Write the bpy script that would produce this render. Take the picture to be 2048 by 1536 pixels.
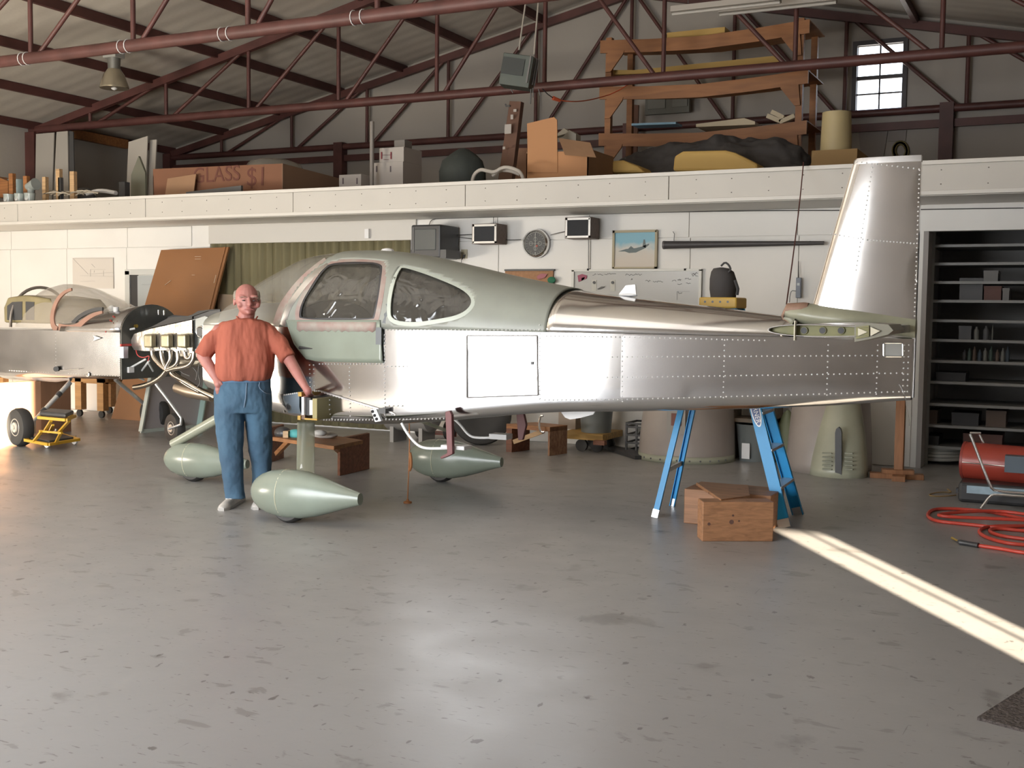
import bpy, bmesh, math, random
import numpy as np
from mathutils import Vector, Matrix
for _o in list(bpy.data.objects): bpy.data.objects.remove(_o)
SC = bpy.context.scene
COL = SC.collection
random.seed(7)
rnd = random.Random(11)
# ---------------------------------------------------------------- camera
def _rot(yaw, pitch, roll):
    cy, sy = math.cos(yaw), math.sin(yaw)
    f = np.array([-sy, cy, 0.]); r = np.array([cy, sy, 0.]); u = np.array([0, 0, 1.])
    f2 = f*math.cos(pitch)-u*math.sin(pitch); u2 = u*math.cos(pitch)+f*math.sin(pitch)
    r3 = r*math.cos(roll)+u2*math.sin(roll); u3 = u2*math.cos(roll)-r*math.sin(roll)
    return r3, u3, f2
RR, UU, FF = _rot(math.radians(26.45), math.radians(3.75), math.radians(.70))
FL = 2268.; OO = np.array([0, 0, 1.6])
cam_d = bpy.data.cameras.new('camera'); cam = bpy.data.objects.new('camera', cam_d); COL.objects.link(cam)
cam_d.sensor_width = 36; cam_d.lens = FL/2048*36; cam_d.clip_start = .05; cam_d.clip_end = 400
cam.matrix_world = Matrix(((RR[0], UU[0], -FF[0], 0), (RR[1], UU[1], -FF[1], 0), (RR[2], UU[2], -FF[2], 1.6), (0, 0, 0, 1)))
SC.camera = cam
# ---------------------------------------------------------------- light and exposure
SKY_STRENGTH = 5.5; SUN_STRENGTH = 62.; DOOR_LIGHT = 590.; ROOF_FILL = 90.; FLOOR_FILL = 1500.
SC.view_settings.view_transform = 'Standard'; SC.view_settings.look = 'None'
SC.view_settings.gamma = 1; SC.view_settings.use_curve_mapping = False; SC.view_settings.exposure = 0.08
W = bpy.data.worlds.new('world'); SC.world = W; W.use_nodes = True
nt = W.node_tree; nt.nodes.clear()
wo = nt.nodes.new('ShaderNodeOutputWorld'); bg = nt.nodes.new('ShaderNodeBackground')
tc = nt.nodes.new('ShaderNodeTexCoord'); sx = nt.nodes.new('ShaderNodeSeparateXYZ'); rp = nt.nodes.new('ShaderNodeValToRGB')
nt.links.new(tc.outputs['Generated'], sx.inputs[0]); nt.links.new(sx.outputs['Z'], rp.inputs[0])
rp.color_ramp.elements[0].position = 0.0; rp.color_ramp.elements[0].color = (1.0, .93, .84, 1)
rp.color_ramp.elements[1].position = .7; rp.color_ramp.elements[1].color = (.34, .52, .86, 1)
e_ = rp.color_ramp.elements.new(.12); e_.color = (.86, .93, 1.0, 1)
nt.links.new(rp.outputs[0], bg.inputs[0]); bg.inputs[1].default_value = SKY_STRENGTH
nt.links.new(bg.outputs[0], wo.inputs[0])
def lamp(name, kind, loc, direction, energy, color, **kw):
    d = bpy.data.lights.new(name, kind); d.energy = energy; d.color = color
    for k, v in kw.items(): setattr(d, k, v)
    o = bpy.data.objects.new(name, d); COL.objects.link(o); o.location = loc
    o.rotation_euler = Vector(direction).to_track_quat('-Z', 'Y').to_euler(); return o
lamp('sun', 'SUN', (0, -8, 8), (-.565, .825, -.205), SUN_STRENGTH, (1.0, .84, .64), angle=math.radians(.35))
lamp('door_daylight', 'AREA', (-6.33, -.95, 1.78), (0, 1, .04), DOOR_LIGHT, (.97, .985, 1.0), shape='RECTANGLE', size=4.85, size_y=3.4)
lamp('floor_fill', 'AREA', (-13.9, 1.9, .06), (.1, .75, 1), FLOOR_FILL, (1.0, .91, .78), shape='RECTANGLE', size=2.8, size_y=3.0)  # added upward fill lamp that brightens the ceiling, not a real source
lamp('roof_fill', 'AREA', (-6.5, 3.0, 5.9), (0, .2, -1), ROOF_FILL, (1.0, .95, .9), shape='RECTANGLE', size=10., size_y=5.)  # added overhead fill lamp; this roof has no skylight
SC.cycles.use_denoising = True
SC.cycles.max_bounces = 9; SC.cycles.diffuse_bounces = 5; SC.cycles.glossy_bounces = 5; SC.cycles.transmission_bounces = 6; SC.cycles.transparent_max_bounces = 12
SC.cycles.caustics_reflective = False; SC.cycles.caustics_refractive = False
SC.cycles.sample_clamp_indirect = 6.0
# ---------------------------------------------------------------- pixel rays
def ray(x, y): return (x-1024)*RR-(y-768)*UU+FL*FF
def _on(x, y, i, c):
    d = ray(x, y); return OO+d*((c-OO[i])/d[i])
def Zp(x, y, z=0.): return _on(x, y, 2, z)
def Yp(x, y, c): return _on(x, y, 1, c)
def Xp(x, y, c): return _on(x, y, 0, c)
# ---------------------------------------------------------------- materials
MATS = {}
def M(name, col, rough=.5, metal=0., bump=0., bscale=40., var=0., vscale=4., stretch=(1, 1, 1), alpha=1., trans=0., coat=0., emit=0., spec=.5, col2=None, aniso=0.):
    if name in MATS: return MATS[name]
    m = bpy.data.materials.new(name); MATS[name] = m; m.use_nodes = True
    n = m.node_tree.nodes; L = m.node_tree.links; b = n['Principled BSDF']
    b.inputs['Base Color'].default_value = (*col, 1); b.inputs['Roughness'].default_value = rough
    b.inputs['Metallic'].default_value = metal; b.inputs['Alpha'].default_value = alpha
    b.inputs['Transmission Weight'].default_value = trans; b.inputs['Coat Weight'].default_value = coat
    b.inputs['Specular IOR Level'].default_value = spec
    if emit: b.inputs['Emission Color'].default_value = (*col, 1); b.inputs['Emission Strength'].default_value = emit
    t = n.new('ShaderNodeTexCoord'); mp = n.new('ShaderNodeMapping'); mp.inputs['Scale'].default_value = stretch
    L.new(t.outputs['Object'], mp.inputs[0])
    if var:
        z = n.new('ShaderNodeTexNoise'); z.inputs['Scale'].default_value = vscale; z.inputs['Detail'].default_value = 5
        L.new(mp.outputs[0], z.inputs['Vector'])
        r = n.new('ShaderNodeValToRGB'); r.color_ramp.elements[0].position = .35; r.color_ramp.elements[1].position = .68
        c2 = col2 or tuple(c*(1-var) for c in col)
        r.color_ramp.elements[0].color = (*c2, 1); r.color_ramp.elements[1].color = (*col, 1)
        L.new(z.outputs['Fac'], r.inputs[0]); L.new(r.outputs[0], b.inputs['Base Color'])
    if bump:
        z = n.new('ShaderNodeTexNoise'); z.inputs['Scale'].default_value = bscale; z.inputs['Detail'].default_value = 3
        L.new(mp.outputs[0], z.inputs['Vector'])
        k = n.new('ShaderNodeBump'); k.inputs['Strength'].default_value = bump; k.inputs['Distance'].default_value = .02
        L.new(z.outputs['Fac'], k.inputs['Height']); L.new(k.outputs[0], b.inputs['Normal'])
    return m
def wood(name, col, dark=.55, scale=(1, 18, 18), rough=.55, knots=False):
    if name in MATS: return MATS[name]
    m = M(name, col, rough); n = m.node_tree.nodes; L = m.node_tree.links; b = n['Principled BSDF']
    t = n.new('ShaderNodeTexCoord'); mp = n.new('ShaderNodeMapping'); mp.inputs['Scale'].default_value = scale
    L.new(t.outputs['Object'], mp.inputs[0])
    z = n.new('ShaderNodeTexNoise'); z.inputs['Scale'].default_value = 1.6; z.inputs['Detail'].default_value = 6; z.inputs['Distortion'].default_value = .6
    L.new(mp.outputs[0], z.inputs[0]); r = n.new('ShaderNodeValToRGB')
    r.color_ramp.elements[0].position = .3; r.color_ramp.elements[1].position = .65
    r.color_ramp.elements[0].color = (*[c*dark for c in col], 1); r.color_ramp.elements[1].color = (*col, 1)
    L.new(z.outputs['Fac'], r.inputs[0]); out = r.outputs[0]
    if knots:
        v = n.new('ShaderNodeTexVoronoi'); v.inputs['Scale'].default_value = 5.
        mp2 = n.new('ShaderNodeMapping'); mp2.inputs['Scale'].default_value = (1, 1, 1.6); L.new(t.outputs['Object'], mp2.inputs[0]); L.new(mp2.outputs[0], v.inputs['Vector'])
        r2 = n.new('ShaderNodeValToRGB'); r2.color_ramp.elements[0].position = .04; r2.color_ramp.elements[1].position = .12
        r2.color_ramp.elements[0].color = (.25, .18, .14, 1); r2.color_ramp.elements[1].color = (1, 1, 1, 1)
        L.new(v.outputs['Distance'], r2.inputs[0]); mx = n.new('ShaderNodeMix'); mx.data_type = 'RGBA'; mx.blend_type = 'MULTIPLY'; mx.inputs[0].default_value = 1
        L.new(out, mx.inputs[6]); L.new(r2.outputs[0], mx.inputs[7]); out = mx.outputs[2]
    L.new(out, b.inputs['Base Color'])
    k = n.new('ShaderNodeBump'); k.inputs['Strength'].default_value = .12; k.inputs['Distance'].default_value = .01
    L.new(z.outputs['Fac'], k.inputs['Height']); L.new(k.outputs[0], b.inputs['Normal'])
    return m
alu = M('polished_aluminium', (.86, .85, .84), .13, 1., bump=.05, bscale=3.2, var=.10, vscale=2.2)
alu_flat = M('rear_skin_aluminium', (.84, .83, .83), .17, 1., bump=.045, bscale=2.6, var=.14, vscale=2.6)
alu_dull = M('dull_aluminium', (.62, .61, .60), .32, 1., bump=.05, bscale=9, var=.2)
chrome = M('chrome', (.82, .82, .82), .12, 1.)
fib = M('fibreglass_green', (.245, .285, .235), .24, 0., var=.16, vscale=2.5, col2=(.21, .235, .19))
fib_grey = M('fibreglass_grey', (.29, .31, .27), .38, 0., var=.16, vscale=3, col2=(.25, .26, .23))
fib_tail = M('fibreglass_olive', (.33, .33, .24), .35, 0., var=.2, vscale=5)
filler = M('pink_filler', (.30, .19, .17), .6, var=.4, vscale=9, col2=(.34, .31, .27))
wpaint = M('white_wall_paint', (.79, .78, .75), .55, bump=.03, bscale=30, var=.05, vscale=1.3)
wtrim = M('white_trim_paint', (.60, .58, .54), .5, bump=.02)
fpaint = M('fascia_paint', (.52, .50, .46), .55, var=.06, vscale=1.3)
steel_red = M('red_primer_steel', (.115, .042, .036), .5, var=.35, vscale=3)
rub = M('black_rubber', (.04, .038, .036), .65)
blackp = M('black_plastic', (.04, .04, .042), .38)
darkg = M('dark_grey', (.085, .085, .085), .5)
whitep = M('white_plastic', (.78, .78, .78), .3)
glassm = M('clear_canopy', (.34, .33, .30), .05, alpha=.36, spec=.8)
yellowp = M('yellow_enamel', (.62, .36, .02), .35)
primer = M('yellow_green_primer', (.25, .24, .10), .5, var=.25, vscale=8)
orangew = wood('orange_stained_wood', (.36, .15, .05))
lightw = wood('light_pine', (.55, .36, .19), .7)
cardb = M('cardboard', (.31, .18, .10), .8, var=.12, vscale=3)
brownp = M('brown_board', (.27, .12, .045), .5, var=.08, vscale=2, coat=.2)
cloth_dk = M('dark_cloth', (.055, .05, .048), .9, bump=.4, bscale=8)
# film wrinkles on the panes
def film_mat():
    m = M('film_covered_pane', (.055, .052, .045), .10, alpha=.84, spec=.8); n = m.node_tree.nodes; L = m.node_tree.links; b = n['Principled BSDF']
    t = n.new('ShaderNodeTexCoord'); mp = n.new('ShaderNodeMapping'); mp.inputs['Scale'].default_value = (1, 1, 1); mp.inputs['Rotation'].default_value = (0, .5, 0); L.new(t.outputs['Object'], mp.inputs[0])
    z = n.new('ShaderNodeTexNoise'); z.inputs['Scale'].default_value = 5; z.inputs['Detail'].default_value = 2; z.inputs['Distortion'].default_value = 2.2; L.new(mp.outputs[0], z.inputs[0])
    try: z.noise_type = 'RIDGED_MULTIFRACTAL'
    except Exception: pass
    k = n.new('ShaderNodeBump'); k.inputs['Strength'].default_value = .55; k.inputs['Distance'].default_value = .03
    L.new(z.outputs['Fac'], k.inputs['Height']); L.new(k.outputs[0], b.inputs['Normal']); return m
film = film_mat()
def floor_mat():
    m = M('painted_concrete', (.28, .27, .255), .3, spec=.5); n = m.node_tree.nodes; L = m.node_tree.links; b = n['Principled BSDF']
    t = n.new('ShaderNodeTexCoord')
    def noise(s, d=5, st=(1, 1, 1), rot=0., dist=0.):
        mp = n.new('ShaderNodeMapping'); mp.inputs['Scale'].default_value = st; mp.inputs['Rotation'].default_value = (0, 0, rot); L.new(t.outputs['Object'], mp.inputs[0])
        z = n.new('ShaderNodeTexNoise'); z.inputs['Scale'].default_value = s; z.inputs['Detail'].default_value = d; z.inputs['Distortion'].default_value = dist; L.new(mp.outputs[0], z.inputs[0]); return z.outputs['Fac']
    def ramp(f, a, c, c0, c1):
        r = n.new('ShaderNodeValToRGB'); r.color_ramp.elements[0].position = a; r.color_ramp.elements[1].position = c
        r.color_ramp.elements[0].color = (*c0, 1); r.color_ramp.elements[1].color = (*c1, 1); L.new(f, r.inputs[0]); return r.outputs[0]
    def mul(a, c):
        x = n.new('ShaderNodeMix'); x.data_type = 'RGBA'; x.blend_type = 'MULTIPLY'; x.inputs[0].default_value = 1; L.new(a, x.inputs[6]); L.new(c, x.inputs[7]); return x.outputs[2]
    base = ramp(noise(.55, 6), .3, .7, (.305, .298, .292), (.340, .335, .330))
    patches = ramp(noise(1.7, 8, dist=.3), .30, .34, (.72, .71, .70), (1, 1, 1))
    specks = ramp(noise(15, 6, (1, .6, 1), .6), .30, .33, (.5, .48, .47), (1, 1, 1))
    scf = ramp(noise(13, 5, (1, 3.2, 1), -.46), .315, .35, (.60, .58, .56), (1, 1, 1)); blot = ramp(noise(4.5, 7, (1, 1.7, 1), -.4, .4), .33, .365, (.76, .75, .735), (1, 1, 1))
    scr = ramp(noise(5, 2, (1, 14, 1), 1.1, .5), .235, .26, (.66, .64, .62), (1, 1, 1))
    scr2 = ramp(noise(5, 2, (14, 1, 1), .3, .5), .235, .26, (.66, .64, .62), (1, 1, 1))
    L.new(mul(mul(mul(mul(mul(mul(base, patches), specks), scr), scr2), scf), blot), b.inputs['Base Color'])
    rr = ramp(noise(3., 5), .3, .7, (.30,)*3, (.42,)*3); L.new(rr, b.inputs['Roughness'])
    k = n.new('ShaderNodeBump'); k.inputs['Strength'].default_value = .05; k.inputs['Distance'].default_value = .01; L.new(noise(22, 3), k.inputs['Height']); L.new(k.outputs[0], b.inputs['Normal'])
    return m
def quilt_mat(name, col, axis, per):
    m = M(name, col, .6); n = m.node_tree.nodes; L = m.node_tree.links; b = n['Principled BSDF']
    t = n.new('ShaderNodeTexCoord')
    w = n.new('ShaderNodeTexWave'); w.bands_direction = axis; w.inputs['Scale'].default_value = per; w.inputs['Distortion'].default_value = 1.2; w.inputs['Detail'].default_value = 2; w.inputs['Detail Scale'].default_value = .6
    v = n.new('ShaderNodeTexVoronoi'); v.inputs['Scale'].default_value = 14; L.new(t.outputs['Object'], w.inputs[0]); L.new(t.outputs['Object'], v.inputs[0])
    a = n.new('ShaderNodeMath'); a.operation = 'MULTIPLY_ADD'; L.new(v.outputs['Distance'], a.inputs[0]); a.inputs[1].default_value = .25; L.new(w.outputs['Fac'], a.inputs[2])
    k = n.new('ShaderNodeBump'); k.inputs['Strength'].default_value = .22; k.inputs['Distance'].default_value = .02
    L.new(a.outputs[0], k.inputs['Height']); L.new(k.outputs[0], b.inputs['Normal']); return m
# ---------------------------------------------------------------- mesh builder
class MB:
    def __init__(s): s.v = []; s.f = []
    def add(s, vs, fs):
        o = len(s.v); s.v += [tuple(map(float, p)) for p in vs]; s.f += [tuple(i+o for i in f) for f in fs]; return s
    def box(s, x0, x1, y0, y1, z0, z1):
        return s.add([(x0, y0, z0), (x1, y0, z0), (x1, y1, z0), (x0, y1, z0), (x0, y0, z1), (x1, y0, z1), (x1, y1, z1), (x0, y1, z1)],
                     [(0, 3, 2, 1), (4, 5, 6, 7), (0, 1, 5, 4), (1, 2, 6, 5), (2, 3, 7, 6), (3, 0, 4, 7)])
    def ob(s, c, size, rz=0., rx=0., ry=0.):
        R = Matrix.Rotation(rz, 3, 'Z') @ Matrix.Rotation(ry, 3, 'Y') @ Matrix.Rotation(rx, 3, 'X'); a, b, d = [q/2 for q in size]
        P = [R @ Vector(p) + Vector(c) for p in ((-a, -b, -d), (a, -b, -d), (a, b, -d), (-a, b, -d), (-a, -b, d), (a, -b, d), (a, b, d), (-a, b, d))]
        return s.add(P, [(0, 3, 2, 1), (4, 5, 6, 7), (0, 1, 5, 4), (1, 2, 6, 5), (2, 3, 7, 6), (3, 0, 4, 7)])
    def prism(s, pts, ext):
        n = len(pts); e = np.array(ext, float); A = [np.array(p, float) for p in pts]
        return s.add(A+[p+e for p in A], [tuple(range(n-1, -1, -1)), tuple(range(n, 2*n))]+[(i, (i+1) % n, (i+1) % n+n, i+n) for i in range(n)])
    def bar(s, p0, p1, w, h=None, up=(0, 0, 1)):
        h = h or w; p0 = Vector(p0); p1 = Vector(p1); d = (p1-p0).normalized(); u = Vector(up)
        if abs(d.dot(u)) > .98: u = Vector((0, 1, 0))
        sd = d.cross(u).normalized()*w/2; u = sd.cross(d).normalized()*h/2
        P = [p0-sd-u, p0+sd-u, p0+sd+u, p0-sd+u]; Q = [p+(p1-p0) for p in P]
        return s.add(P+Q, [(0, 3, 2, 1), (4, 5, 6, 7), (0, 1, 5, 4), (1, 2, 6, 5), (2, 3, 7, 6), (3, 0, 4, 7)])
    def loft(s, rings, cap=True):
        n = len(rings[0]); o = len(s.v)
        for r in rings: s.v += [tuple(map(float, p)) for p in r]
        for k in range(len(rings)-1):
            for i in range(n): s.f.append((o+k*n+i, o+k*n+(i+1) % n, o+(k+1)*n+(i+1) % n, o+(k+1)*n+i))
        if cap: s.f.append(tuple(o+i for i in range(n-1, -1, -1))); s.f.append(tuple(o+(len(rings)-1)*n+i for i in range(n)))
        return s
    def grid(s, rows):
        n = len(rows[0]); o = len(s.v)
        for r in rows: s.v += [tuple(map(float, p)) for p in r]
        for k in range(len(rows)-1):
            for i in range(n-1): s.f.append((o+k*n+i, o+k*n+i+1, o+(k+1)*n+i+1, o+(k+1)*n+i))
        return s
    def tube(s, pts, r, seg=10, closed=False, smooth=0):
        P = [Vector(tuple(map(float, p))) for p in pts]
        for _ in range(smooth):
            Q = [P[0]]
            for a, b in zip(P, P[1:]): Q += [a*.75+b*.25, a*.25+b*.75]
            P = Q+[P[-1]]
        rs = r if isinstance(r, (list, tuple)) else [r]*len(P)
        if len(rs) != len(P): rs = [rs[min(int(i*len(rs)/len(P)), len(rs)-1)] for i in range(len(P))]
        rings = []; prev = None
        for i, p in enumerate(P):
            a = P[i-1] if (i or closed) else p; b = P[(i+1) % len(P)] if (i < len(P)-1 or closed) else p
            t = (b-a).normalized() if (b-a).length > 1e-9 else Vector((0, 0, 1))
            u = prev - t*prev.dot(t) if prev else (Vector((0, 0, 1)) if abs(t.z) < .9 else Vector((1, 0, 0)))
            u = (u-t*u.dot(t)).normalized(); prev = u; w = t.cross(u)
            rings.append([p+(u*math.cos(k*2*math.pi/seg)+w*math.sin(k*2*math.pi/seg))*rs[i] for k in range(seg)])
        if closed: rings.append(rings[0]); return s.loft(rings, False)
        return s.loft(rings)
    def cyl(s, p0, p1, r0, r1=None, seg=20): return s.tube([p0, p1], [r0, r0 if r1 is None else r1], seg)
    def ell(s, c, r, seg=16, rings=10, rot=None):
        c = Vector(tuple(map(float, c))); R = rot or Matrix.Identity(3); rg = []
        for i in range(rings+1):
            a = math.pi*(i+.02*(i == 0)-.02*(i == rings))/rings
            rg.append([c+R @ Vector((r[0]*math.sin(a)*math.cos(k*2*math.pi/seg), r[1]*math.sin(a)*math.sin(k*2*math.pi/seg), -r[2]*math.cos(a))) for k in range(seg)])
        return s.loft(rg)
    def lathe(s, c, prof, axis=(0, 0, 1), seg=24, cap=True):
        ax = Vector(axis).normalized(); u = Vector((1, 0, 0)) if abs(ax.x) < .9 else Vector((0, 0, 1)); u = (u-ax*u.dot(ax)).normalized(); w = ax.cross(u); c = Vector(tuple(map(float, c)))
        return s.loft([[c+ax*h+(u*math.cos(k*2*math.pi/seg)+w*math.sin(k*2*math.pi/seg))*max(r, 1e-4) for k in range(seg)] for r, h in prof], cap)
def rootloc(p):
    if p is None: return Vector((0, 0, 0))
    l = Vector(p.location); 
    return l + rootloc(p.parent) if p.parent else l
def build(mb, name, mat, parent=None, smooth=False, bevel=0., label=None, sub=0, solid=0.):
    off = rootloc(parent); me = bpy.data.meshes.new(name)
    me.from_pydata([(v[0]-off.x, v[1]-off.y, v[2]-off.z) for v in mb.v], [], mb.f); me.validate(); me.update()
    bm = bmesh.new(); bm.from_mesh(me)
    if smooth: bmesh.ops.remove_doubles(bm, verts=bm.verts, dist=1e-6)
    bmesh.ops.recalc_face_normals(bm, faces=bm.faces); bm.to_mesh(me); bm.free()
    me.materials.append(mat)
    if smooth: 
        for p in me.polygons: p.use_smooth = True
        me.set_sharp_from_angle(angle=math.radians(42))
    o = bpy.data.objects.new(name, me); COL.objects.link(o)
    if parent: o.parent = parent
    if bevel: b = o.modifiers.new('b', 'BEVEL'); b.width = bevel; b.segments = 2; b.limit_method = 'ANGLE'; b.angle_limit = .7
    if solid: q = o.modifiers.new('s', 'SOLIDIFY'); q.thickness = solid; q.offset = 0
    if sub: q = o.modifiers.new('u', 'SUBSURF'); q.levels = sub; q.render_levels = sub
    if label: o['label'] = label
    return o
def thing(name, label, cat, loc=(0, 0, 0), group=None):
    o = bpy.data.objects.new(name, None); COL.objects.link(o); o.location = [float(q) for q in loc]; o.empty_display_size = .1
    o['label'] = label; o['category'] = cat
    if group: o['group'] = group
    return o
def tag(o, label, cat, group=None):
    o['label'] = label; o['category'] = cat
    if group: o['group'] = group
    return o
def struct(name, mb, mat, parent=None, **k):
    o = build(mb, name, mat, parent, **k)
    if not parent: o['kind'] = 'structure'
    return o
def stuff(o): o['kind'] = 'stuff'; return o
def one(name, label, cat, mb, mat, group=None, **k): return tag(build(mb, name, mat, **k), label, cat, group)
def text(body, loc, size, right, up, mat, parent, name='lettering', depth=.0008):
    c = bpy.data.curves.new(name, 'FONT'); c.body = body; c.size = size; c.extrude = depth; c.align_x = 'CENTER'; c.align_y = 'CENTER'; c.materials.append(mat)
    o = bpy.data.objects.new(name, c); COL.objects.link(o); r = Vector(right).normalized(); u = Vector(up).normalized(); nn = r.cross(u)
    o.parent = parent; off = rootloc(parent); l = Vector(tuple(map(float, loc)))-off
    bpy.context.view_layer.update(); me = bpy.data.meshes.new_from_object(o.evaluated_get(bpy.context.evaluated_depsgraph_get())); bpy.data.objects.remove(o)
    o = bpy.data.objects.new(name, me); COL.objects.link(o); o.parent = parent
    if not me.materials: me.materials.append(mat)
    o.matrix_local = Matrix(((r.x, u.x, nn.x, l.x), (r.y, u.y, nn.y, l.y), (r.z, u.z, nn.z, l.z), (0, 0, 0, 1))); return o
def interp(tab, x):
    return float(np.interp(x, [t[0] for t in tab], [t[1] for t in tab]))
def smooth_interp(tab, x):
    xs = [t[0] for t in tab]; ys = [t[1] for t in tab]
    if x <= xs[0]: return ys[0]
    if x >= xs[-1]: return ys[-1]
    i = max(j for j in range(len(xs)-1) if xs[j] <= x); h = xs[i+1]-xs[i]; t = (x-xs[i])/h
    def sl(j):
        if j == 0: return (ys[1]-ys[0])/(xs[1]-xs[0])
        if j == len(xs)-1: return (ys[-1]-ys[-2])/(xs[-1]-xs[-2])
        return (ys[j+1]-ys[j-1])/(xs[j+1]-xs[j-1])
    a, b = sl(i)*h, sl(i+1)*h
    return (2*t**3-3*t*t+1)*ys[i]+(t**3-2*t*t+t)*a+(-2*t**3+3*t*t)*ys[i+1]+(t**3-t*t)*b
# ================================================================ the building
XL, XR, YF, YG, YW, XE = -17.5, 6.0, -1.0, 18.6, 12.45, -1.46
EH, RX, RZ = 4.9, -7.0, 7.15
SL = (RZ-EH)/(RX-XL)
def roofz(x): return EH+SL*(x-XL) if x < RX else RZ-SL*(x-RX)
quilt_r = quilt_mat('roof_insulation', (.58, .54, .475), 'Y', .9)
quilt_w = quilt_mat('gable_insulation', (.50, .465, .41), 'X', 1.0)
struct('floor', MB().box(XL, XR, YF, YG, -.12, 0), floor_mat())
apron = M('apron_concrete', (.42, .39, .35), .8, var=.1)
struct('ground', MB().box(-60, 50, -60, YF, -.14, -.01), apron)
b = MB(); b.prism([(XL, YF, roofz(XL)), (RX, YF, RZ), (RX, YF, RZ+.1), (XL, YF, roofz(XL)+.1)], (0, YG-YF, 0)); b.prism([(RX, YF, RZ), (XR, YF, roofz(XR)), (XR, YF, roofz(XR)+.1), (RX, YF, RZ+.1)], (0, YG-YF, 0))
struct('ceiling', b, quilt_r)
struct('wall_left', MB().box(XL-.12, XL, YF, YG, 0, EH), quilt_w)
struct('wall_right', MB().box(XR, XR+.12, YF, YG, 0, roofz(XR)), quilt_w)
# gable wall with the window hole
WX0, WZ1 = [float(q) for q in Yp(1716, 93, YG)[[0, 2]]]; WX1, WZ0 = [float(q) for q in Yp(1803, 216, YG)[[0, 2]]]
b = MB(); b.box(XL, WX0, YG, YG+.1, 0, EH); b.prism([(WX1, YG, 0), (XR, YG, 0), (XR, YG, roofz(XR)), (WX1, YG, roofz(WX1))], (0, .1, 0)); b.box(WX0, WX1, YG, YG+.1, 0, WZ0)
b.prism([(XL, YG, EH), (WX0, YG, EH), (WX0, YG, roofz(WX0)), (RX, YG, RZ), (XL, YG, EH)][:4], (0, .1, 0))
b.prism([(WX0, YG, WZ1), (WX1, YG, WZ1), (WX1, YG, roofz(WX1)), (WX0, YG, roofz(WX0))], (0, .1, 0))
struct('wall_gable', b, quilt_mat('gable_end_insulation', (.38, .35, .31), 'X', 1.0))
wf = M('window_frame_dark', (.06, .055, .06), .5)
b = MB(); t = .07
b.box(WX0-t, WX0, YG-.05, YG+.06, WZ0-t, WZ1+t); b.box(WX1, WX1+t, YG-.05, YG+.06, WZ0-t, WZ1+t); b.box(WX0, WX1, YG-.05, YG+.06, WZ0-t, WZ0); b.box(WX0, WX1, YG-.05, YG+.06, WZ1, WZ1+t)
win = struct('window_1', b, wf)
zm = (WZ0+WZ1)/2; b = MB().box(WX0, WX1, YG, YG+.05, zm-.03, zm+.03); b.box((WX0+WX1)/2-.012, (WX0+WX1)/2+.012, YG+.01, YG+.04, WZ0, WZ1)
for zz in ((WZ0+zm)/2, (WZ1+zm)/2): b.box(WX0, WX1, YG+.01, YG+.04, zz-.012, zz+.012)
build(b, 'window_frame', wf, win)
pane_g = M('window_glass', (.95, .97, 1), .02, trans=1., alpha=.35)
for i in (0, 1):
    for j in range(4):
        a0 = WX0+(WX1-WX0)*i/2; z0 = WZ0+(WZ1-WZ0)*j/4
        build(MB().box(a0+.014, a0+(WX1-WX0)/2-.014, YG+.02, YG+.026, z0+.014, z0+(WZ1-WZ0)/4-.014), 'pane', pane_g, win)
# front wall with the open hangar door and the narrow gap
DX0, DX1, DH, GX0, GX1, GH = -8.76, -3.9, 3.5, 4.42, 4.88, 2.34
fw = M('front_wall_grey', (.60, .58, .57), .6, var=.2, vscale=1.5)
b = MB(); b.box(XL, DX0, YF-.12, YF, 0, EH); b.box(DX1, GX0, YF-.12, YF, 0, EH-.3); b.box(GX1, XR, YF-.12, YF, 0, roofz(XR)); b.box(DX0, DX1, YF-.12, YF, DH, EH); b.box(GX0, GX1, YF-.12, YF, GH, EH-.4)
b.prism([(XL, YF-.12, EH), (DX1, YF-.12, EH), (DX1, YF-.12, EH-.3), (XR, YF-.12, roofz(XR)-.45), (XR, YF-.12, roofz(XR)), (RX, YF-.12, RZ)], (0, .12, 0))
struct('wall_front', b, fw)
struct('gap_shadow_bar', MB().box(4.715, 4.73, YF-.1, YF-.07, 0, GH), steel_red)  # unseen bar added in the gap to cast a dark line along the streak
# -- lower back wall, in painted panels
wl = struct('wall_back', MB().box(XL, XE, YW+.02, YW+.12, 0, 2.95), wpaint)
seams = [XL, -16.2, -14.98, -13.76, -12.54]
CX0, CX1 = -10.96, -7.67
def wpanel(x0, x1, z0, z1): build(MB().box(x0+.004, x1-.004, YW, YW+.03, z0+.004, z1-.004), 'panel', wpaint, wl, bevel=.003)
for x0, x1 in zip(seams, seams[1:]): wpanel(x0, x1, 0, 2.44)
DRX0, DRX1 = -12.47, -11.56
wpanel(-12.54, CX0, 2.08, 2.44); wpanel(DRX1+.02, CX0, 0, 2.08)
for x in (-7.62, -6.40, -5.18, -3.96, -2.74): wpanel(x, min(x+1.22, XE), 0, 2.44)
for x in np.arange(-17.4, -1.6, 1.22):
    if not (CX0-1 < x < CX1): wpanel(x, min(x+1.22, XE), 2.44, 2.73)
build(MB().box(CX0, CX1+.1, YW-.03, YW+.02, 2.47, 2.73), 'header_board', wtrim, wl, bevel=.004)
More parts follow.
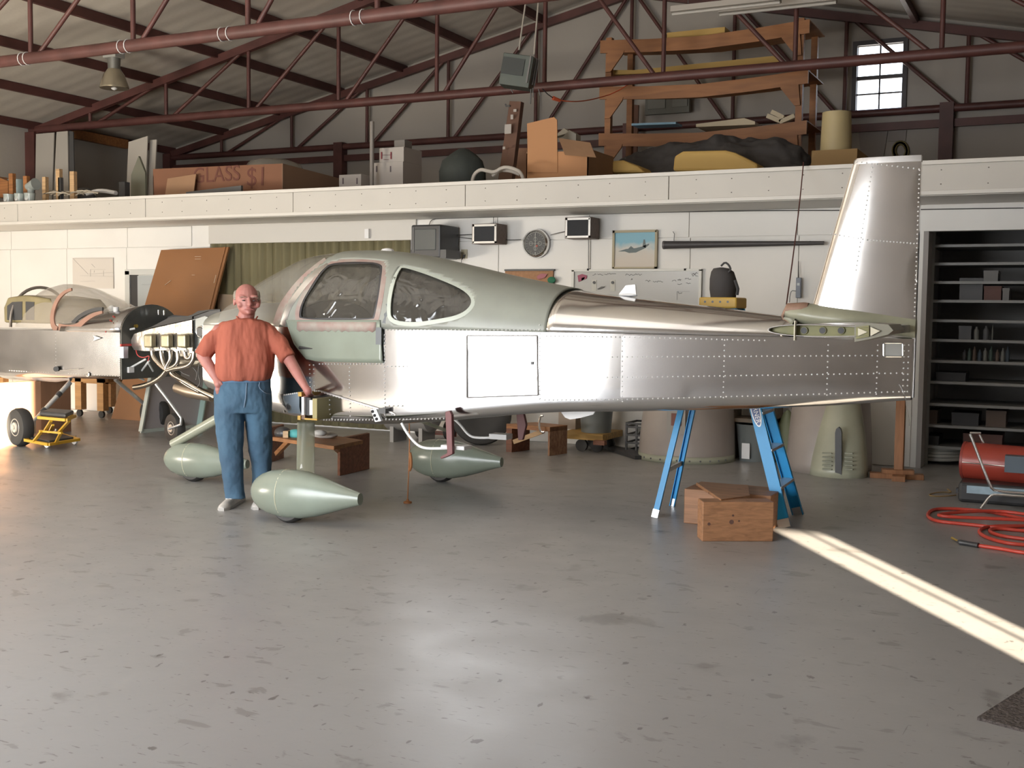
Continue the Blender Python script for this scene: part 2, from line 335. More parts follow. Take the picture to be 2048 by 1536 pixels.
# corrugated translucent sheets
corr = M('corrugated_fibreglass', (.25, .225, .13), .28, var=.25, vscale=1.5, stretch=(3, 1, .2), coat=.3)
for i in range(6):
    x0 = CX0+i*(CX1-CX0)/6; x1 = x0+(CX1-CX0)/6; rows = [[], []]
    for k in range(37):
        x = x0+(x1-x0)*k/36; yy = YW-.012+.012*math.cos(k*2*math.pi/9)*(1 if k % 9 else 1.3)
        rows[0].append((x, yy, .02)); rows[1].append((x, yy, 2.47))
    build(MB().grid(rows), 'corrugated_sheet', corr, wl, smooth=True, solid=.003)
# wall end return and the rack recess
struct('trim_2', MB().box(XE, XE+.05, YW-.02, 13.7, 0, 2.46), M('grey_wall_end', (.30, .28, .27), .6))
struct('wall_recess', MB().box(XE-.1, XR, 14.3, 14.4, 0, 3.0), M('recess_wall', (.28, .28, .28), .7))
hb = struct('trim_3', MB().box(XE, XR, YW, YW+.12, 2.46, 2.86), wpaint)
# mezzanine floor, soffit, fascia boards
struct('trim_4', MB().box(XL, XR, 11.53, YG, 2.86, 2.96), wood('mezz_ply', (.4, .3, .2)))
struct('trim_5', MB().box(XL, XR, 11.53, YW+.02, 2.73, 2.77), wtrim)
fa = struct('trim_6', MB().box(XL, XR, 11.52, 11.56, 2.74, 3.04), fpaint)
x = float(Yp(587, 430, 11.5)[0])-2.44*4
screw = M('screw_head', (.2, .18, .16), .6)
while x < XR:
    x1 = min(x+2.44, XR)
    if x1 > XL: 
        fb = build(MB().box(max(x, XL)+.004, x1-.004, 11.49, 11.52, 2.775, 3.02), 'fascia_board', fpaint, fa, bevel=.003)
        sb = MB()
        for k in range(6):
            xx = max(x, XL)+.25+rnd.random()*.05+k*.38; 
            if xx < x1-.1:
                for zz in (2.83, 2.97): sb.cyl((xx, 11.487, zz+rnd.uniform(-.01, .01)), (xx, 11.49, zz), .006, seg=8)
        if sb.v: build(sb, 'screw_head', screw, fb)
    x = x1 if x1 < XR else XR+1
build(MB().box(XL, XR, 11.47, 11.53, 3.02, 3.06), 'top_rail', wtrim, fa, bevel=.003)
build(MB().box(XL, XR, 11.475, 11.53, 2.735, 2.775), 'bottom_rail', wtrim, fa, bevel=.003)
# grey panel door and its frame
dgrey = M('grey_door_paint', (.40, .43, .44), .4)
b = MB().box(DRX0-.09, DRX0, YW-.02, YW+.05, 0, 2.10); b.box(DRX1, DRX1+.09, YW-.02, YW+.05, 0, 2.10); b.box(DRX0-.09, DRX1+.09, YW-.02, YW+.05, 2.04, 2.12)
struct('trim_7', b, M('door_casing_grey', (.55, .56, .54), .5), bevel=.004)
dr = struct('door_1', MB().box(DRX0+.14, DRX1, YW+.0, YW+.02, .01, 2.03), dgrey)
for z0, z1 in ((.2, .85), (1.0, 1.45), (1.55, 1.9)):
    for x0 in (DRX0+.22, DRX0+.58): build(MB().box(x0, x0+.26, YW-.008, YW+.005, z0, z1), 'panel', dgrey, dr, bevel=.006)
build(MB().box(DRX0, DRX0+.14, YW+.0, YW+.02, 0, 2.04), 'dark_gap', blackp, dr); build(MB().lathe((DRX1-.07, YW-.05, 1.0), [(.0, -.03), (.03, -.02), (.03, .01), (.01, .03), (.01, .05)], (0, 1, 0), 12), 'door_knob', chrome, dr, smooth=True)
# ---------------- roof trusses and purlins
def truss(Y, xs, label, lo=4.8, w=.07, right=None):
    T = thing('roof_truss', label, 'truss', (RX, Y, lo), 'steel roof trusses')
    def zt(x): return roofz(x)-.16
    build(MB().bar((XL+.05, Y, zt(XL+.05)+.0), (RX, Y, zt(RX)), .09, .13), 'top_chord', steel_red, T); build(MB().bar((RX, Y, zt(RX)), (XR, Y, zt(XR)), .09, .13), 'top_chord', steel_red, T)
    build(MB().tube([(XL+.05, Y, lo), (XR, Y, lo)], w, 14), 'bottom_chord', steel_red, T, smooth=True)
    for i, x in enumerate(xs):
        build(MB().cyl((x, Y, lo), (x, Y, zt(x)), .032, seg=10), 'web_post', steel_red, T, smooth=True)
    full = [XL+1.0]+list(xs)
    for a, c in zip(xs, xs[1:]):
        if c <= RX+.3: build(MB().cyl((a+.1, Y, lo), (c-.05, Y, zt(c)), .03, seg=10), 'web_brace', steel_red, T, smooth=True)
        if a >= RX-.3: build(MB().cyl((a+.05, Y, zt(a)), (c-.1, Y, lo), .03, seg=10), 'web_brace', steel_red, T, smooth=True)
    return T
Y1, Y2 = 10.65, 15.0
xs2 = [float(Yp(p, q, Y2)[0]) for p, q in ((183, 240), (325, 230), (490, 210), (673, 190), (868, 175), (1092, 150), (1336, 130), (1602, 115), (1894, 100))]
step = (xs2[5]-xs2[0])/5
step = 1.79; xs2 = [RX+(i-5)*step for i in range(13)]
xs2 = [x for x in xs2 if x < XR]
t2 = truss(Y2, xs2, 'red-brown steel roof truss crossing in front of the wooden rack')
t1 = truss(Y1, xs2, 'nearest red-brown roof truss with white tie loops, cut by the top edge', w=.075)
rg = MB()
for p in (45, 55, 243, 257, 444, 460, 708, 727):
    q = Yp(p, 128-p*.144, Y1); build(MB().tube([(q[0], Y1+.081*math.cos(a), 4.8+.081*math.sin(a)) for a in np.arange(0, 6.2, .5)], .006, 6, True), 'tie_loop', whitep, t1)
# gable framing
gsteel = M('gable_steel_dark', (.045, .035, .035), .5)
t3 = truss(YG-.12, xs2, 'dark steel truss flat against the gable wall', w=.06, lo=4.72)
for zz, lb in ((4.50, None),): build(MB().bar((XL, YG-.1, zz), (XR, YG-.1, zz), .06, .12), 'girt', steel_red, t3)
for k, x in enumerate((XL+.12, -13.0, RX, -1.9, XR-.2)):
    c = one('steel_column', ['dark corner column at the far left of the gable', 'steel gable column rising behind the cardboard crate', 'steel gable column under the ridge', 'steel gable column behind the yellow drum', 'steel column at the right end of the gable'][k], 'column', MB().box(x-.1, x+.1, YG-.2, YG-.02, 2.96, 4.8), steel_red, 'steel columns')
for Yk, zb, lb in ((Y2, 2.96, 'red steel column standing on the loft below the second truss'), (Y1, 0, 'red steel column under the nearest truss'), (5.0, 0, 'red steel wall column near the hangar door')):
    one('steel_column', lb, 'column', MB().box(XL, XL+.24, Yk-.1, Yk+.1, zb, 4.75), steel_red, 'steel columns')
pxs = []
n_ = np.array([-SL, 0, 1.])
for p in ((171, 205), (68, 103), (219, 48), (560, 50)):
    d = ray(*p); A = np.array([XL, 0, EH-.06]); tt = ((A-OO)@n_)/(d@n_); pxs.append(float((OO+d*tt)[0]))
print('purlin xs', pxs)
lab = ['eave purlin along the left wall', 'lowest purlin on the left roof slope', 'second purlin up the left roof slope', 'third purlin up the left roof slope', 'fourth purlin up the left roof slope', 'purlin just left of the ridge']
stepp = 1.44
lab.insert(5, 'fifth purlin up the left roof slope')
lab = lab+['purlin close to the ridge on the left slope']
for i in range(7):
    x = XL+.17+i*stepp
    one('purlin', 'dark red '+lab[i], 'purlin', MB().bar((x, YF, roofz(x)-.07), (x, YG, roofz(x)-.07), .07, .14), steel_red, 'roof purlins')
for i in range(6):
    x = RX+.6+i*2.0
    one('purlin', 'dark red purlin on the right roof slope, '+['next to the ridge', 'beside the tube lights', 'beyond the tube lights', 'above the small window', 'near the top right corner', 'at the right eave'][i], 'purlin', MB().bar((x, YF, roofz(x)-.07), (x, YG, roofz(x)-.07), .07, .14), steel_red, 'roof purlins')
# ================================================================ the bare metal airplane
CY, ZL = 7.91, 1.44
AC = thing('airplane', 'bare polished metal four-seat airplane without wings, standing on three fibreglass wheel fairings', 'airplane', (-4.0, CY, 0))
HW = [(-6.6, .50), (-6.2, .54), (-5.8, .575), (-5.4, .60), (-4.8, .612), (-4.3, .60), (-3.9, .565), (-3.42, .50), (-2.86, .415), (-2.16, .29), (-1.5, .165), (-.97, .05)]
ZB = [(-6.6, .90), (-6.2, .80), (-5.8, .735), (-5.4, .70), (-4.8, .70), (-4.3, .75), (-3.9, .80), (-3.42, .855), (-2.86, .885), (-2.16, .925), (-1.5, .975), (-.97, 1.035)]
ZT = [(-6.62, 1.56), (-6.43, 1.66), (-6.19, 1.83), (-5.97, 1.94), (-5.765, 2.025), (-5.46, 2.06), (-5.09, 2.063), (-4.73, 2.023), (-4.27, 1.93), (-3.92, 1.855), (-3.42, 1.765)]
ZA = [(-3.45, 1.755), (-2.93, 1.70), (-2.29, 1.633), (-1.7, 1.565)]
hw = lambda x: smooth_interp(HW, x); zb = lambda x: smooth_interp(ZB, x); zt = lambda x: smooth_interp(ZT, x)
def rc(x): return min(.10, hw(x)*.55)
def lower_ring(x, n=6):
    h, z0, r = hw(x), zb(x), rc(x); P = [(x, CY-h, ZL)]
    for k in range(1, 6): P.append((x, CY-h-.004*math.sin(k*math.pi/6), ZL+(z0+r-ZL)*k/6))
    for k in range(n+1):
        a = math.pi/2*k/n; P.append((x, CY-h+r-r*math.cos(a), z0+r-r*math.sin(a)))
    Q = [(x, 2*CY-p[1], p[2]) for p in P[::-1]]; return P+Q
xs = list(np.arange(-6.6, -.97, .12))+[-.97]
fus = build(MB().loft([lower_ring(x) for x in xs]), 'fuselage_skin', alu, AC, smooth=True)
# thin overlapping rear side skin (slightly different sheet), conforming
def side(x, z, out=0.):
    r = rc(x); h = hw(x)
    if z < zb(x)+r:
        a = math.asin(min(1, (zb(x)+r-z)/r)); return (x, CY-h+r-r*math.cos(a)-out, z)
    return (x, CY-h-out-.004, z)
def side_patch(poly, out, step=.04):
    # polygon (x,z) clipped by scanning columns, thin sheet following the skin
    xs_ = [p[0] for p in poly]; x0, x1 = min(xs_), max(xs_); n = max(2, int((x1-x0)/step)); rows = []
    for i in range(n+1):
        x = min(max(x0+(x1-x0)*i/n, x0+1e-5), x1-1e-5); zz = []
        for (ax, az), (bx, bz) in zip(poly, poly[1:]+poly[:1]):
            if (ax-x)*(bx-x) <= 0 and ax != bx: zz.append(az+(bz-az)*(x-ax)/(bx-ax))
        lo, hi = min(zz), max(zz); rows.append([side(x, lo+(hi-lo)*k/6, out) for k in range(7)])
    return MB().grid(rows)
def SP(px, py, y=None):
    # pixel -> (x,z) on the near side skin
    X = float(Yp(px, py, 7.35)[0])
    for _ in range(8): X = float(Yp(px, py, CY-hw(max(X, -6.6)))[0])
    return X, float(Yp(px, py, CY-hw(X))[2])
build(side_patch([(-2.87, .99), (-.985, 1.07), (-.985, 1.43), (-2.87, 1.43)], .002), 'rear_side_skin', alu_flat, AC, smooth=True)
bd = [SP(*p) for p in ((935, 671), (1075, 671), (1077, 790), (935, 795))]
bdo = build(side_patch(bd, .003), 'baggage_door', alu_flat, AC, smooth=True)
for a_, b_ in zip(bd, bd[1:]+bd[:1]): build(MB().bar(side(*a_, .003), side(*b_, .003), .009, .009), 'door_gap', M('gap_dark', (.13, .12, .11), .6), bdo)
q = side(*SP(1066, 726), .012); build(MB().ob(q, (.018, .012, .022)), 'latch', blackp, bdo)
# rivets
rv = MB()
def rivet(p, r=.0062):
    x, y, z = p; rv.add([(x-r, y, z), (x, y, z-r), (x+r, y, z), (x, y, z+r), (x, y-r*.7, z)], [(0, 1, 4), (1, 2, 4), (2, 3, 4), (3, 0, 4)])
def rline(a, b, sp=.032, rr=.0062):
    n = max(1, int(math.hypot(b[0]-a[0], b[1]-a[1])/sp))
    for i in range(n+1):
        x = a[0]+(b[0]-a[0])*i/n; z = a[1]+(b[1]-a[1])*i/n; rivet(side(x, z, .004), rr)
for a, b in [((1245, 672), (1245, 803)), ((1450, 680), (1447, 795)), ((1657, 690), (1654, 790)), ((1756, 690), (1753, 788)), ((1809, 690), (1806, 783)), ((1818, 690), (1815, 783)),
             ((1225, 714), (1745, 711)), ((1215, 755), (1805, 746)), ((1090, 800), (1245, 799)), ((1245, 799), (1810, 783)), ((775, 660), (1078, 660)), ((1080, 600+50), (1080, 798)),
             ((770, 670), (770, 838)), ((700, 735), (700, 840)), ((640, 728), (768, 728)), ((815, 733), (776, 733)), ((640, 841), (890, 838)), ((620, 730), (622, 790)), ((628, 730), (630, 780)),
             ((778, 812), (805, 812)), ((1085, 672), (1240, 674)), ((1250, 674), (1530, 681)), ((660, 838), (660, 800))]:
    rline(SP(*a), SP(*b), .03 if a[0] < 1200 else .035)
for i in range(18): rline(SP(570+i*4, 790-8*math.sin(i/17*1.5)), SP(571+i*4, 790-8*math.sin((i+.2)/17*1.5)), .1, .007)
for t in np.linspace(0, 1, 26): rivet(side(*SP(645+145*t, 784+46*t), .006), .007)
stuff(build(rv, 'rivet', M('rivet_head', (.85, .85, .85), .35, .15), AC))
# wing root reinforcement strip, bar and flap bracket
build(side_patch([SP(*p) for p in ((640, 780), (792, 826), (792, 829), (640, 783))], .006, .03), 'wing_root_strip', alu_dull, AC, solid=.004)
fbk = build(MB().prism([Yp(*p, 7.27) for p in ((741, 818), (752, 818), (762, 842), (750, 844))], (0, .03, 0)), 'flap_bracket', M('light_alloy', (.6, .62, .62), .35, .8), AC)
hb_ = MB(); 
for p in ((745, 823), (749, 831), (753, 838)): hb_.cyl(Yp(*p, 7.262), Yp(*p, 7.268), .012, seg=12)
build(hb_, 'bolt_hole', blackp, fbk)
build(MB().box(*sorted((float(Yp(758, 830, 7.25)[0]), float(Yp(772, 830, 7.25)[0]))), 7.24, 7.30, .80, .84), 'flap_rod_block', darkg, AC)
# forward deck (aluminium, half ellipse)
def arch(x, h, top, n=2., m=20): return [(x, CY-h*np.sign(math.cos(a))*abs(math.cos(a))**(2/n), ZL+(top-ZL)*math.sin(a)**(2/n)) for a in np.linspace(0, math.pi, m+1)]
rows = [arch(x, hw(x), interp([(-6.6, 1.575), (-6.3, 1.63), (-5.6, 1.66)], x)) for x in np.arange(-6.6, -5.59, .1)]
build(MB().grid(rows), 'forward_deck', M('primed_deck', (.36, .36, .32), .35, .4), AC, smooth=True, solid=.004)
rows = [arch(x, hw(x)+(.004 if x < -3.3 else 0), smooth_interp(ZA, x)+(.004 if x < -3.3 else 0), 2.+.10*max(0, min(1, (-2.2-x)/1.2)), 32) for x in np.arange(-3.445, -1.7, .09)]
build(MB().grid(rows), 'rear_top_deck', alu, AC, smooth=True, solid=.003)
for xx in ((-3.43), (-2.86)): pass
# cabin shell with window openings
def NN(x): return 2.45-.35*min(1, max(0, (x+4.7)/1.25))
def sy(x, z):
    t = (z-ZL)/max(zt(x)-ZL, 1e-3); t = min(max(t, 0), 1); return hw(x)*(1-t**NN(x))**(1/NN(x))
def OS(px, py):
    X, Z = [float(v) for v in Yp(px, py, 7.4)[[0, 2]]]
    for _ in range(14):
        y = sy(X, Z) if Z > ZL else hw(X); X, Z = [float(v) for v in Yp(px, py, CY-y)[[0, 2]]]
    return X, Z
def inpoly(x, z, P):
    c = False; n = len(P)
    for i in range(n):
        ax, az = P[i]; bx, bz = P[i-1]
        if (az > z) != (bz > z) and x < (bx-ax)*(z-az)/(bz-az)+ax: c = not c
    return c
def chaik(P, it=2, closed=True):
    for _ in range(it):
        Q = []
        for i in range(len(P) if closed else len(P)-1):
            a = np.array(P[i]); b = np.array(P[(i+1) % len(P)]); Q += [tuple(a*.75+b*.25), tuple(a*.25+b*.75)]
        P = Q
    return P
dwin = chaik([OS(*p) for p in ((594, 632), (600, 605), (622, 568), (648, 532), (668, 521), (720, 518), (772, 521), (773, 540), (766, 585), (756, 636), (748, 646), (600, 645))])
rwin = chaik([OS(*p) for p in ((780, 644), (778, 612), (785, 572), (796, 540), (806, 530), (835, 537), (885, 555), (932, 576), (950, 596), (944, 617), (920, 634), (880, 642), (830, 650))])
XWz = [(1.44, -5.76), (1.6, -5.70), (1.8, -5.56), (1.93, -5.46), (2.03, -5.42)]
rows = []; xs = np.arange(-6.43, -3.41, .022); na = 60
def shell(keep, dr=0., half=0):
    b = MB(); V = {}
    def vid(i, k):
        if (i, k) not in V:
            x = float(xs[i]); a = math.pi*k/na; t = zt(x)-dr; h = max(hw(x)-dr, .01)
            y = h*np.sign(math.cos(a))*abs(math.cos(a))**(2/NN(x)); z = ZL+(t-ZL)*math.sin(a)**(2/NN(x))
            V[(i, k)] = len(b.v); b.v.append((x, CY-float(y), float(z)))
        return V[(i, k)]
    for i in range(len(xs)-1):
        for k in range(na):
            x = float(xs[i]+xs[i+1])/2; a = math.pi*(k+.5)/na; z = ZL+(zt(x)-ZL)*math.sin(a)**(2/NN(x))
            if half and (k < na/2) != (half < 0): continue
            if keep(x, z, abs(hw(x)*math.cos(a))): b.f.append((vid(i, k), vid(i+1, k), vid(i+1, k+1), vid(i, k+1)))
    return b
def xw(z): return interp(XWz, z)
isw = lambda x, z: inpoly(x, z, dwin) or inpoly(x, z, rwin)
cab = build(shell(lambda x, z, y: x > xw(z) and not isw(x, z)), 'cabin_top', fib_grey, AC, smooth=True, solid=.012)
def grow(P, d):
    c = np.mean(P, axis=0); return [tuple(np.array(p)+(np.array(p)-c)/np.linalg.norm(np.array(p)-c)*d) for p in P]
dg, rg_ = grow(dwin, .03), grow(rwin, .03)
for hs_ in (-1, 1):
    build(shell(lambda x, z, y: inpoly(x, z, dg), .014, hs_), 'door_window', film, AC, smooth=True)
    build(shell(lambda x, z, y: inpoly(x, z, rg_), .014, hs_), 'rear_window', film, AC, smooth=True)
build(MB().prism([(x, CY-hw(x)+.02, 1.45) for x in np.linspace(-5.7, -3.45, 10)]+[(x, CY+hw(x)-.02, 1.45) for x in np.linspace(-3.45, -5.7, 10)], (0, 0, .004)), 'cabin_interior', M('cabin_dark', (.05, .05, .045), .8), AC)
for yy in (-.27, .27): build(MB().box(-4.95, -4.80, CY+yy-.2, CY+yy+.2, 1.45, 1.72), 'seat_back', M('seat_grey', (.08, .075, .07), .8), AC, bevel=.04)
zd = lambda x: interp([(-6.6, 1.575), (-6.3, 1.63), (-5.6, 1.66)], x)
build(shell(lambda x, z, y: x < xw(z)+.02 and z > ZL+(zd(x)-ZL)*math.sqrt(max(0, 1-(y/hw(x))**2))-.01, .004), 'windshield', glassm, AC, smooth=True)
def ribbon1(P, w, out, closed, sgn):
    # flat band following the shell along an (x,z) outline, on the near side and mirrored to the far side
    b = MB(); n = len(P)
    if 1:
        rows = []
        for i in range(n+(1 if closed else 0)):
            p = np.array(P[i % n]); a = np.array(P[(i-1) % n] if closed or i else P[i]); c = np.array(P[(i+1) % n] if closed or i < n-1 else P[i]); t = c-a; t = t/max(np.linalg.norm(t), 1e-6); nr = np.array([t[1], -t[0]])
            r = []
            for o, u in ((-w/2, -.004), (-w/2, out), (0, out*1.15), (w/2, out), (w/2, -.004)):
                x, z = p+nr*o; z = min(z, zt(x)-.004); r.append((x, CY+sgn*(sy(x, max(z, ZL))+u), z))
            rows.append(r)
        b.grid(rows)
    return b
seal = M('grey_green_edging', (.46, .50, .44), .4)
def rib2(P, w, out, closed, name, mat):
    for sgn in (-1, 1): build(ribbon1(P, w, out, closed, sgn), name, mat, cab, smooth=True)
rib2(dwin, .042, .008, True, 'window_frame', filler)
rib2(rwin, .032, .007, True, 'window_frame', seal)
rib2(grow(dwin, -.03), .02, .004, True, 'window_seal', blackp)
wp = [(xw(z), z) for z in np.linspace(1.45, 1.99, 14)]
rib2([(x-.02, z) for x, z in wp], .07, .006, False, 'windshield_fairing', filler)
rib2([(x+.055, z) for x, z in wp], .055, .009, False, 'pillar_strip', alu_dull)
dp = [OS(*p) for p in ((767, 655), (775, 620), (782, 575), (792, 540), (805, 515))]
dp = [(x, min(z, zt(x)-.03)) for x, z in chaik(dp, 1, False)]
rib2(dp, .035, .006, False, 'dark_pillar_strip', M('dark_film', (.12, .13, .14), .4))
# door lower panel: sheet that follows the side, below the window down to the sill
dl = [OS(*p) for p in ((573, 640), (767, 640), (768, 657), (768, 726), (640, 723), (615, 718), (592, 690))]
def door_grid():
    xs_ = [p[0] for p in dl]; x0, x1 = min(xs_), max(xs_); rows = []
    for i in range(31):
        x = min(max(x0+(x1-x0)*i/30, x0+1e-4), x1-1e-4); zz = []
        for (ax, az), (bx, bz) in zip(dl, dl[1:]+dl[:1]):
            if (ax-x)*(bx-x) <= 0 and ax != bx: zz.append(az+(bz-az)*(x-ax)/(bx-ax))
        lo, hi = min(zz), max(zz); rows.append([(x, CY-(sy(x, z) if z > ZL else hw(x)+.004)-.012, z) for z in np.linspace(lo, hi, 10)])
    return MB().grid(rows)
door = build(door_grid(), 'door_panel', fib, AC, smooth=True, solid=.012)
q = [side(*SP(*p), .02) for p in ((603, 695), (628, 697))]
build(MB().tube([q[0], q[1]], [.014, .003], 8), 'door_handle', blackp, door)
q = side(*SP(761, 672), .02); build(MB().ob(q, (.05, .008, .13)), 'dark_tape', M('dark_film', (.12, .13, .14), .4), door)
b = MB(); f = [OS(*p) for p in ((597, 647), (755, 648))]
rows = []
for i in range(25):
    t = i/24; x = f[0][0]+(f[1][0]-f[0][0])*t; z = f[0][1]+(f[1][1]-f[0][1])*t; lo = z-.045-.02*abs(math.sin(i*1.7)); rows.append([(x, CY-(sy(x, k) if k > ZL else hw(x)+.004)-.0195, k) for k in (lo, z-.01, z+.015)])
build(b.grid(rows), 'filler_band', filler, door, smooth=True, solid=.003)
# seams on cabin rear edge
# belly fairing tunnel, gps puck, antennas
q = Yp(775, 503, CY); build(MB().lathe((q[0], CY, zt(float(q[0]))), [(.055, -.02), (.055, .008), (.045, .02), (.015, .028)], seg=24), 'roof_antenna_puck', whitep, AC, smooth=True)
bl = [Yp(*p, CY) for p in ((1238, 589), (1252, 571), (1271, 569), (1273, 592))]
for p in bl: pass
b = MB().prism([p+np.array([0, -.008, 0]) for p in bl], (0, .016, 0)); q = Yp(1256, 588, CY); b.ell((q[0], CY, q[2]-.008), (.075, .03, .014))
build(b, 'blade_antenna', whitep, AC)
build(MB().prism([Yp(*p, 7.85) for p in ((1122, 824), (1192, 820), (1186, 829), (1160, 836), (1140, 839), (1130, 835))], (0, .012, 0)), 'belly_antenna', whitep, AC)
# ---------------- tail
def foil(c, t, n=26):
    P = []
    for k in range(n+1):
        x = (1-math.cos(math.pi*k/n))/2; y = 5*t*(.2969*math.sqrt(x)-.126*x-.3516*x*x+.2843*x**3-.1015*x**4); P.append((x*c, y*c))
    return P
def foil_ring(le, te, z, t, y0=CY):
    c = te-le; P = foil(c, t); return [(le+x, y0-y, z) for x, y in P]+[(le+x, y0+y, z) for x, y in P[::-1][1:-1]]
lev = [(1.45, -1.72), (1.62, -1.64), (2.637, -1.385)]; tev = [(1.45, -.953), (2.637, -.955)]
def fle(z): return interp(lev, z)
rings = []
for z in np.linspace(1.45, 2.60, 12): le = fle(z); te = interp(tev, z)+.17; te += .30; r = foil_ring(le, te, z, .078); r = [(min(p[0], -.957), p[1], p[2]) for p in r]; rings.append(r)
fin = build(MB().loft(rings), 'vertical_fin', alu, AC, smooth=True)
tipr = [foil_ring(fle(2.60)+dd, -.957+.47-dd*.5, zz, .078) for zz, dd in ((2.598, 0), (2.625, .004), (2.64, .02))]
build(MB().loft([[(min(p[0], -.957), p[1], p[2]) for p in r] for r in tipr]), 'fin_tip_rib', alu_dull, fin, smooth=True)
def finy(x, z):
    le = fle(z); te = interp(tev, z)+.47; P = foil(te-le, .078); return CY-float(np.interp(x-le, [p[0] for p in P], [p[1] for p in P]))
fr = MB(); rv_old = rv; rv = fr
def frl(a, b, n):
    for i in range(n+1):
        x = a[0]+(b[0]-a[0])*i/n; z = a[1]+(b[1]-a[1])*i/n; rivet((x, finy(x, z)-.002, z), .0065)
FPx = lambda px, py: tuple(float(v) for v in Yp(px, py, 7.87)[[0, 2]])
frl(FPx(1839, 340), FPx(1829, 632), 32); frl(FPx(1744, 335), FPx(1712, 540), 22); frl(FPx(1735, 480), FPx(1828, 487), 14); frl(FPx(1712, 323), FPx(1838, 338), 12); frl(FPx(1660, 467), FPx(1735, 480), 8)
stuff(build(fr, 'rivet', M('rivet_head', (.85, .85, .85), .35, .15), fin)); rv = rv_old
build(MB().loft([[(fle(z)-.004, CY, z), (fle(z)+.045, CY-.022-(.0), z), (fle(z)+.045, CY+.022, z)] for z in np.linspace(1.6, 2.6, 10)]), 'leading_edge_reflection', M('edge_reflection_beige', (.42, .37, .31), .5, .2), fin, smooth=False)  # beige reflection along the leading edge, painted as a thin strip
# fibreglass fairing at the fin base
top = [(-1.84, 1.585), (-1.81, 1.665), (-1.70, 1.672), (-1.5, 1.655), (-1.2, 1.625), (-.955, 1.60)]; bot = [(-1.84, 1.575), (-1.78, 1.54), (-1.6, 1.50), (-1.3, 1.47), (-.955, 1.43)]
rings = []
for x in list(np.linspace(-1.838, -1.70, 6))+list(np.linspace(-1.62, -.956, 12)):
    t, bo = interp(top, x), interp(bot, x); w = interp([(-1.84, .05), (-1.7, .10), (-1.4, .12), (-.955, .055)], x); m = (t+bo)/2; hh = (t-bo)/2
    rings.append([(x, CY-w*math.cos(a)*(1 if math.sin(a) < 0 else (1-.55*math.sin(a)**2)), m+hh*math.sin(a)) for a in np.linspace(0, 2*math.pi, 25)[:-1]])
tf = build(MB().loft(rings), 'tail_fairing', fib_tail, AC, smooth=True)
rings = []
for x in np.linspace(-1.845, -1.66, 6):
    t, bo = interp(top, x)+.003, interp(top, x)-.085; w = interp([(-1.845, .055), (-1.7, .085), (-1.66, .06)], x); m = (t+bo)/2; hh = (t-bo)/2
    rings.append([(x, CY-w*math.cos(a), m+hh*math.sin(a)) for a in np.linspace(0, 2*math.pi, 25)[:-1]])
build(MB().loft(rings), 'rough_filler', M('tan_filler', (.33, .20, .14), .6, var=.3, vscale=10), tf, smooth=True)
# horizontal stabiliser, near half open at the tip, and far half
def hs(y0, y1):
    rings = []
    for t in np.linspace(0, 1, 6):
        y = y0+(y1-y0)*t; le = -1.60+.08*t; te = -.99+0*t; c = te-le; tt = .115; P = foil(c*1.5, tt/1.5*1.02)
        P = [(x, z) for x, z in P if x <= c]+[(c, float(np.interp(c, [p[0] for p in P], [p[1] for p in P])))]
        rings.append([(le+x, y, 1.507+z) for x, z in P]+[(le+x, y, 1.507-z) for x, z in P[::-1][:-1]])
    return rings
RG = hs(CY-.05, 6.2)
hso = build(MB().loft(RG, False), 'near_stabiliser', alu_dull, AC, smooth=True, solid=.004)
rib = [(p[0], 6.235, p[2]) for p in RG[-1]]; build(MB().prism(rib, (0, .006, 0)), 'end_rib', primer, hso)
b = MB(); e = MB()
for px in (1608, 1645, 1682): q = Yp(px, 661, 6.23); build(MB().cyl((q[0], 6.233, q[2]), (q[0], 6.226, q[2]), .017, seg=18), 'lightening_hole', blackp, hso); build(MB().tube([(q[0]+.019*math.cos(a), 6.23, q[2]+.019*math.sin(a)) for a in np.arange(0, 6.2, .4)], .003, 6, True), 'hole_flange', primer, hso)

q = Yp(1590, 660, 6.2); build(MB().box(q[0]-.004, q[0]+.002, 6.19, 6.24, 1.452, 1.56), 'spar_edge', M('cream_edge', (.62, .58, .45), .4), hso)
el = MB(); P = [Yp(*p, 6.2) for p in ((1708, 650), (1740, 646), (1776, 649), (1786, 661), (1776, 669), (1740, 678), (1708, 684))]
el.prism([(p[0], 6.21, p[2]) for p in P], (0, .45, 0)); ele = build(el, 'elevator_root', M('dull_dark_skin', (.20, .19, .15), .45, .5), AC)
build(MB().prism([(Yp(*p, 6.2)[0], 6.2, Yp(*p, 6.2)[2]) for p in ((1712, 653), (1738, 651), (1738, 673), (1712, 678))], (0, .008, 0)), 'balance_rib', primer, ele)
for k, tri in enumerate((((1716, 656), (1735, 664), (1716, 672)), ((1741, 654), (1760, 662), (1741, 672)))): build(MB().prism([(Yp(*p, 6.195)[0], 6.193, Yp(*p, 6.195)[2]) for p in tri], (0, .006, 0)), 'gusset', M('cream_edge', (.62, .58, .45), .4), ele)
build(MB().loft([[(min(p[0], -1.27), 2*CY-p[1], p[2]) for p in r] for r in hs(CY-.05, 6.2)]), 'far_stabiliser', alu_dull, AC, smooth=True)
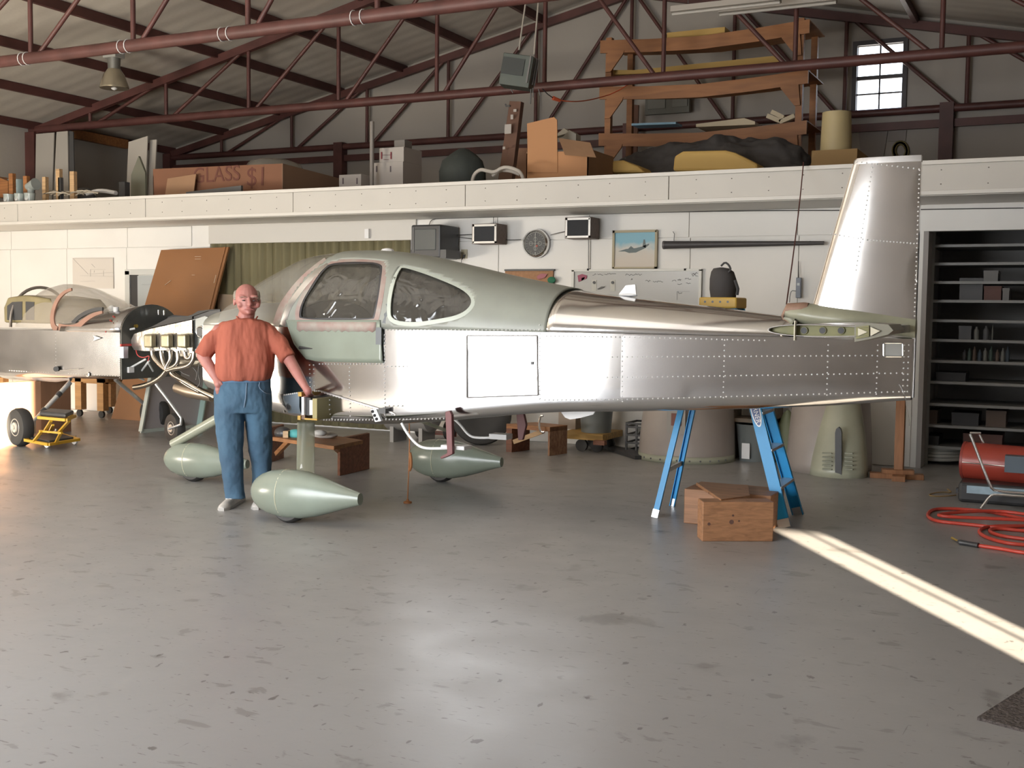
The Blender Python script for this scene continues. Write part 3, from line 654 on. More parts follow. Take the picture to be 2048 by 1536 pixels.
# opening in the tail side with a rolled rim
hp = chaik([SP(*p) for p in ((1768, 686), (1776, 686), (1798, 686), (1806, 686), (1806, 693), (1806, 706), (1806, 713), (1798, 713), (1776, 713), (1768, 713), (1768, 706), (1768, 693))], 2)
build(MB().tube([side(x, z, .006) for x, z in hp], .005, 8, True), 'opening_rim', chrome, AC, smooth=True)
build(MB().prism([side(x, z, .003) for x, z in hp], (0, .003, 0)), 'tail_opening', M('tail_opening_grey', (.42, .42, .40), .6), AC)
q = Yp(1822, 745, CY); build(MB().box(-.975, -.955, CY-.03, CY+.03, 1.05, 1.47), 'rudder_post', alu_dull, AC)
# tie cable hanging from the tail
build(MB().tube([Yp(*p, 7.8) for p in ((1800, 770), (1808, 785), (1812, 800), (1812, 812), (1818, 830), (1819, 852))], .0025, 6, smooth=2), 'rudder_cable', chrome, AC)
# ---------------- wheel fairings
def pant(cx, cy, cz, L, H, Wd, parent, name, seam=True):
    rings = []; rt = []
    prof = [(0, .03, -.02), (.008, .22, -.02), (.03, .42, -.02), (.065, .60, -.01), (.12, .78, -.01), (.2, .92, 0), (.3, .99, 0), (.40, 1.0, 0), (.5, .96, .01), (.62, .83, .02), (.75, .63, .03), (.88, .42, .05), (1.0, .24, .06)]
    for u, s, dz in prof:
        s = max(s, .02); x = cx-L*.36+u*L; rings.append([(x, cy+Wd/2*s*math.cos(a)*abs(math.cos(a))**-.12 if abs(math.cos(a)) > .01 else cy, cz+dz*H*.5+H/2*s*math.sin(a)) for a in np.linspace(0, 2*math.pi, 29)[:-1]])
    o = build(MB().loft(rings), name, fib, parent, smooth=True)
    s = prof[6]; 
    if seam:
        ring = [(cx-L*.36+.33*L, cy+(Wd/2*.985+.001)*math.cos(a), cz+(H/2*.985+.001)*math.sin(a)) for a in np.linspace(0, 2*math.pi, 33)[:-1]]
        build(MB().tube(ring, .004, 6, True), 'seam_tape', M('yellowish_tape', (.52, .50, .36), .4), o, smooth=True)
    build(MB().lathe((cx, cy, .15), [(.07, -.05), (.13, -.06), (.15, -.035), (.15, .035), (.13, .06), (.07, .05)], (0, 1, 0), 28), 'tyre', rub, o, smooth=True)
    return o
NX0, NX1 = float(Yp(504, 990, 6.75)[0]), float(Yp(719, 990, 6.75)[0]); L = NX1-NX0
zc = float(Yp(600, 990, 6.6)[2]); zt_ = float(Yp(600, 941, 6.75)[2]); zb_ = float(Yp(600, 1040, 6.72)[2])
print('pant', NX0, NX1, zt_, zb_)
H = zt_-zb_; zc = (zt_+zb_)/2
pn = pant(NX0+.36*L, 6.76, zc, L, H, .30, AC, 'main_wheel_fairing'); pf = pant(NX0+.36*L-.03, 9.06, zc, L, H, .30, AC, 'main_wheel_fairing')
N0, N1 = float(Yp(331, 925, 7.93)[0]), float(Yp(495, 925, 7.93)[0]); nt_, nb_ = float(Yp(400, 888, 7.9)[2]), float(Yp(400, 958, 7.9)[2])
pz = pant(N0+.36*(N1-N0), 7.93, (nt_+nb_)/2, N1-N0, nt_-nb_, .26, AC, 'nose_wheel_fairing')
legm = M('gear_leg_fibreglass', (.30, .31, .23), .3, alpha=.62)
def legloft(a, b, w0, w1, t=.05):
    a = Vector(tuple(map(float, a))); b = Vector(tuple(map(float, b))); r = []
    for q, w in ((a, w0), (b, w1)): r.append([q+Vector((w/2*math.cos(k), t*math.sin(k), 0)) for k in np.linspace(0, 2*math.pi, 17)[:-1]])
    return MB().loft(r)
ta, tb = Yp(612, 845, 7.33), Yp(611, 944, 6.83); lg = build(legloft(ta, tb, .155, .15), 'gear_leg_fairing', legm, AC, smooth=True)
la, lb_ = Yp(609, 850, 7.33), Yp(604, 940, 6.83); build(MB().cyl(la, lb_, .018), 'gear_leg', M('white_steel', (.62, .64, .62), .35, .2), lg, smooth=True)
for t in (.25, .5, .78): q = np.array(la)*(1-t)+np.array(lb_)*t; build(MB().ob(q, (.045, .045, .012)), 'leg_clip', darkg, lg)
fa_, fb_ = (ta[0]-.02, 2*CY-7.33, .72), (tb[0], 2*CY-6.83, .48); build(legloft(fa_, fb_, .13, .12, .03), 'gear_leg_fairing', legm, AC, smooth=True)
a, b_ = Yp(346, 888, 7.93), Yp(520, 790, 7.91); build(MB().tube([a, b_], [.042, .05], 14), 'nose_leg_fairing', M('nose_leg_green', (.30, .31, .24), .3), AC, smooth=True)
# yellow blocks and spar carry-through at the wing root
yb = M('anodised_gold', (.42, .27, .07), .35, .5, var=.2, vscale=12)
def pbx(x0, x1, y0, y1, Y, dep, name, mat, parent, **k):
    A = Yp(x0, y0, Y); B = Yp(x1, y1, Y); return build(MB().box(*sorted((float(A[0]), float(B[0]))), Y, Y+dep, *sorted((float(A[2]), float(B[2])))), name, mat, parent, **k)
pbx(606, 621, 795, 831, 7.16, .16, 'spar_slot', blackp, AC); pbx(603, 608, 794, 830, 7.14, .18, 'spar_cap', whitep, AC); pbx(619, 625, 800, 830, 7.14, .18, 'spar_cap', whitep, AC)
pbx(596, 603, 784, 793, 7.14, .18, 'spar_end_block', yb, AC); pbx(595, 601, 831, 840, 7.14, .18, 'spar_end_block', yb, AC); pbx(601, 610, 829, 839, 7.15, .16, 'spar_end_block', M('brown_block', (.16, .09, .05), .5), AC)
pbx(625, 634, 797, 840, 7.14, .18, 'spar_web', M('gold_web', (.24, .21, .10), .4, .4), AC); pbx(609, 634, 836, 841, 7.13, .02, 'spar_strap', yb, AC)
build(side_patch([SP(*p) for p in ((566, 792), (600, 784), (600, 828), (568, 826))], .004, .03), 'bluish_skin_panel', M('blue_grey_skin', (.30, .36, .42), .35, .6), AC, smooth=True)  # bluish grey metallic patch over the near side skin
q = side(*SP(578, 814), .008); build(MB().cyl(q, (q[0], q[1]+.004, q[2]), .02, seg=20), 'lightening_hole', blackp, AC); build(MB().tube([(q[0]+.024*math.cos(a), q[1], q[2]+.026*math.sin(a)) for a in np.arange(0, 6.2, .35)], .004, 6, True), 'hole_rim', alu_dull, AC)
build(MB().bar(side(*SP(564, 788), .01), side(*SP(565, 826), .01), .012), 'skin_edge_strip', alu_dull, AC)
# entry steps: white bent tubes with pads
def stepset(P, pad, Y, s=1):
    o = build(MB().tube([Yp(*p, Y) for p in P], .011, 10, smooth=2), 'entry_step', whitep, AC, smooth=True)
    A, B = Yp(*pad[0], Y), Yp(*pad[1], Y); build(MB().box(float(A[0]), float(B[0]), Y-.06, Y+.06, *sorted((float(A[2])-.004, float(B[2])+.02))), 'step_pad', M('white_grip', (.72, .72, .72), .7), o, bevel=.006)
stepset([(803, 846), (815, 868), (834, 890), (850, 897), (880, 897), (915, 896)], ((889, 887), (936, 905)), 7.33)
stepset([(905, 836), (918, 846), (938, 872), (955, 876), (990, 875)], ((984, 865), (1019, 884)), 8.45)
# maroon bars hanging under the flap line
mar = M('maroon_paint', (.14, .04, .04), .45)
b = MB().prism([Yp(*p, 7.22) for p in ((890, 824), (899, 821), (903, 830), (905, 908), (893, 914), (882, 918), (880, 914), (894, 906))], (0, .035, 0)); build(b, 'maroon_flap_arm', mar, AC, bevel=.004)
b = MB().prism([Yp(*p, 8.5) for p in ((1031, 802), (1041, 800), (1052, 850), (1045, 880), (1036, 880))], (0, .035, 0)); build(b, 'maroon_flap_arm', mar, AC, bevel=.004)
# firewall front closing and forward cowl flange
build(MB().prism([(-6.61, p[1], p[2]) for p in lower_ring(-6.6)], (.008, 0, 0)), 'firewall', alu_dull, AC)
fc = MB().prism(arch(-6.61, .495, 1.57), (.01, 0, 0)); build(fc, 'firewall_top', fib_grey, AC)
# ================================================================ second airplane
BY = 9.92
A2 = thing('airplane', 'smaller bare metal airplane with a bubble canopy and its engine uncovered, parked on the left', 'airplane', (-10.7, BY, 0))
dal = M('scuffed_aluminium', (.46, .455, .46), .24, 1., bump=.05, bscale=4, var=.22, vscale=2.5)
XF = -9.62
H2 = [(-13.6, .30), (-12.4, .42), (-11.6, .47), (-10.6, .49), (XF, .47)]; B2 = [(-13.6, .85), (-12.4, .76), (-11.6, .72), (XF, .76)]; T2 = [(-13.6, 1.28), (XF, 1.30)]
def r2(x):
    h, z0, z1, r = interp(H2, x), interp(B2, x), interp(T2, x), .05
    P = [(x, BY-h, z1)]+[(x, BY-h+r-r*math.cos(a), z0+r-r*math.sin(a)) for a in np.linspace(0, math.pi/2, 5)]; return P+[(x, 2*BY-p[1], p[2]) for p in P[::-1]]
build(MB().loft([r2(x) for x in np.linspace(-13.6, XF-.01, 14)]), 'fuselage_skin', dal, A2, smooth=True)
def r2t(x, top, h): return [(x, BY-h*math.cos(a), interp(T2, x)-.01+(top-interp(T2, x)+.01)*math.sin(a)) for a in np.linspace(0, math.pi, 19)]
build(MB().grid([r2t(x, interp([(-10.55, 1.50), (XF, 1.60)], x), interp(H2, x)) for x in np.linspace(-10.55, XF-.01, 7)]), 'forward_deck', dal, A2, smooth=True, solid=.004)
# firewall
fwm = M('firewall_grey', (.13, .135, .13), .35, .75, var=.3, vscale=4)
fp = [(XF, BY-.47, .76), (XF, BY+.47, .76)]+[(XF, BY+.47*math.cos(a), 1.28+.33*math.sin(a)) for a in np.linspace(0, math.pi, 17)]
build(MB().prism(fp, (.012, 0, 0)), 'firewall', fwm, A2)
rr = MB()
for p in (np.linspace(.78, 1.26, 22)): rivet_ = (XF-.02, BY-.473, p); rr.ob(rivet_, (.006, .003, .006))
for x in np.linspace(-11.4, XF-.03, 44): rr.ob((x, BY-.485, .80), (.005, .003, .005))
for z in np.linspace(.8, 1.25, 12): rr.ob((-10.62, BY-.490, z), (.005, .002, .005))
stuff(build(rr, 'rivet', M('rivet_head', (.9, .9, .9), .25, .6), A2))
def Q(px, py, Y=BY-.42): return Yp(px, py, Y)
# canopy bubble
cp = [(-11.50, 1.30), (-11.48, 1.5), (-11.38, 1.66), (-11.15, 1.80), (-10.9, 1.85), (-10.6, 1.80), (-10.3, 1.70), (-10.0, 1.60), (-9.9, 1.57)]
rows = []
for x in np.linspace(-11.49, -9.92, 26): top = interp(cp, x); h = .46*math.sqrt(max(.02, 1-abs((x+10.75)/.95)**2.6)) ; rows.append([(x, BY-h*np.sign(math.cos(a))*abs(math.cos(a))**.85, 1.32+(top-1.32)*math.sin(a)**.85) for a in np.linspace(0, math.pi, 21)])
can = build(MB().grid(rows), 'canopy', M('smoky_canopy', (.50, .45, .38), .04, alpha=.42, spec=.9), A2, smooth=True)
salm = M('salmon_filler', (.32, .175, .125), .6, var=.2, vscale=6)
fr_ = MB()
def bandp(P, w, Y, dep, up=(0, 1, 0)):
    b = MB(); P = chaik(P, 2, False); rows = []
    for i in range(len(P)):
        a = np.array(P[max(i-1, 0)]); c = np.array(P[min(i+1, len(P)-1)]); t = (c-a)/np.linalg.norm(c-a); n = np.array([-t[1], t[0]]); ww = w[0]+(w[1]-w[0])*i/(len(P)-1); p = np.array(P[i])
        rows.append([(p[0]+n[0]*ww/2, Y, p[1]+n[1]*ww/2), (p[0]-n[0]*ww/2, Y, p[1]-n[1]*ww/2), (p[0]-n[0]*ww/2, Y+dep, p[1]-n[1]*ww/2), (p[0]+n[0]*ww/2, Y+dep, p[1]+n[1]*ww/2)])
    return b.loft(rows)
def q2(px, py, Y=BY-.46): v = Yp(px, py, Y); return (float(v[0]), float(v[2]))
build(bandp([q2(*p) for p in ((120, 662), (107, 655), (104, 630), (114, 600), (130, 583), (152, 576))], (.075, .03), BY-.47, .02), 'canopy_frame', salm, A2)
build(bandp([q2(*p) for p in ((108, 655), (135, 658), (155, 655), (170, 640), (190, 628), (215, 622))], (.10, .03), BY-.47, .02), 'canopy_frame', salm, A2)
rows = [[(-11.42, BY-.46*math.cos(a)*s, 1.32+(.50)*math.sin(a)**.85*s+(1-s)*.0) for a in np.linspace(0, math.pi, 21)] for s in (1, .93)]
build(MB().grid(rows), 'canopy_bow', M('canopy_bow_grey', (.30, .27, .24), .4, .4), A2, smooth=True, solid=.015)
build(bandp([q2(*p) for p in ((112, 650), (140, 649), (155, 632), (185, 618), (212, 618))], (.05, .04), BY-.44, .02), 'cockpit_rail', blackp, A2)
# rear turtle deck with window dark
td = [q2(*p, BY-.42) for p in ((5, 645), (4, 615), (12, 595), (45, 590), (95, 597), (108, 612), (108, 648))]
o_ = build(MB().prism([(p[0], BY-.40, p[1]) for p in td], (0, .80, 0)), 'turtle_deck', M('olive_shell', (.24, .20, .10), .45, var=.3, vscale=5), A2, bevel=.02)
wd = [q2(*p, BY-.42) for p in ((12, 640), (12, 612), (22, 604), (42, 603), (42, 640))]; build(MB().prism([(p[0], BY-.405, p[1]) for p in wd], (0, .01, 0)), 'side_opening', blackp, o_)
wd = [q2(*p, BY-.42) for p in ((49, 640), (49, 603), (66, 604), (66, 640))]; build(MB().prism([(p[0], BY-.405, p[1]) for p in wd], (0, .01, 0)), 'side_opening', blackp, o_)
# naca scoop, step, small items on side
build(MB().prism([Yp(*p, BY-.50) for p in ((186, 671), (202, 676), (186, 682), (189, 676))], (0, .01, 0)), 'white_scoop', whitep, A2)
build(MB().cyl(Yp(112, 738, BY-.50), Yp(112, 738, BY-.54), .03), 'round_flange', darkg, A2); build(MB().bar(Yp(120, 741, BY-.52), Yp(158, 738, BY-.52), .008), 'pushrod', chrome, A2)
q = Yp(176, 749, BY-.49); build(MB().lathe(q, [(.028, 0), (.028, -.01), (.015, -.012)], (0, 1, 0), 16), 'drain_fitting', chrome, A2)
# wheels, legs
def wheel(c, r, w, parent, ang=0., hub=None, name='tyre'):
    ax = (math.sin(ang), -math.cos(ang), 0); t = build(MB().lathe(c, [(r*.52, -w*.42), (r*.72, -w*.5), (r*.93, -w*.42), (r, -w*.2), (r, w*.2), (r*.93, w*.42), (r*.72, w*.5), (r*.52, w*.42)], ax, 32), name, rub, parent, smooth=True)
    build(MB().lathe(c, [(r*.54, -w*.3), (r*.5, -w*.36), (r*.5, w*.36), (r*.44, w*.45), (r*.30, w*.30), (r*.26, w*.5), (r*.12, w*.5), (r*.1, w*.6), (0.01, w*.6)], ax, 28), 'wheel_hub', hub or M('hub_cream', (.66, .60, .52), .4, .3), t, smooth=True)
    return t
mw = Zp(34, 893); mr = .235
wheel((mw[0], mw[1]+.05, .215), .215, .15, A2, -.25)
ax_ = np.array([mw[0], mw[1]+.16, .21]); top_ = Yp(140, 765, BY-.35)
lg2 = build(MB().tube([ax_, ax_*.55+top_*.45+np.array([0, 0, .0]), top_], [.018, .024, .03], 12), 'gear_leg', M('silver_leg', (.60, .62, .63), .3, .7), A2, smooth=True)
for t in (.35, .72): q = ax_*(1-t)+top_*t; d = (top_-ax_)/np.linalg.norm(top_-ax_); build(MB().cyl(q-d*.03, q+d*.03, .032), 'leg_collar', blackp, lg2, smooth=True)
build(MB().box(ax_[0]-.0, ax_[0]+.05, ax_[1]-.08, ax_[1]+.06, .13, .27), 'brake_caliper', alu_dull, A2)
fm = (mw[0], 2*BY-mw[1], .215); wheel(fm, .215, .15, A2, 0); build(MB().tube([fm, (top_[0], 2*BY-top_[1], top_[2])], .024, 10), 'gear_leg', M('silver_leg', (.60, .62, .63), .3, .7), A2, smooth=True)
nw = Zp(350, 886); nb2 = wheel((nw[0], nw[1], .175), .175, .12, A2, -.35)
ft = Yp(372, 851, nw[1]-.12); build(MB().tube([Yp(312, 768, BY), Yp(340, 805, 9.95), Yp(370, 846, nw[1]-.1), (nw[0], nw[1]-.1, .175)], [.02, .017, .016, .014], 10, smooth=1), 'nose_leg', M('silver_leg', (.60, .62, .63), .3, .7), A2, smooth=True)
# engine group
EN = M('engine_metal', (.40, .37, .31), .35, .8, var=.4, vscale=10); EY = BY
eng = build(MB().box(-9.15, -8.35, EY-.14, EY+.14, 1.00, 1.26), 'engine_block', EN, A2, bevel=.03)
def e2(px, py, Y=BY-.36): return Yp(px, py, Y)
cm = M('cylinder_gold', (.36, .32, .21), .3, .5, var=.25, vscale=7)
for k, px in enumerate((301, 335, 368)):
    q = e2(px, 682, BY-.38); fn = MB()
    for j in range(9): fn.box(q[0]-.085, q[0]+.085, BY-.34+j*.022, BY-.334+j*.022, q[2]-.09, q[2]+.09)
    cy_ = build(fn, 'cylinder', EN, A2); build(MB().ob((q[0], BY-.39, q[2]), (.125, .08, .15)), 'rocker_cover', cm, cy_, bevel=.02)
    build(MB().lathe((q[0]-.02, BY-.33, q[2]-.10), [(.026, -.02), (.026, .04), (.018, .05)], (0, 1, 0), 12), 'spark_plug', chrome, cy_, smooth=True)
    build(MB().box(q[0]-.05, q[0]+.05, BY+.30, BY+.42, q[2]-.07, q[2]+.07), 'rocker_cover', cm, cy_, bevel=.02)
baf = M('baffle_aluminium', (.55, .50, .45), .28, .75, bump=.4, bscale=9)
bp = [e2(*p, BY-.33) for p in ((262, 690), (262, 680), (268, 668), (300, 658), (384, 640), (384, 706), (356, 708), (345, 700), (290, 702), (268, 700))]
build(MB().prism(bp, (0, .008, 0)), 'engine_baffle', baf, A2)
seal2 = build(MB().prism([e2(*p, BY-.34) for p in ((268, 667), (300, 656), (384, 638), (384, 633), (415, 622), (440, 618), (420, 619), (396, 622), (380, 632), (340, 634), (300, 655))], (0, .03, 0)), 'baffle_seal', rub, A2)
build(MB().prism([e2(*p, BY+.25) for p in ((322, 640), (345, 630), (375, 632), (400, 624), (440, 618), (440, 655), (330, 655))], (0, .02, 0)), 'rear_baffle', darkg, A2)
# front inlet baffle with round hole
ib = build(MB().prism([e2(*p, BY-.30) for p in ((385, 640), (410, 632), (430, 640), (430, 705), (386, 706))], (0, .03, 0)), 'inlet_baffle', M('dark_inlet', (.16, .17, .17), .3, .7), A2)
q = e2(401, 664, BY-.31); build(MB().lathe(q, [(.05, 0), (.05, -.01)], (0, 1, 0), 20), 'inlet_hole', blackp, ib); build(MB().tube([(q[0]+.056*math.cos(a), q[1], q[2]+.06*math.sin(a)) for a in np.arange(0, 6.2, .4)], .008, 8, True), 'inlet_ring', chrome, ib, smooth=True)
# exhaust pipes
ex = M('exhaust_steel', (.62, .57, .50), .18, 1., var=.35, vscale=6)
for P in (((304, 702), (306, 714), (318, 728), (330, 738), (336, 742)), ((322, 702), (324, 716), (328, 728), (334, 738)), ((340, 702), (342, 718), (336, 728), (332, 738)), ((355, 702), (357, 722), (350, 732), (336, 738)), ((370, 704), (372, 716), (380, 718), (384, 708)), ((388, 703), (387, 722), (374, 734), (345, 738), (335, 742))):
    build(MB().tube([e2(*p, BY-.42) for p in P], .024, 12, smooth=2), 'exhaust_pipe', ex, A2, smooth=True)
for P, r in ((((334, 740), (325, 752), (308, 764), (286, 772), (268, 775)), .03), (((342, 740), (346, 750), (366, 760), (395, 778), (430, 795)), .032), (((350, 752), (372, 770), (400, 784)), .024)):
    build(MB().tube([e2(*p, BY-.30) for p in P], r, 12, smooth=2), 'exhaust_pipe', ex, A2, smooth=True)
build(MB().tube([e2(*p, BY-.22) for p in ((352, 775), (380, 783), (425, 793))], [.055, .075, .06], 14), 'muffler', M('muffler_bronze', (.40, .33, .26), .35, .8), A2, smooth=True)
build(MB().box(e2(372, 0, BY)[0], e2(425, 0, BY)[0], BY-.2, BY+.1, .92, 1.02), 'oil_sump', EN, A2, bevel=.03)
sp = MB()
for P in (((386, 735), (395, 745), (392, 760)), ((398, 730), (396, 750), (402, 765), (394, 775)), ((352, 730), (362, 745), (380, 752))): sp.tube([e2(*p, BY-.36) for p in P], .006, 6, smooth=1)
build(sp, 'engine_wiring', blackp, A2)
build(MB().tube([e2(*p, BY-.38) for p in ((272, 700), (275, 712), (288, 716), (300, 710), (296, 722))], .006, 6, smooth=2), 'red_ignition_lead', M('red_wire', (.45, .03, .03), .4), A2)
# engine mount tubes (white)
mt = M('white_mount_tube', (.72, .74, .74), .35)
FX = XF+.02
for a, c, ya, yc in (((224, 665), (270, 657), BY-.46, BY-.3), ((224, 665), (262, 667), BY-.46, BY-.2), ((224, 665), (258, 684), BY-.46, BY-.1), ((226, 755), (292, 718), BY-.45, BY-.25), ((226, 755), (275, 754), BY-.45, BY-.1), ((274, 754), (298, 722), BY-.1, BY-.25), ((274, 754), (288, 760), BY-.1, BY-.0), ((296, 724), (306, 742), BY-.25, BY-.1)):
    build(MB().cyl(Yp(*a, ya), Yp(*c, yc), .012, seg=10), 'mount_tube', mt, A2, smooth=True)
# firewall details
def onF(px, py): return Xp(px, py, XF+.02)
def fbox(x0, x1, y0, y1, name, mat, dep=.06):
    A = onF(x0, y0); B = onF(x1, y1); build(MB().box(XF+.012, XF+.012+dep, *sorted((float(A[1]), float(B[1]))), *sorted((float(A[2]), float(B[2])))), name, mat, A2, bevel=.004)
fbox(240, 250, 693, 716, 'master_relay', M('bright_box', (.60, .62, .70), .3, .6)); fbox(255, 266, 734, 745, 'fuse_holder', whitep, .03); fbox(241, 262, 688, 692, 'bus_bar', M('red_plastic', (.5, .05, .04), .4), .02)
q = onF(270, 652); build(MB().lathe(q, [(.02, 0), (.02, .03)], (1, 0, 0), 12), 'gold_fitting', M('brass', (.6, .42, .1), .3, .9), A2)
for p in ((288, 624), (301, 624), (317, 624), (328, 625)): q = Yp(*p, BY); build(MB().cyl((q[0], BY, q[2]-.03), (q[0], BY, q[2]+.025), .011, seg=8), 'cleco', chrome, A2)
for p in ((215, 666), (224, 643), (230, 635)): q = Yp(*p, BY-.45); build(MB().cyl(q, (q[0]+.0, q[1]-.03, q[2]+.015), .007, seg=8), 'red_pin', M('red_plastic', (.5, .05, .04), .4), A2)
one('shop_rag', 'crumpled white cup and rag sitting on the second airplane ahead of its canopy', 'rag', MB().ell(Yp(215, 623, BY-.2), (.055, .04, .04), 12, 8).ell(Yp(224, 619, BY-.2), (.05, .05, .05), 12, 8), M('rag_white', (.62, .62, .60), .8, bump=.5, bscale=20), smooth=True)
one('paper_cup', 'white paper cup beside the rag on the second airplane', 'cup', MB().cyl(Yp(232, 625, BY-.25), Yp(232, 614, BY-.25), .028, .034), whitep, smooth=True)
# ================================================================ the man
PO = np.array([-5.87, 7.02, 0.]); _a = math.radians(38.5); PX = np.array([math.cos(_a), math.sin(_a), 0]); PY = np.array([-math.sin(_a), math.cos(_a), 0])
def P3(px, py, d=0.):
    # point in the plane through the man facing the photographer, moved d metres away from him
    nrm = PY; r = ray(px, py); o = PO+PY*d; t = ((o-OO)@nrm)/(r@nrm); return OO+r*t
def remesh(b, name, mat, parent, vox, sm=4, label=None):
    o = build(b, name, mat, parent); r = o.modifiers.new('r', 'REMESH'); r.mode = 'VOXEL'; r.voxel_size = vox; r.use_smooth_shade = True
    s = o.modifiers.new('s', 'SMOOTH'); s.factor = .5; s.iterations = sm
    if label: o['label'] = label
    return o
def wrinkle(o, size, st, scl):
    e = bpy.data.objects.new('texture_frame', None); COL.objects.link(e); e.scale = [size/.1*1/s for s in scl]; e['kind'] = 'helper'; e.parent = None
    t = bpy.data.textures.new('folds', 'CLOUDS'); t.noise_scale = .1; t.noise_depth = 2
    d = o.modifiers.new('d', 'DISPLACE'); d.texture = t; d.texture_coords = 'OBJECT'; d.texture_coords_object = e; d.strength = st; d.mid_level = .5
def caps(b, pts, rs, seg=16):
    for (p, q), (r0, r1) in zip(zip(pts, pts[1:]), zip(rs, rs[1:])): b.cyl(p, q, r0, r1, seg)
    for p, r in zip(pts, rs): b.ell(p, (r, r, r), 14, 10)
    return b
skin = M('skin', (.40, .175, .145), .5, var=.14, vscale=14, col2=(.36, .135, .115)); hairm = M('grey_hair', (.27, .24, .19), .8, bump=.5, bscale=90)
tee = M('orange_cotton', (.36, .098, .06), .85, bump=.6, bscale=7, stretch=(1.6, 1.6, .35), var=.12, vscale=5); jean = M('blue_denim', (.066, .14, .215), .85, bump=.6, bscale=9, stretch=(1, 1, .7), var=.3, vscale=5, col2=(.045, .09, .145))
MAN = thing('person', 'balding grey-haired man in orange t-shirt and jeans, one hand on hip', 'person', PO)
Rb = Matrix(((PX[0], PY[0], 0), (PX[1], PY[1], 0), (0, 0, 1)))
def E(b, px, py, d, r, seg=18, rings=12): return b.ell(P3(px, py, d), r, seg, rings, Rb)
body = MB()
HZ = (494, 603)
E(body, 493, 594, 0.0, (.090, .103, .102)); E(body, 495, 606, -.010, (.083, .090, .095)); E(body, 497, 622, -.052, (.044, .045, .032)); E(body, 496, 616, -.034, (.066, .064, .058))
E(body, 500, 609, -.116, (.0175, .026, .017)); caps(body, [P3(498, 597, -.100), P3(500, 608, -.124)], [.010, .0135])
E(body, 486, 592, -.086, (.032, .022, .011)); E(body, 509, 593, -.086, (.030, .022, .011))   # brow ridge
E(body, 481, 609, -.068, (.026, .024, .024)); E(body, 515, 610, -.066, (.022, .024, .024)); E(body, 499, 618, -.094, (.026, .018, .012)); E(body, 498, 625, -.082, (.022, .022, .014))
E(body, 469, 603, .01, (.012, .022, .034)); E(body, 519, 604, .02, (.010, .02, .032))
caps(body, [P3(495, 622, .01), P3(490, 642, .03)], [.062, .066])
sL, eL, wL = P3(437, 660, .03), P3(406, 711, .05), P3(433, 758, -.06); sR, eR, wR = P3(542, 662, .02), P3(579, 720, -.12), P3(610, 773, -.28)
caps(body, [P3(490, 672, .03), P3(490, 700, .02), P3(488, 750, .02)], [.09, .12, .12])
caps(body, [sL, eL], [.046, .050]); caps(body, [eL, (np.array(eL)+np.array(wL))/2, wL], [.050, .045, .030])
caps(body, [sR, eR], [.046, .048]); caps(body, [eR, (np.array(eR)+np.array(wR))/2, wR], [.047, .042, .030])
# hand in the pocket edge: palm, four fingers and thumb
def hand(b, w, palm, fingers, thumb, pr=.021):
    caps(b, [w, palm], [.028, .033]); 
    for f in fingers: caps(b, [palm]+f[:-1], [.018]+[f[-1]]*(len(f)-2)+[f[-1]*.85], 10)
    caps(b, [w]+thumb, [.018, .0125, .0105][:len(thumb)+1], 10)
h = P3(437, 768, -.09)
hand(body, wL, h, [[P3(443, 776, -.10), P3(446, 784, -.085), .0095], [P3(440, 779, -.10), P3(442, 788, -.085), .0095], [P3(436, 780, -.10), P3(438, 789, -.085), .009], [P3(432, 779, -.095), P3(434, 787, -.085), .008]], [P3(441, 765, -.11), P3(447, 771, -.11)])
h = P3(616, 782, -.30)
hand(body, wR, h, [[P3(612, 795, -.10), P3(611, 801, -.075), P3(616, 799, -.05), .0095], [P3(617, 797, -.105), P3(617, 804, -.08), P3(621, 801, -.05), .0095], [P3(622, 796, -.105), P3(623, 803, -.08), P3(626, 800, -.05), .009], [P3(627, 793, -.10), P3(628, 800, -.08), P3(630, 797, -.05), .008]], [P3(609, 785, -.10), P3(608, 794, -.105)])
bo = remesh(body, 'body', skin, MAN, .0048, 3)
# face details
ey = M('eye_dark', (.06, .045, .04), .4); lip = M('lip', (.36, .13, .12), .5)
for px, py in ((487, 601), (508, 601.5)):
    e = build(MB().ell(P3(px, py, -.102), (.0115, .007, .005), 12, 8, Rb), 'eye', ey, MAN, smooth=True)
b = MB().tube([P3(479, 595.5, -.098), P3(486, 593, -.112), P3(493, 595, -.110)], .0035, 6, smooth=1); b.tube([P3(503, 595.5, -.110), P3(510, 594, -.110), P3(517, 596.5, -.095)], .0035, 6, smooth=1); build(b, 'eyebrow', M('brow_grey', (.30, .19, .15), .9), MAN)
build(MB().tube([P3(489, 618.5, -.104), P3(498, 618, -.116), P3(507, 619.5, -.106)], .0034, 8, smooth=1), 'mouth', lip, MAN)
hr = MB(); E(hr, 493, 591, .035, (.088, .080, .088)); E(hr, 471.5, 592, .018, (.020, .055, .046)); E(hr, 516, 592, .02, (.018, .055, .045)); E(hr, 493, 600, .045, (.086, .068, .08))
remesh(hr, 'hair', hairm, MAN, .006, 3)
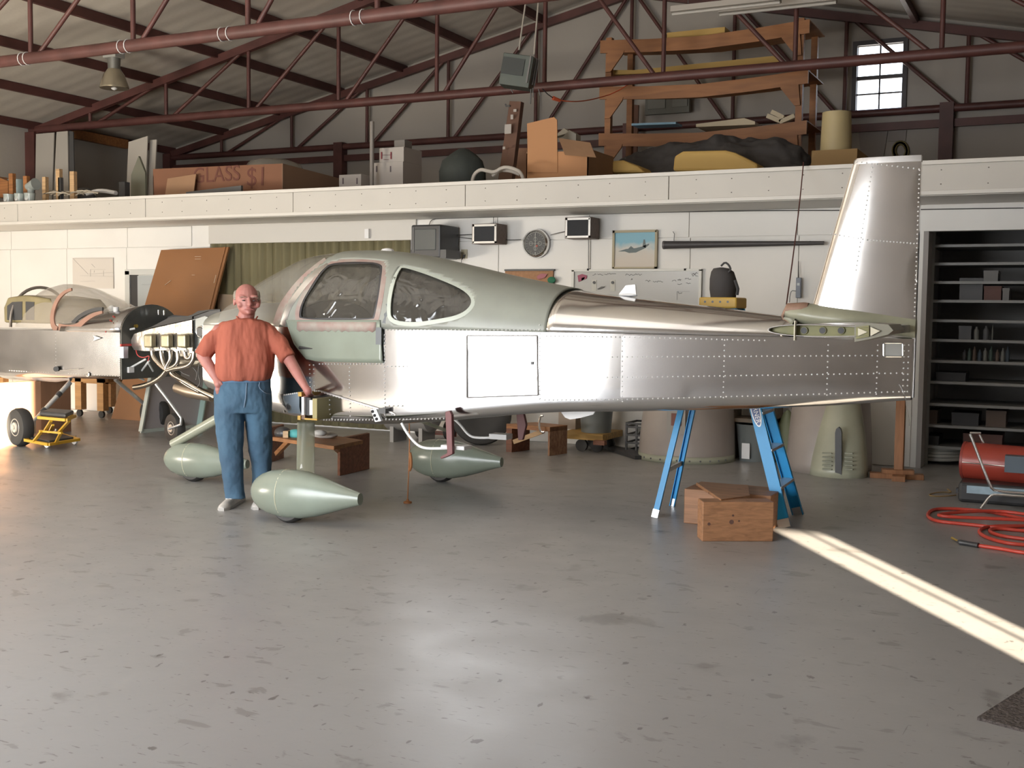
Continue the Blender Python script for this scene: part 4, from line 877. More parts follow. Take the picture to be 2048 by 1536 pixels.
# shirt
sh = MB()
def ring(cx0, cx1, py, d, dep, n=28, e=2.4):
    A = P3(cx0, py, d); B = P3(cx1, py, d); c = (A+B)/2; w = np.linalg.norm(B-A)/2; r = []
    for a in np.linspace(0, 2*math.pi, n+1)[:-1]:
        ca, sa = math.cos(a), math.sin(a); r.append(c+PX*w*np.sign(ca)*abs(ca)**(2/e)+PY*dep*np.sign(sa)*abs(sa)**(2/e))
    return r
sh.loft([ring(473, 514, 637, .015, .08), ring(464, 521, 640, .015, .10), ring(450, 533, 645, .02, .115), ring(440, 542, 652, .025, .125), ring(433, 549, 668, .025, .135), ring(433, 548, 690, .015, .15), ring(432, 549, 712, .0, .165), ring(430, 549, 735, -.01, .175), ring(430, 546, 750, -.01, .17), ring(434, 542, 760, -.005, .16)])
def along(a, b_, t): return np.array(a)*(1-t)+np.array(b_)*t
caps(sh, [P3(450, 661, .03), along(sL, eL, .5)], [.068, .070]); sh.cyl(along(sL, eL, .5), along(sL, eL, 1.02), .070, .067)
caps(sh, [P3(532, 661, .02), along(sR, eR, .45)], [.068, .070]); sh.cyl(along(sR, eR, .45), along(sR, eR, .95), .070, .068)
so = remesh(sh, 'shirt', tee, MAN, .008, 3); wrinkle(so, .075, .028, (1.0, 1.0, .28))
build(MB().tube([P3(473, 633, .0), P3(479, 642, -.06), P3(489, 648, -.085), P3(501, 647, -.085), P3(510, 641, -.06), P3(515, 633, .0)], .006, 8, smooth=2), 'collar', tee, MAN, smooth=True)
# folds on the shirt front
fo = MB()
for a, c, dd in (((450, 665), (444, 745), -.115), ((462, 668), (470, 725), -.15), ((536, 668), (541, 750), -.11), ((525, 672), (529, 748), -.14), ((505, 655), (493, 715), -.165)):
    A = P3(*a, dd+.045); Bm = P3((a[0]+c[0])/2, (a[1]+c[1])/2, dd+.0); C = P3(*c, dd-.005); fo.tube([A, Bm, C], [.005, .011, .005], 8)
# jeans
jn = MB()
jn.loft([ring(434, 541, 753, .0, .145), ring(431, 543, 765, 0, .15), ring(428, 543, 785, .0, .155), ring(428, 544, 808, .0, .155), ring(431, 544, 824, .0, .14)])
def leg(b, st):
    b.loft([ring(a, c, y, d, dep, 24, 2.2) for a, c, y, d, dep in st])
leg(jn, [(428, 489, 812, 0, .135), (429, 488, 840, 0, .125), (432, 488, 868, -.01, .115), (437, 487, 895, -.02, .10), (439, 487, 915, -.02, .09), (443, 487, 940, -.01, .085), (447, 487, 965, 0, .08), (449, 489, 985, 0, .08), (449, 491, 996, 0, .08)])
leg(jn, [(486, 544, 812, .0, .135), (491, 544, 840, .02, .125), (494, 544, 870, .04, .115), (497, 544, 900, .06, .10), (502, 544, 925, .08, .09), (504, 542, 950, .09, .085), (505, 541, 972, .10, .08), (505, 541, 990, .10, .08)])
jo = remesh(jn, 'jeans', jean, MAN, .0075, 3); wrinkle(jo, .085, .022, (1, 1, .7))
bt = MB().loft([ring(434, 541, 757, -.002, .152), ring(433, 542, 762.5, -.002, .155)], True); build(bt, 'waistband', M('denim_seam', (.09, .16, .26), .85), MAN, smooth=True)
thread = M('denim_stitch', (.17, .24, .33), .8)
for pts_ in ([P3(493, 766, -.157), P3(492, 790, -.163), P3(488, 815, -.157)], [P3(451, 762, -.12), P3(455, 775, -.13), P3(447, 786, -.11), P3(434, 790, -.05)], [P3(520, 762, -.13), P3(517, 775, -.14), P3(530, 786, -.12), P3(541, 788, -.05)]): build(MB().tube(pts_, .0035, 6, smooth=1), 'stitching', thread, MAN)
shoe = M('white_leather', (.60, .57, .53), .6, var=.2, vscale=14)
def shoeb(toe, heel, name):
    T = Vector(tuple(Zp(*toe))); H_ = Vector(tuple(Zp(*heel))); d = (T-H_).normalized(); s_ = Vector((-d.y, d.x, 0)); L = (T-H_).length; b = MB(); r = []
    for u, w, h0 in ((0, .028, .06), (.06, .036, .09), (.3, .04, .10), (.5, .043, .085), (.7, .05, .065), (.88, .046, .05), (.97, .032, .04), (1.0, .015, .03)):
        c = H_+d*L*u; r.append([c+s_*w*math.cos(a)+Vector((0, 0, .018+max(0, math.sin(a))*(h0-.018)+min(0, math.sin(a))*.016)) for a in np.linspace(0, 2*math.pi, 19)[:-1]])
    o = build(b.loft(r), 'shoe', shoe, MAN, smooth=True)
    so_ = [[c+s_*w*1.06*math.cos(a)+Vector((0, 0, .011+.011*np.sign(math.sin(a)))) for a in np.linspace(0.01, 2*math.pi+.01, 19)[:-1]] for c, w in [(H_+d*L*(u*1.01-.005), w) for u, w in ((0, .03), (.08, .038), (.4, .041), (.7, .051), (.9, .046), (1.0, .02))]]
    build(MB().loft(so_), 'sole', M('sole_rubber', (.45, .43, .40), .7), o, smooth=True)
    la = MB()
    for u in (.42, .5, .58, .66): c = H_+d*L*u+Vector((0, 0, .098-.05*(u-.35)*2)); la.tube([c-s_*.025, c+Vector((0, 0, .004)), c+s_*.025], .0035, 6)
    build(la, 'lace', whitep, o)
shoeb((443, 1022), (484, 1000), 'shoe'); shoeb((512, 1020), (533, 996), 'shoe')
# ================================================================ ladder, blocks and things on the floor
blue = M('blue_ladder_fibreglass', (.015, .28, .60), .4, spec=.4); lal = M('ladder_aluminium', (.6, .6, .6), .4, .8)
LAD = thing('step_ladder', 'blue fibreglass step ladder standing astride behind the tail of the airplane', 'ladder', (-2.4, 8.65, 0))
apex = Yp(1446, 604, 8.72); TZ = float(apex[2]); AX = float(apex[0]); print('ladder apex', apex)
def lbar(foot, top, w, d, name, mat=blue):
    f = Vector(tuple(map(float, foot))); t = Vector(tuple(map(float, top))); dx = (t-f).normalized(); s_ = Vector((0, 1, 0)); s_ = (s_-dx*s_.dot(dx)).normalized(); nn = dx.cross(s_)
    sg = 1 if foot[1] < 8.65 else -1
    b = MB()
    # channel section: web faces along Y, flanges behind
    b.bar(f, t, w, .008, up=s_); o = build(b, name, mat, LAD)
    fl = MB(); fl.bar(f+nn*(w/2-.004)+s_*sg*d/2, t+nn*(w/2-.004)+s_*sg*d/2, .006, d, up=s_); fl.bar(f-nn*(w/2-.004)+s_*sg*d/2, t-nn*(w/2-.004)+s_*sg*d/2, .006, d, up=s_); build(fl, 'rail_flange', blue, o)
    build(MB().bar(f-dx*.0, f+dx*.065, w+.006, .014, up=s_), 'foot_plate', lal, o)
    return o
fN, fF = Zp(1569, 1055), Zp(1597, 1030); rN, rF = Zp(1309, 1035), Zp(1345, 1012)
TN = (AX+.09, 8.60, TZ-.03); TF = (AX+.09, 8.84, TZ-.03); UN = (AX-.10, 8.60, TZ-.03); UF = (AX-.10, 8.84, TZ-.03)
lbar(fN, TN, .088, .03, 'front_rail'); lbar(fF, TF, .088, .03, 'front_rail'); lbar(rN, UN, .045, .025, 'rear_rail'); lbar(rF, UF, .045, .025, 'rear_rail')
for k in range(1, 6):
    t = k/6; a = np.array(fN)*(1-t)+np.array(TN)*t; c = np.array(fF)*(1-t)+np.array(TF)*t
    st = build(MB().prism([a+np.array([-.045, 0, 0]), c+np.array([-.045, 0, 0]), c+np.array([.045, 0, 0]), a+np.array([.045, 0, 0])], (0, 0, .022)), 'step', lal, LAD)
for t in (.22, .55): a = np.array(rN)*(1-t)+np.array(UN)*t; c = np.array(rF)*(1-t)+np.array(UF)*t; build(MB().bar(a, c, .02, .035), 'rear_brace', lal, LAD)
ycap = M('yellow_ladder_top', (.60, .38, .07), .5)
cap = build(MB().box(AX-.15, AX+.15, 8.57, 8.87, TZ-.05, TZ+.035), 'ladder_top', ycap, LAD, bevel=.012)
hb3 = MB()
for k in range(4): hb3.cyl((AX-.1+k*.06, 8.568, TZ), (AX-.1+k*.06, 8.572, TZ), .009, seg=10)
build(hb3, 'tool_hole', blackp, cap)
# oval sticker with lettering on the near front rail
dv = Vector(tuple(np.array(TN)-np.array(fN))).normalized(); sc_ = Yp(1523, 826, float(fN[1])+.1); 
t_ = (Vector(tuple(sc_)).z)/TN[2]; base = Vector(tuple(np.array(fN)*(1-t_)+np.array(TN)*t_)); uu = dv; nn_ = Vector((0, -1, 0)); rr_ = uu.cross(nn_).normalized()*-1
P = [base+uu*(.13*math.cos(a)+.02)+rr_*.036*math.sin(a)+Vector((0, -.006, 0)) for a in np.linspace(0, 2*math.pi, 33)[:-1]]
st = build(MB().prism(P, (0, -.001, 0)), 'oval_sticker', whitep, LAD)
P = [base+uu*(.118*math.cos(a)+.02)+rr_*.028*math.sin(a)+Vector((0, -.0075, 0)) for a in np.linspace(0, 2*math.pi, 33)[:-1]]; build(MB().prism(P, (0, -.0006, 0)), 'sticker_ground', M('sticker_blue', (.04, .08, .25), .4), st)
text('WERNER', base+uu*.02+Vector((0, -.010, 0)), .05, -uu, rr_*-1 if rr_.x < 0 else rr_, whitep, st)
# backpack on the ladder
bk = MB(); A = Yp(1420, 578, 8.7); Bq = Yp(1471, 578, 8.7); cxk = float(A[0]+Bq[0])/2; wk = float(Bq[0]-A[0])/2
bk.loft([[(cxk+wk*s*math.cos(a)*(1 if abs(math.cos(a)) > .01 else 1)+o, 8.72+.11*s*math.sin(a), z) for a in np.linspace(0, 2*math.pi, 21)[:-1]] for s, z, o in ((.95, TZ+.035, 0), (1.05, TZ+.10, 0), (1.0, TZ+.18, -.005), (.86, TZ+.235, -.01), (.6, TZ+.262, -.02), (.15, TZ+.27, -.02))])
cb = thing('backpack', 'black cloth bag resting on the yellow top of the blue ladder', 'bag', (cxk, 8.72, TZ))
build(bk, 'bag_body', cloth_dk, cb, smooth=True); build(MB().tube([Yp(*p, 8.66) for p in ((1442, 532), (1450, 524), (1458, 530), (1462, 540), (1456, 545))], .008, 8, smooth=1), 'bag_handle', blackp, cb, smooth=True)
build(MB().tube([Yp(*p, 8.6) for p in ((1470, 560), (1476, 578), (1474, 590))], .012, 8), 'bag_strap', blackp, cb)
# timber blocks
tw = wood('timber_block_wood', (.38, .185, .088), .62, (1, 12, 30), .55, knots=True)
def block(px0, px1, pyb, pyt, depth, label, ry=0.):
    a, b = Zp(px0, pyb), Zp(px1, pyb); A = Vector(tuple(a)); B = Vector(tuple(b)); d = (B-A).normalized(); n = Vector((-d.y, d.x, 0)); nrm = np.array([d.y, -d.x, 0]); r = ray(px0, pyt); t = ((a-OO)@nrm)/(r@nrm); h = float((OO+r*t)[2])
    o = one('timber_block', label, 'timber block', MB().prism([A, B, B+n*depth, A+n*depth], (0, 0, h)), tw, 'timber blocks under the tail', bevel=.006); return h
block(1404, 1546, 1083, 1004, .16, 'nearest timber block showing a knotted long face in front of the blue ladder')
a_ = Zp(1367, 1046); nr_ = ray(1367, 977); h2_ = float((OO+nr_*((a_[1]-OO[1])/nr_[1]))[2]); print('blk', a_, h2_)
one('timber_block', 'wider timber block with end grain knots showing behind and left of the nearest one', 'timber block', MB().box(float(a_[0]), float(a_[0])+.66, float(a_[1]), float(a_[1])+.42, 0, h2_), tw, 'timber blocks under the tail', bevel=.006)
def tblock(P, z0, z1, label): one('timber_block', label, 'timber block', MB().prism([(q[0], q[1], z0) for q in P], (0, 0, z1-z0)), tw, 'timber blocks under the tail', bevel=.005)
P = [Zp(*p, .26) for p in ((1392, 966), (1496, 970), (1500, 1000), (1420, 1004))]
tblock([Zp(*p, h2_+.02) for p in ((1392, 966), (1497, 971), (1500, 992), (1442, 1000))], h2_+.001, h2_+.025, 'thin timber offcut lying flat on top of the wider block')
# wooden prop under the tail
ow = wood('prop_wood', (.36, .17, .08), .6, (14, 14, 1.5))
T = thing('tail_stand', 'brown wooden post on a stacked plank base propping up the tail', 'stand', Zp(1797, 960)); tb_ = Zp(1797, 957)
pxb = float(tb_[0]); pyb = float(tb_[1]); topz = float(Yp(1800, 800, pyb-.9)[2])
build(MB().bar((pxb, pyb, .09), (pxb+.0, pyb, 1.32), .085, .085), 'post', ow, T, bevel=.004)
build(MB().ob((pxb-.02, pyb, .025), (.50, .12, .05), .2), 'base_plank', ow, T, bevel=.003); build(MB().ob((pxb, pyb+.02, .025), (.12, .50, .05), .12), 'base_plank', ow, T, bevel=.003); build(MB().ob((pxb-.01, pyb, .07), (.30, .14, .04), .2), 'base_plank', ow, T, bevel=.003)
build(MB().box(pxb-.07, pxb+.07, pyb-.07, pyb+.07, 1.32, 1.345), 'top_plate', ow, T)
# engine cowl halves standing on end
gm = M('cowl_grey', (.40, .355, .325), .4, var=.12, vscale=2.5); go = M('cowl_green', (.42, .43, .33), .3, var=.15, vscale=3)
def shellrings(base, height, rb, rt, dy, ang0=math.pi, ang1=2*math.pi, n=30, ex=2.6):
    rows = []
    for k in range(13):
        t = k/12; rx = rb[0]+(rt[0]-rb[0])*t**1.6; ry = rb[1]+(rt[1]-rb[1])*t**1.3
        rows.append([(base[0]+rx*np.sign(math.cos(a))*abs(math.cos(a))**(2/ex), base[1]+ry*math.sin(a)+dy*t, height*t) for a in np.linspace(ang0, ang1, n)])
    return rows
c1 = (float(Zp(1290, 912)[0]+Zp(1480, 912)[0])/2, 11.95)
w1 = float(Yp(1478, 920, 11.9)[0]-Yp(1292, 920, 11.9)[0])/2
CW = thing('engine_cowl', 'grey fibreglass cowl half with a green flange standing on end behind the rear ladder leg', 'cowl', (c1[0], 11.95, 0), 'engine cowl halves on the floor')
R1 = shellrings(c1, 1.12, (w1, .55), (w1*.80, .42), .05); build(MB().grid(R1), 'cowl_shell', gm, CW, smooth=True, solid=.006)
build(MB().grid([[ (p[0], p[1]-.005, z) for p in R1[0]] for z in (.0, .075)]), 'cowl_flange', go, CW, smooth=True, solid=.006)
sc = MB(); 
for k in range(3, 27, 2): p = R1[0][k]; sc.cyl((p[0], p[1]-.012, .035), (p[0], p[1]-.005, .035), .01, seg=8)
build(sc, 'flange_bolt', blackp, CW)
q = Yp(1352, 840, 11.40); build(MB().box(q[0]-.10, q[0]+.10, 11.40, 11.415, q[2]-.14, q[2]+.14), 'light_patch', M('patch_grey', (.36, .34, .31), .5), CW); build(MB().box(q[0]-.05, q[0]+.06, 11.39, 11.40, q[2]-.06, q[2]+.07), 'red_brown_patch', M('red_brown', (.20, .07, .05), .5), CW)
c2 = (float(Yp(1655, 945, 11.9)[0]), 12.0); w2 = float(Yp(1745, 930, 11.9)[0]-Yp(1578, 930, 11.9)[0])/2
C2 = thing('engine_cowl', 'cowl half with green centre scoop, black slot and louvres, standing beside the tail stand', 'cowl', (c2[0], 12.0, 0), 'engine cowl halves on the floor')
R2 = shellrings(c2, 1.15, (w2, .62), (w2*.78, .45), .05); build(MB().grid(R2), 'cowl_shell', gm, C2, smooth=True, solid=.006)
rows = []
for k in range(15):
    t = k/14; z = 1.12*t; w = .27*(1-t**1.5)**.75+.008; yb_ = 12.0-.62+.20*t; rows.append([(float(Yp(1671, 940, 11.3)[0])+w*math.cos(a), yb_+.10-(.16*(1-t)+.10)*math.sin(a)**.8, z) for a in np.linspace(math.pi, 0, 17)])
scp = build(MB().grid(rows), 'cowl_scoop', go, C2, smooth=True, solid=.006)
q = Yp(1677, 905, 11.24); 
build(MB().prism([Yp(*p, 11.235) for p in ((1670, 950), (1670, 866), (1672, 858), (1677, 854), (1681, 858), (1683, 866), (1683, 950))], (0, .05, 0)), 'exhaust_slot', blackp, scp)
lv = MB()
for s in ((1645, 1664), (1690, 1706)):
    for k in range(5):
        a, b_ = Yp(s[0], 906+k*8, 11.25), Yp(s[1], 907+k*8, 11.235); lv.bar(a, b_, .02, .012)
stuff(build(lv, 'louvre', M('louvre_green', (.22, .23, .17), .4), scp))
one('wheel_fairing', 'small green fairing half leaning on the wall between the ladder and the cowl', 'fairing', MB().loft([[(float(Yp(1573, 920, 12.2)[0])+w*math.cos(a), 12.2+.04*math.sin(a), z) for a in np.linspace(0, 2*math.pi, 17)[:-1]] for z, w in ((.02, .10), (.2, .12), (.4, .10), (.52, .05), (.56, .01))]), M('olive_fairing', (.22, .24, .13), .5), smooth=True)
# bin with label behind ladder
T = thing('waste_bin', 'grey plastic bin with a white paper label behind the blue ladder', 'bin', Zp(1497, 925)); q = Zp(1497, 925)
build(MB().lathe((q[0], q[1]+.2, 0), [(.01, 0), (.15, 0), (.19, .38), (.20, .40), (.18, .40), (.14, .02)], seg=28), 'bin_body', M('bin_grey', (.20, .22, .22), .5), T, smooth=True)
A = Yp(1484, 886, q[1]); Bq = Yp(1499, 918, q[1]); build(MB().box(float(A[0]), float(Bq[0]), q[1]-.005, q[1]+.0, float(Bq[2]), float(A[2])), 'paper_label', whitep, T)
one('wall_rack', 'brown slatted rack in the shade behind the front ladder rail', 'rack', MB().box(-3.35, -2.85, 12.0, 12.4, .42, .46).box(-3.35, -2.85, 12.0, 12.4, .62, .66).box(-3.35, -2.85, 12.0, 12.4, .82, .86).box(-3.35, -3.31, 12.0, 12.4, 0, .95).box(-2.89, -2.85, 12.0, 12.4, 0, .95), wood('rack_brown', (.25, .19, .13)))
# low bench left of the near wheel
BN = thing('low_bench', 'low orange-stained wooden bench with a thick end block, behind the near wheel fairing', 'bench', Zp(640, 930))
bz = .40
def B3(px, py, z): return Zp(px, py, z)
tp = [B3(545, 874, bz), B3(668, 892, bz), B3(726, 880, bz), B3(612, 862, bz)]
build(MB().prism(tp, (0, 0, -.035)), 'bench_top', orangew, BN, bevel=.003)
def bxz(P, z0, z1, name, mat): build(MB().prism([(p[0], p[1], z0) for p in P], (0, 0, z1-z0)), name, mat, BN, bevel=.003)
redw = wood('red_brown_wood', (.22, .085, .045)); A, Bq = Zp(680, 952), Zp(739, 938); bxz([A, Bq, Bq+np.array([-.05, .03, 0]), A+np.array([-.05, .03, 0])], 0, .36, 'end_leg', redw)
A, Bq = Zp(542, 925), Zp(568, 916); bxz([A, Bq, Bq+np.array([-.05, .03, 0]), A+np.array([-.05, .03, 0])], 0, .36, 'end_leg', redw)
for f, g in (((553, 908), (583, 877)), ((682, 905), (660, 886))): a = Zp(*f, .2); b_ = Zp(*g, .37); build(MB().bar(a, b_, .04, .04), 'diagonal_brace', orangew, BN)
one('shop_cloth', 'white crumpled cloth on the low bench', 'cloth', MB().ell(Zp(647, 869, bz+.03), (.15, .08, .035), 24, 12).ell(Zp(640, 866, bz+.06), (.07, .05, .03), 18, 10), M('white_cloth', (.56, .55, .52), .9, bump=.7, bscale=9), smooth=True)
one('tool_pouch', 'dark tool pouch on the left end of the low bench', 'bag', MB().ell(Zp(566, 866, bz+.03), (.09, .07, .06), 14, 8), blackp, smooth=True)
one('glove', 'turquoise glove beside the pouch on the low bench', 'glove', MB().ell(Zp(591, 868, bz+.03), (.08, .05, .045), 14, 8), M('turquoise', (.10, .42, .42), .7), smooth=True)
one('wood_scrap', 'tan offcut between the pouch and the glove', 'offcut', MB().ob(Zp(574, 868, bz+.03), (.05, .08, .06), .3), lightw)
# OSB end sawbench with bucket, far wall
osb = M('chipboard', (.34, .20, .12), .8, var=.5, vscale=28, stretch=(1, 1, .6), col2=(.20, .10, .06))
T = thing('work_bench', 'small workbench with a speckled chipboard end panel under the tail cone', 'bench', Zp(1100, 910)); A, Bq = Zp(1099, 912), Zp(1134, 907)
h_ = float(Yp(1099, 856, float(A[1]))[2])
build(MB().prism([A, Bq, Bq+np.array([-.03, .02, 0]), A+np.array([-.03, .02, 0])], (0, 0, h_)), 'end_panel', osb, T); C = Zp(1028, 905); D = Zp(1040, 900)
build(MB().prism([(C[0]-.1, C[1], h_-.04), (A[0], A[1], h_-.04), (Bq[0], Bq[1], h_-.04), (C[0]+.1, C[1]+.35, h_-.04)], (0, 0, .05)), 'bench_top', orangew, T)
build(MB().prism([(C[0]-.1, C[1]-.0, 0), (C[0]-.03, C[1], 0), (C[0]+.05, C[1]+.3, 0), (C[0]-.02, C[1]+.3, 0)], (0, 0, h_-.04)), 'end_leg', redw, T); build(MB().bar((C[0], C[1], .12), (C[0]+.35, C[1], h_-.05), .05), 'diagonal_brace', lightw, T)
q = Yp(1086, 850, float(A[1])-.05); build(MB().tube([(q[0], q[1], q[2]+.10), (q[0]-.03, q[1], q[2]+.1), (q[0]-.045, q[1], q[2]+.05), (q[0]-.045, q[1], q[2]-.04), (q[0]-.02, q[1], q[2]-.08), (q[0]+.02, q[1], q[2]-.075)], .012, 8, smooth=2), 'clamp', chrome, T, smooth=True)
T = thing('wheeled_dolly', 'low dolly with a yellow edge carrying a metal bucket by the back wall', 'dolly', (-4.9, 11.9, 0)); A = Zp(1140, 903); Bq = Zp(1222, 905)
build(MB().box(float(A[0])-.15, float(Bq[0])-.05, 11.8, 12.42, .14, .21), 'dolly_deck', yellowp if 0 else wood('dolly_wood', (.50, .30, .08)), T)
build(MB().box(float(A[0])+.3, float(Bq[0]), 11.72, 11.8, .10, .15), 'dolly_rail', redw, T)
for x in (float(A[0])+.1, float(Bq[0])-.15): build(MB().cyl((x, 11.85, .07), (x, 11.90, .07), .07), 'caster', rub, T); build(MB().cyl((x, 12.2, .07), (x, 12.25, .07), .07), 'caster', rub, T)
q = Yp(1192, 870, 12.05); T = thing('metal_bucket', 'galvanised bucket with straw-coloured rope in it, standing on the dolly', 'bucket', (float(q[0]), 12.05, .21))
build(MB().lathe((q[0], 12.05, .21), [(.01, 0), (.17, 0), (.20, .38), (.21, .39), (.19, .38), (.16, .03)], seg=28), 'bucket_body', M('galvanised', (.23, .25, .25), .45, .5), T, smooth=True)
rp_ = MB()
for k in range(6): rp_.tube([(q[0]+(.14+.03*math.sin(k))*math.cos(a+k), 12.05+(.13)*math.sin(a+k), .59+.012*k+.01*math.sin(3*a)) for a in np.arange(0, 6.3, .5)], .012, 6)
build(rp_, 'rope_coil', M('straw_rope', (.33, .22, .09), .9), T)
one('cardboard_box', 'plain tan box behind the metal bucket', 'box', MB().box(float(Yp(1133, 0, 12.2)[0]), float(Yp(1168, 0, 12.2)[0]), 12.15, 12.4, .212, .66), M('pale_box', (.36, .30, .25), .7))
T = thing('plastic_crate', 'black plastic crate against the back wall beside the grey cowl half', 'crate', (-4.35, 12.1, 0)); A, Bq = Yp(1250, 907, 11.95), Yp(1291, 907, 11.95)
x0, x1 = float(A[0]), float(Bq[0]); cz = .34
build(MB().box(x0, x1+.08, 11.95, 12.3, 0, .015), 'crate_floor', blackp, T); cr = MB()
for z in (0.02, .11, .20, .29, .33): cr.box(x0, x1+.08, 11.95, 11.965, z, z+.022); cr.box(x0, x1+.08, 12.285, 12.30, z, z+.022); cr.box(x0, x0+.015, 11.95, 12.3, z, z+.022); cr.box(x1+.065, x1+.08, 11.95, 12.3, z, z+.022)
build(cr, 'crate_side', blackp, T)
for x in (x0, x0+.12, x1-.04, x1+.06): build(MB().box(x, x+.02, 11.948, 11.97, 0, .35), 'crate_corner', blackp, T)
build(MB().tube([(x0+.08, 12.1, .2), (x0+.15, 12.05, .28), (x0+.22, 12.1, .22), (x0+.25, 12.15, .27)], .03, 8, smooth=1), 'bundled_wire', M('grey_bundle', (.25, .25, .24), .5), T)
one('rubber_mat', 'black flat tool lying on the floor in front of the crate', 'tool', MB().prism([Zp(*p, .001) for p in ((1216, 901), (1230, 898), (1292, 911), (1296, 919), (1270, 919))], (0, 0, .04)), blackp)
# big tyre and cart beyond the belly
T = thing('spare_wheel', 'large black tyre standing beyond the belly of the big airplane', 'wheel', (-6.5, 11.9, 0)); q = Yp(962, 862, 11.8)
build(MB().lathe((q[0], 11.8, .36), [(.18, -.09), (.25, -.12), (.34, -.10), (.36, -.05), (.36, .05), (.34, .10), (.25, .12), (.18, .09)], (.5, -1, 0), 36), 'tyre', rub, T, smooth=True); build(MB().lathe((q[0], 11.8, .36), [(.19, -.05), (.17, .0), (.05, .03), (.01, .03)], (.5, -1, 0), 24), 'wheel_hub', darkg, T, smooth=True)
one('air_tank', 'grey horizontal tank beside the large tyre', 'tank', MB().tube([(float(q[0])-1.2, 11.6, .36), (float(q[0])-1.12, 11.6, .36), (float(q[0])-.55, 11.6, .36), (float(q[0])-.47, 11.6, .36)], [.12, .23, .23, .12], 24).box(float(q[0])-1.05, float(q[0])-1.0, 11.45, 11.75, 0, .2).box(float(q[0])-.65, float(q[0])-.6, 11.45, 11.75, 0, .2), M('tank_grey', (.26, .25, .24), .5), smooth=True)
T = thing('hand_cart', 'red hand cart with upright frame beyond the belly of the big airplane', 'cart', (-7.0, 12.1, 0)); cr_ = M('cart_red', (.25, .06, .04), .5)
for x in (-7.25, -6.85): build(MB().cyl((x, 12.2, 0.02), (x, 12.25, 1.0), .02, seg=10), 'upright', cr_, T)
for z in (.3, .6, .95): build(MB().bar((-7.25, 12.22, z), (-6.85, 12.22, z), .03), 'crossbar', cr_, T)
build(MB().cyl((-7.27, 12.05, .12), (-7.22, 12.05, .12), .12), 'cart_wheel', rub, T); build(MB().cyl((-6.87, 12.05, .12), (-6.82, 12.05, .12), .12), 'cart_wheel', rub, T); build(MB().box(-7.25, -6.85, 11.95, 12.2, .06, .08), 'toe_plate', cr_, T)
# orange plumb line
q = Yp(818, 905, CY); T = thing('plumb_line', 'orange cord hanging from the belly to a small weight on the floor', 'cord', (float(q[0]), CY, 0)); oc = M('orange_cord', (.42, .17, .06), .7)
build(MB().tube([(q[0], CY, .69), (q[0]+.006, CY, .45), (q[0]-.004, CY, .2), (q[0]-.01, CY, .03)], .005, 8, smooth=1), 'cord', oc, T); build(MB().tube([(q[0]+.008, CY, .42), (q[0]+.02, CY, .38), (q[0]+.022, CY, .30), (q[0]+.006, CY, .27)], .012, 8, smooth=1), 'cord_loop', oc, T); build(MB().lathe((q[0]-.01, CY, 0), [(.035, 0), (.035, .012), (.012, .02), (.008, .035)], seg=14), 'floor_weight', oc, T)
# rolling stool (yellow)
ST = thing('mechanic_stool', 'yellow scissor-frame rolling stool with black pads beside the left tyre', 'stool', Zp(105, 893)); ymf = M('stool_yellow', (.62, .36, .02), .4)
fp3 = [Zp(*p, .09) for p in ((50, 880), (97, 889), (158, 879), (112, 866))]
for k, (a, c) in enumerate(zip(fp3, fp3[1:]+fp3[:1])): build(MB().bar(a, c, .03), 'base_rail', ymf, ST)
for p in ((49, 890), (97, 896), (152, 889), (112, 874)): q = Zp(*p); q2_ = (q[0], q[1], .035); cs = build(MB().lathe((q[0], q[1]-.015, .04), [(.012, -.012), (.036, -.014), (.04, 0), (.036, .014), (.012, .016)], (0, 1, 0), 16), 'caster', whitep, ST, smooth=True); build(MB().cyl((q[0], q[1], .05), (q[0], q[1], .10), .012), 'caster_stem', chrome, cs)
tp = [Zp(*p, .43) for p in ((77, 835), (132, 840), (150, 832), (98, 828))]
for a, c in zip(tp, tp[1:]+tp[:1]): build(MB().bar(a, c, .028), 'seat_rail', ymf, ST)
ct = sum(tp)/4; build(MB().prism([ct+(p-ct)*.96+np.array([0, 0, .015]) for p in tp], (0, 0, .05)), 'seat_pad', blackp, ST, bevel=.02)
cb_ = sum(fp3)/4; build(MB().prism([cb_+(p-cb_)*.8 for p in fp3], (0, 0, .03)), 'lower_pad', blackp, ST, bevel=.008)
for P in (((66, 879), (84, 862), (102, 862)), ): pass
for a, za, c, zc_ in (((68, 882), .10, (83, 863), .25), ((112, 885), .10, (122, 865), .25), ((80, 862), .25, (124, 866), .25), ((90, 861), .25, (102, 842), .40), ((118, 864), .25, (138, 842), .40), ((98, 866), .12, (106, 850), .25)):
    build(MB().bar(Zp(*a, za), Zp(*c, zc_), .028, .02), 'scissor_arm', ymf, ST)
# left: tall tan box with sheets, wooden table, rag pile, red bar
T = thing('cardboard_box', 'tall tan wooden box standing behind the left tyre', 'box', Zp(60, 888)); A, Bq = Zp(-20, 880), Zp(76, 872); bxm = wood('tan_box', (.44, .25, .15), .85, (3, 3, 1)); hb_ = float(Yp(60, 762, float(Bq[1]))[2])
build(MB().prism([(A[0], A[1], 0), (Bq[0], Bq[1]+.05, 0), (Bq[0]-.10, Bq[1]+.6, 0), (A[0]-.1, A[1]+.6, 0)], (0, 0, hb_)), 'box_body', bxm, T)
one('cloth_bundle', 'white folded cloth and bag on top of the tall tan box', 'cloth', MB().ell((float(Bq[0])-.25, float(Bq[1])+.15, hb_+.06), (.32, .16, .07), 18, 10).ell((float(Bq[0])-.62, float(Bq[1])+.2, hb_+.10), (.30, .2, .11), 18, 10), M('white_cloth', (.56, .55, .52), .9, bump=.7, bscale=9), smooth=True)
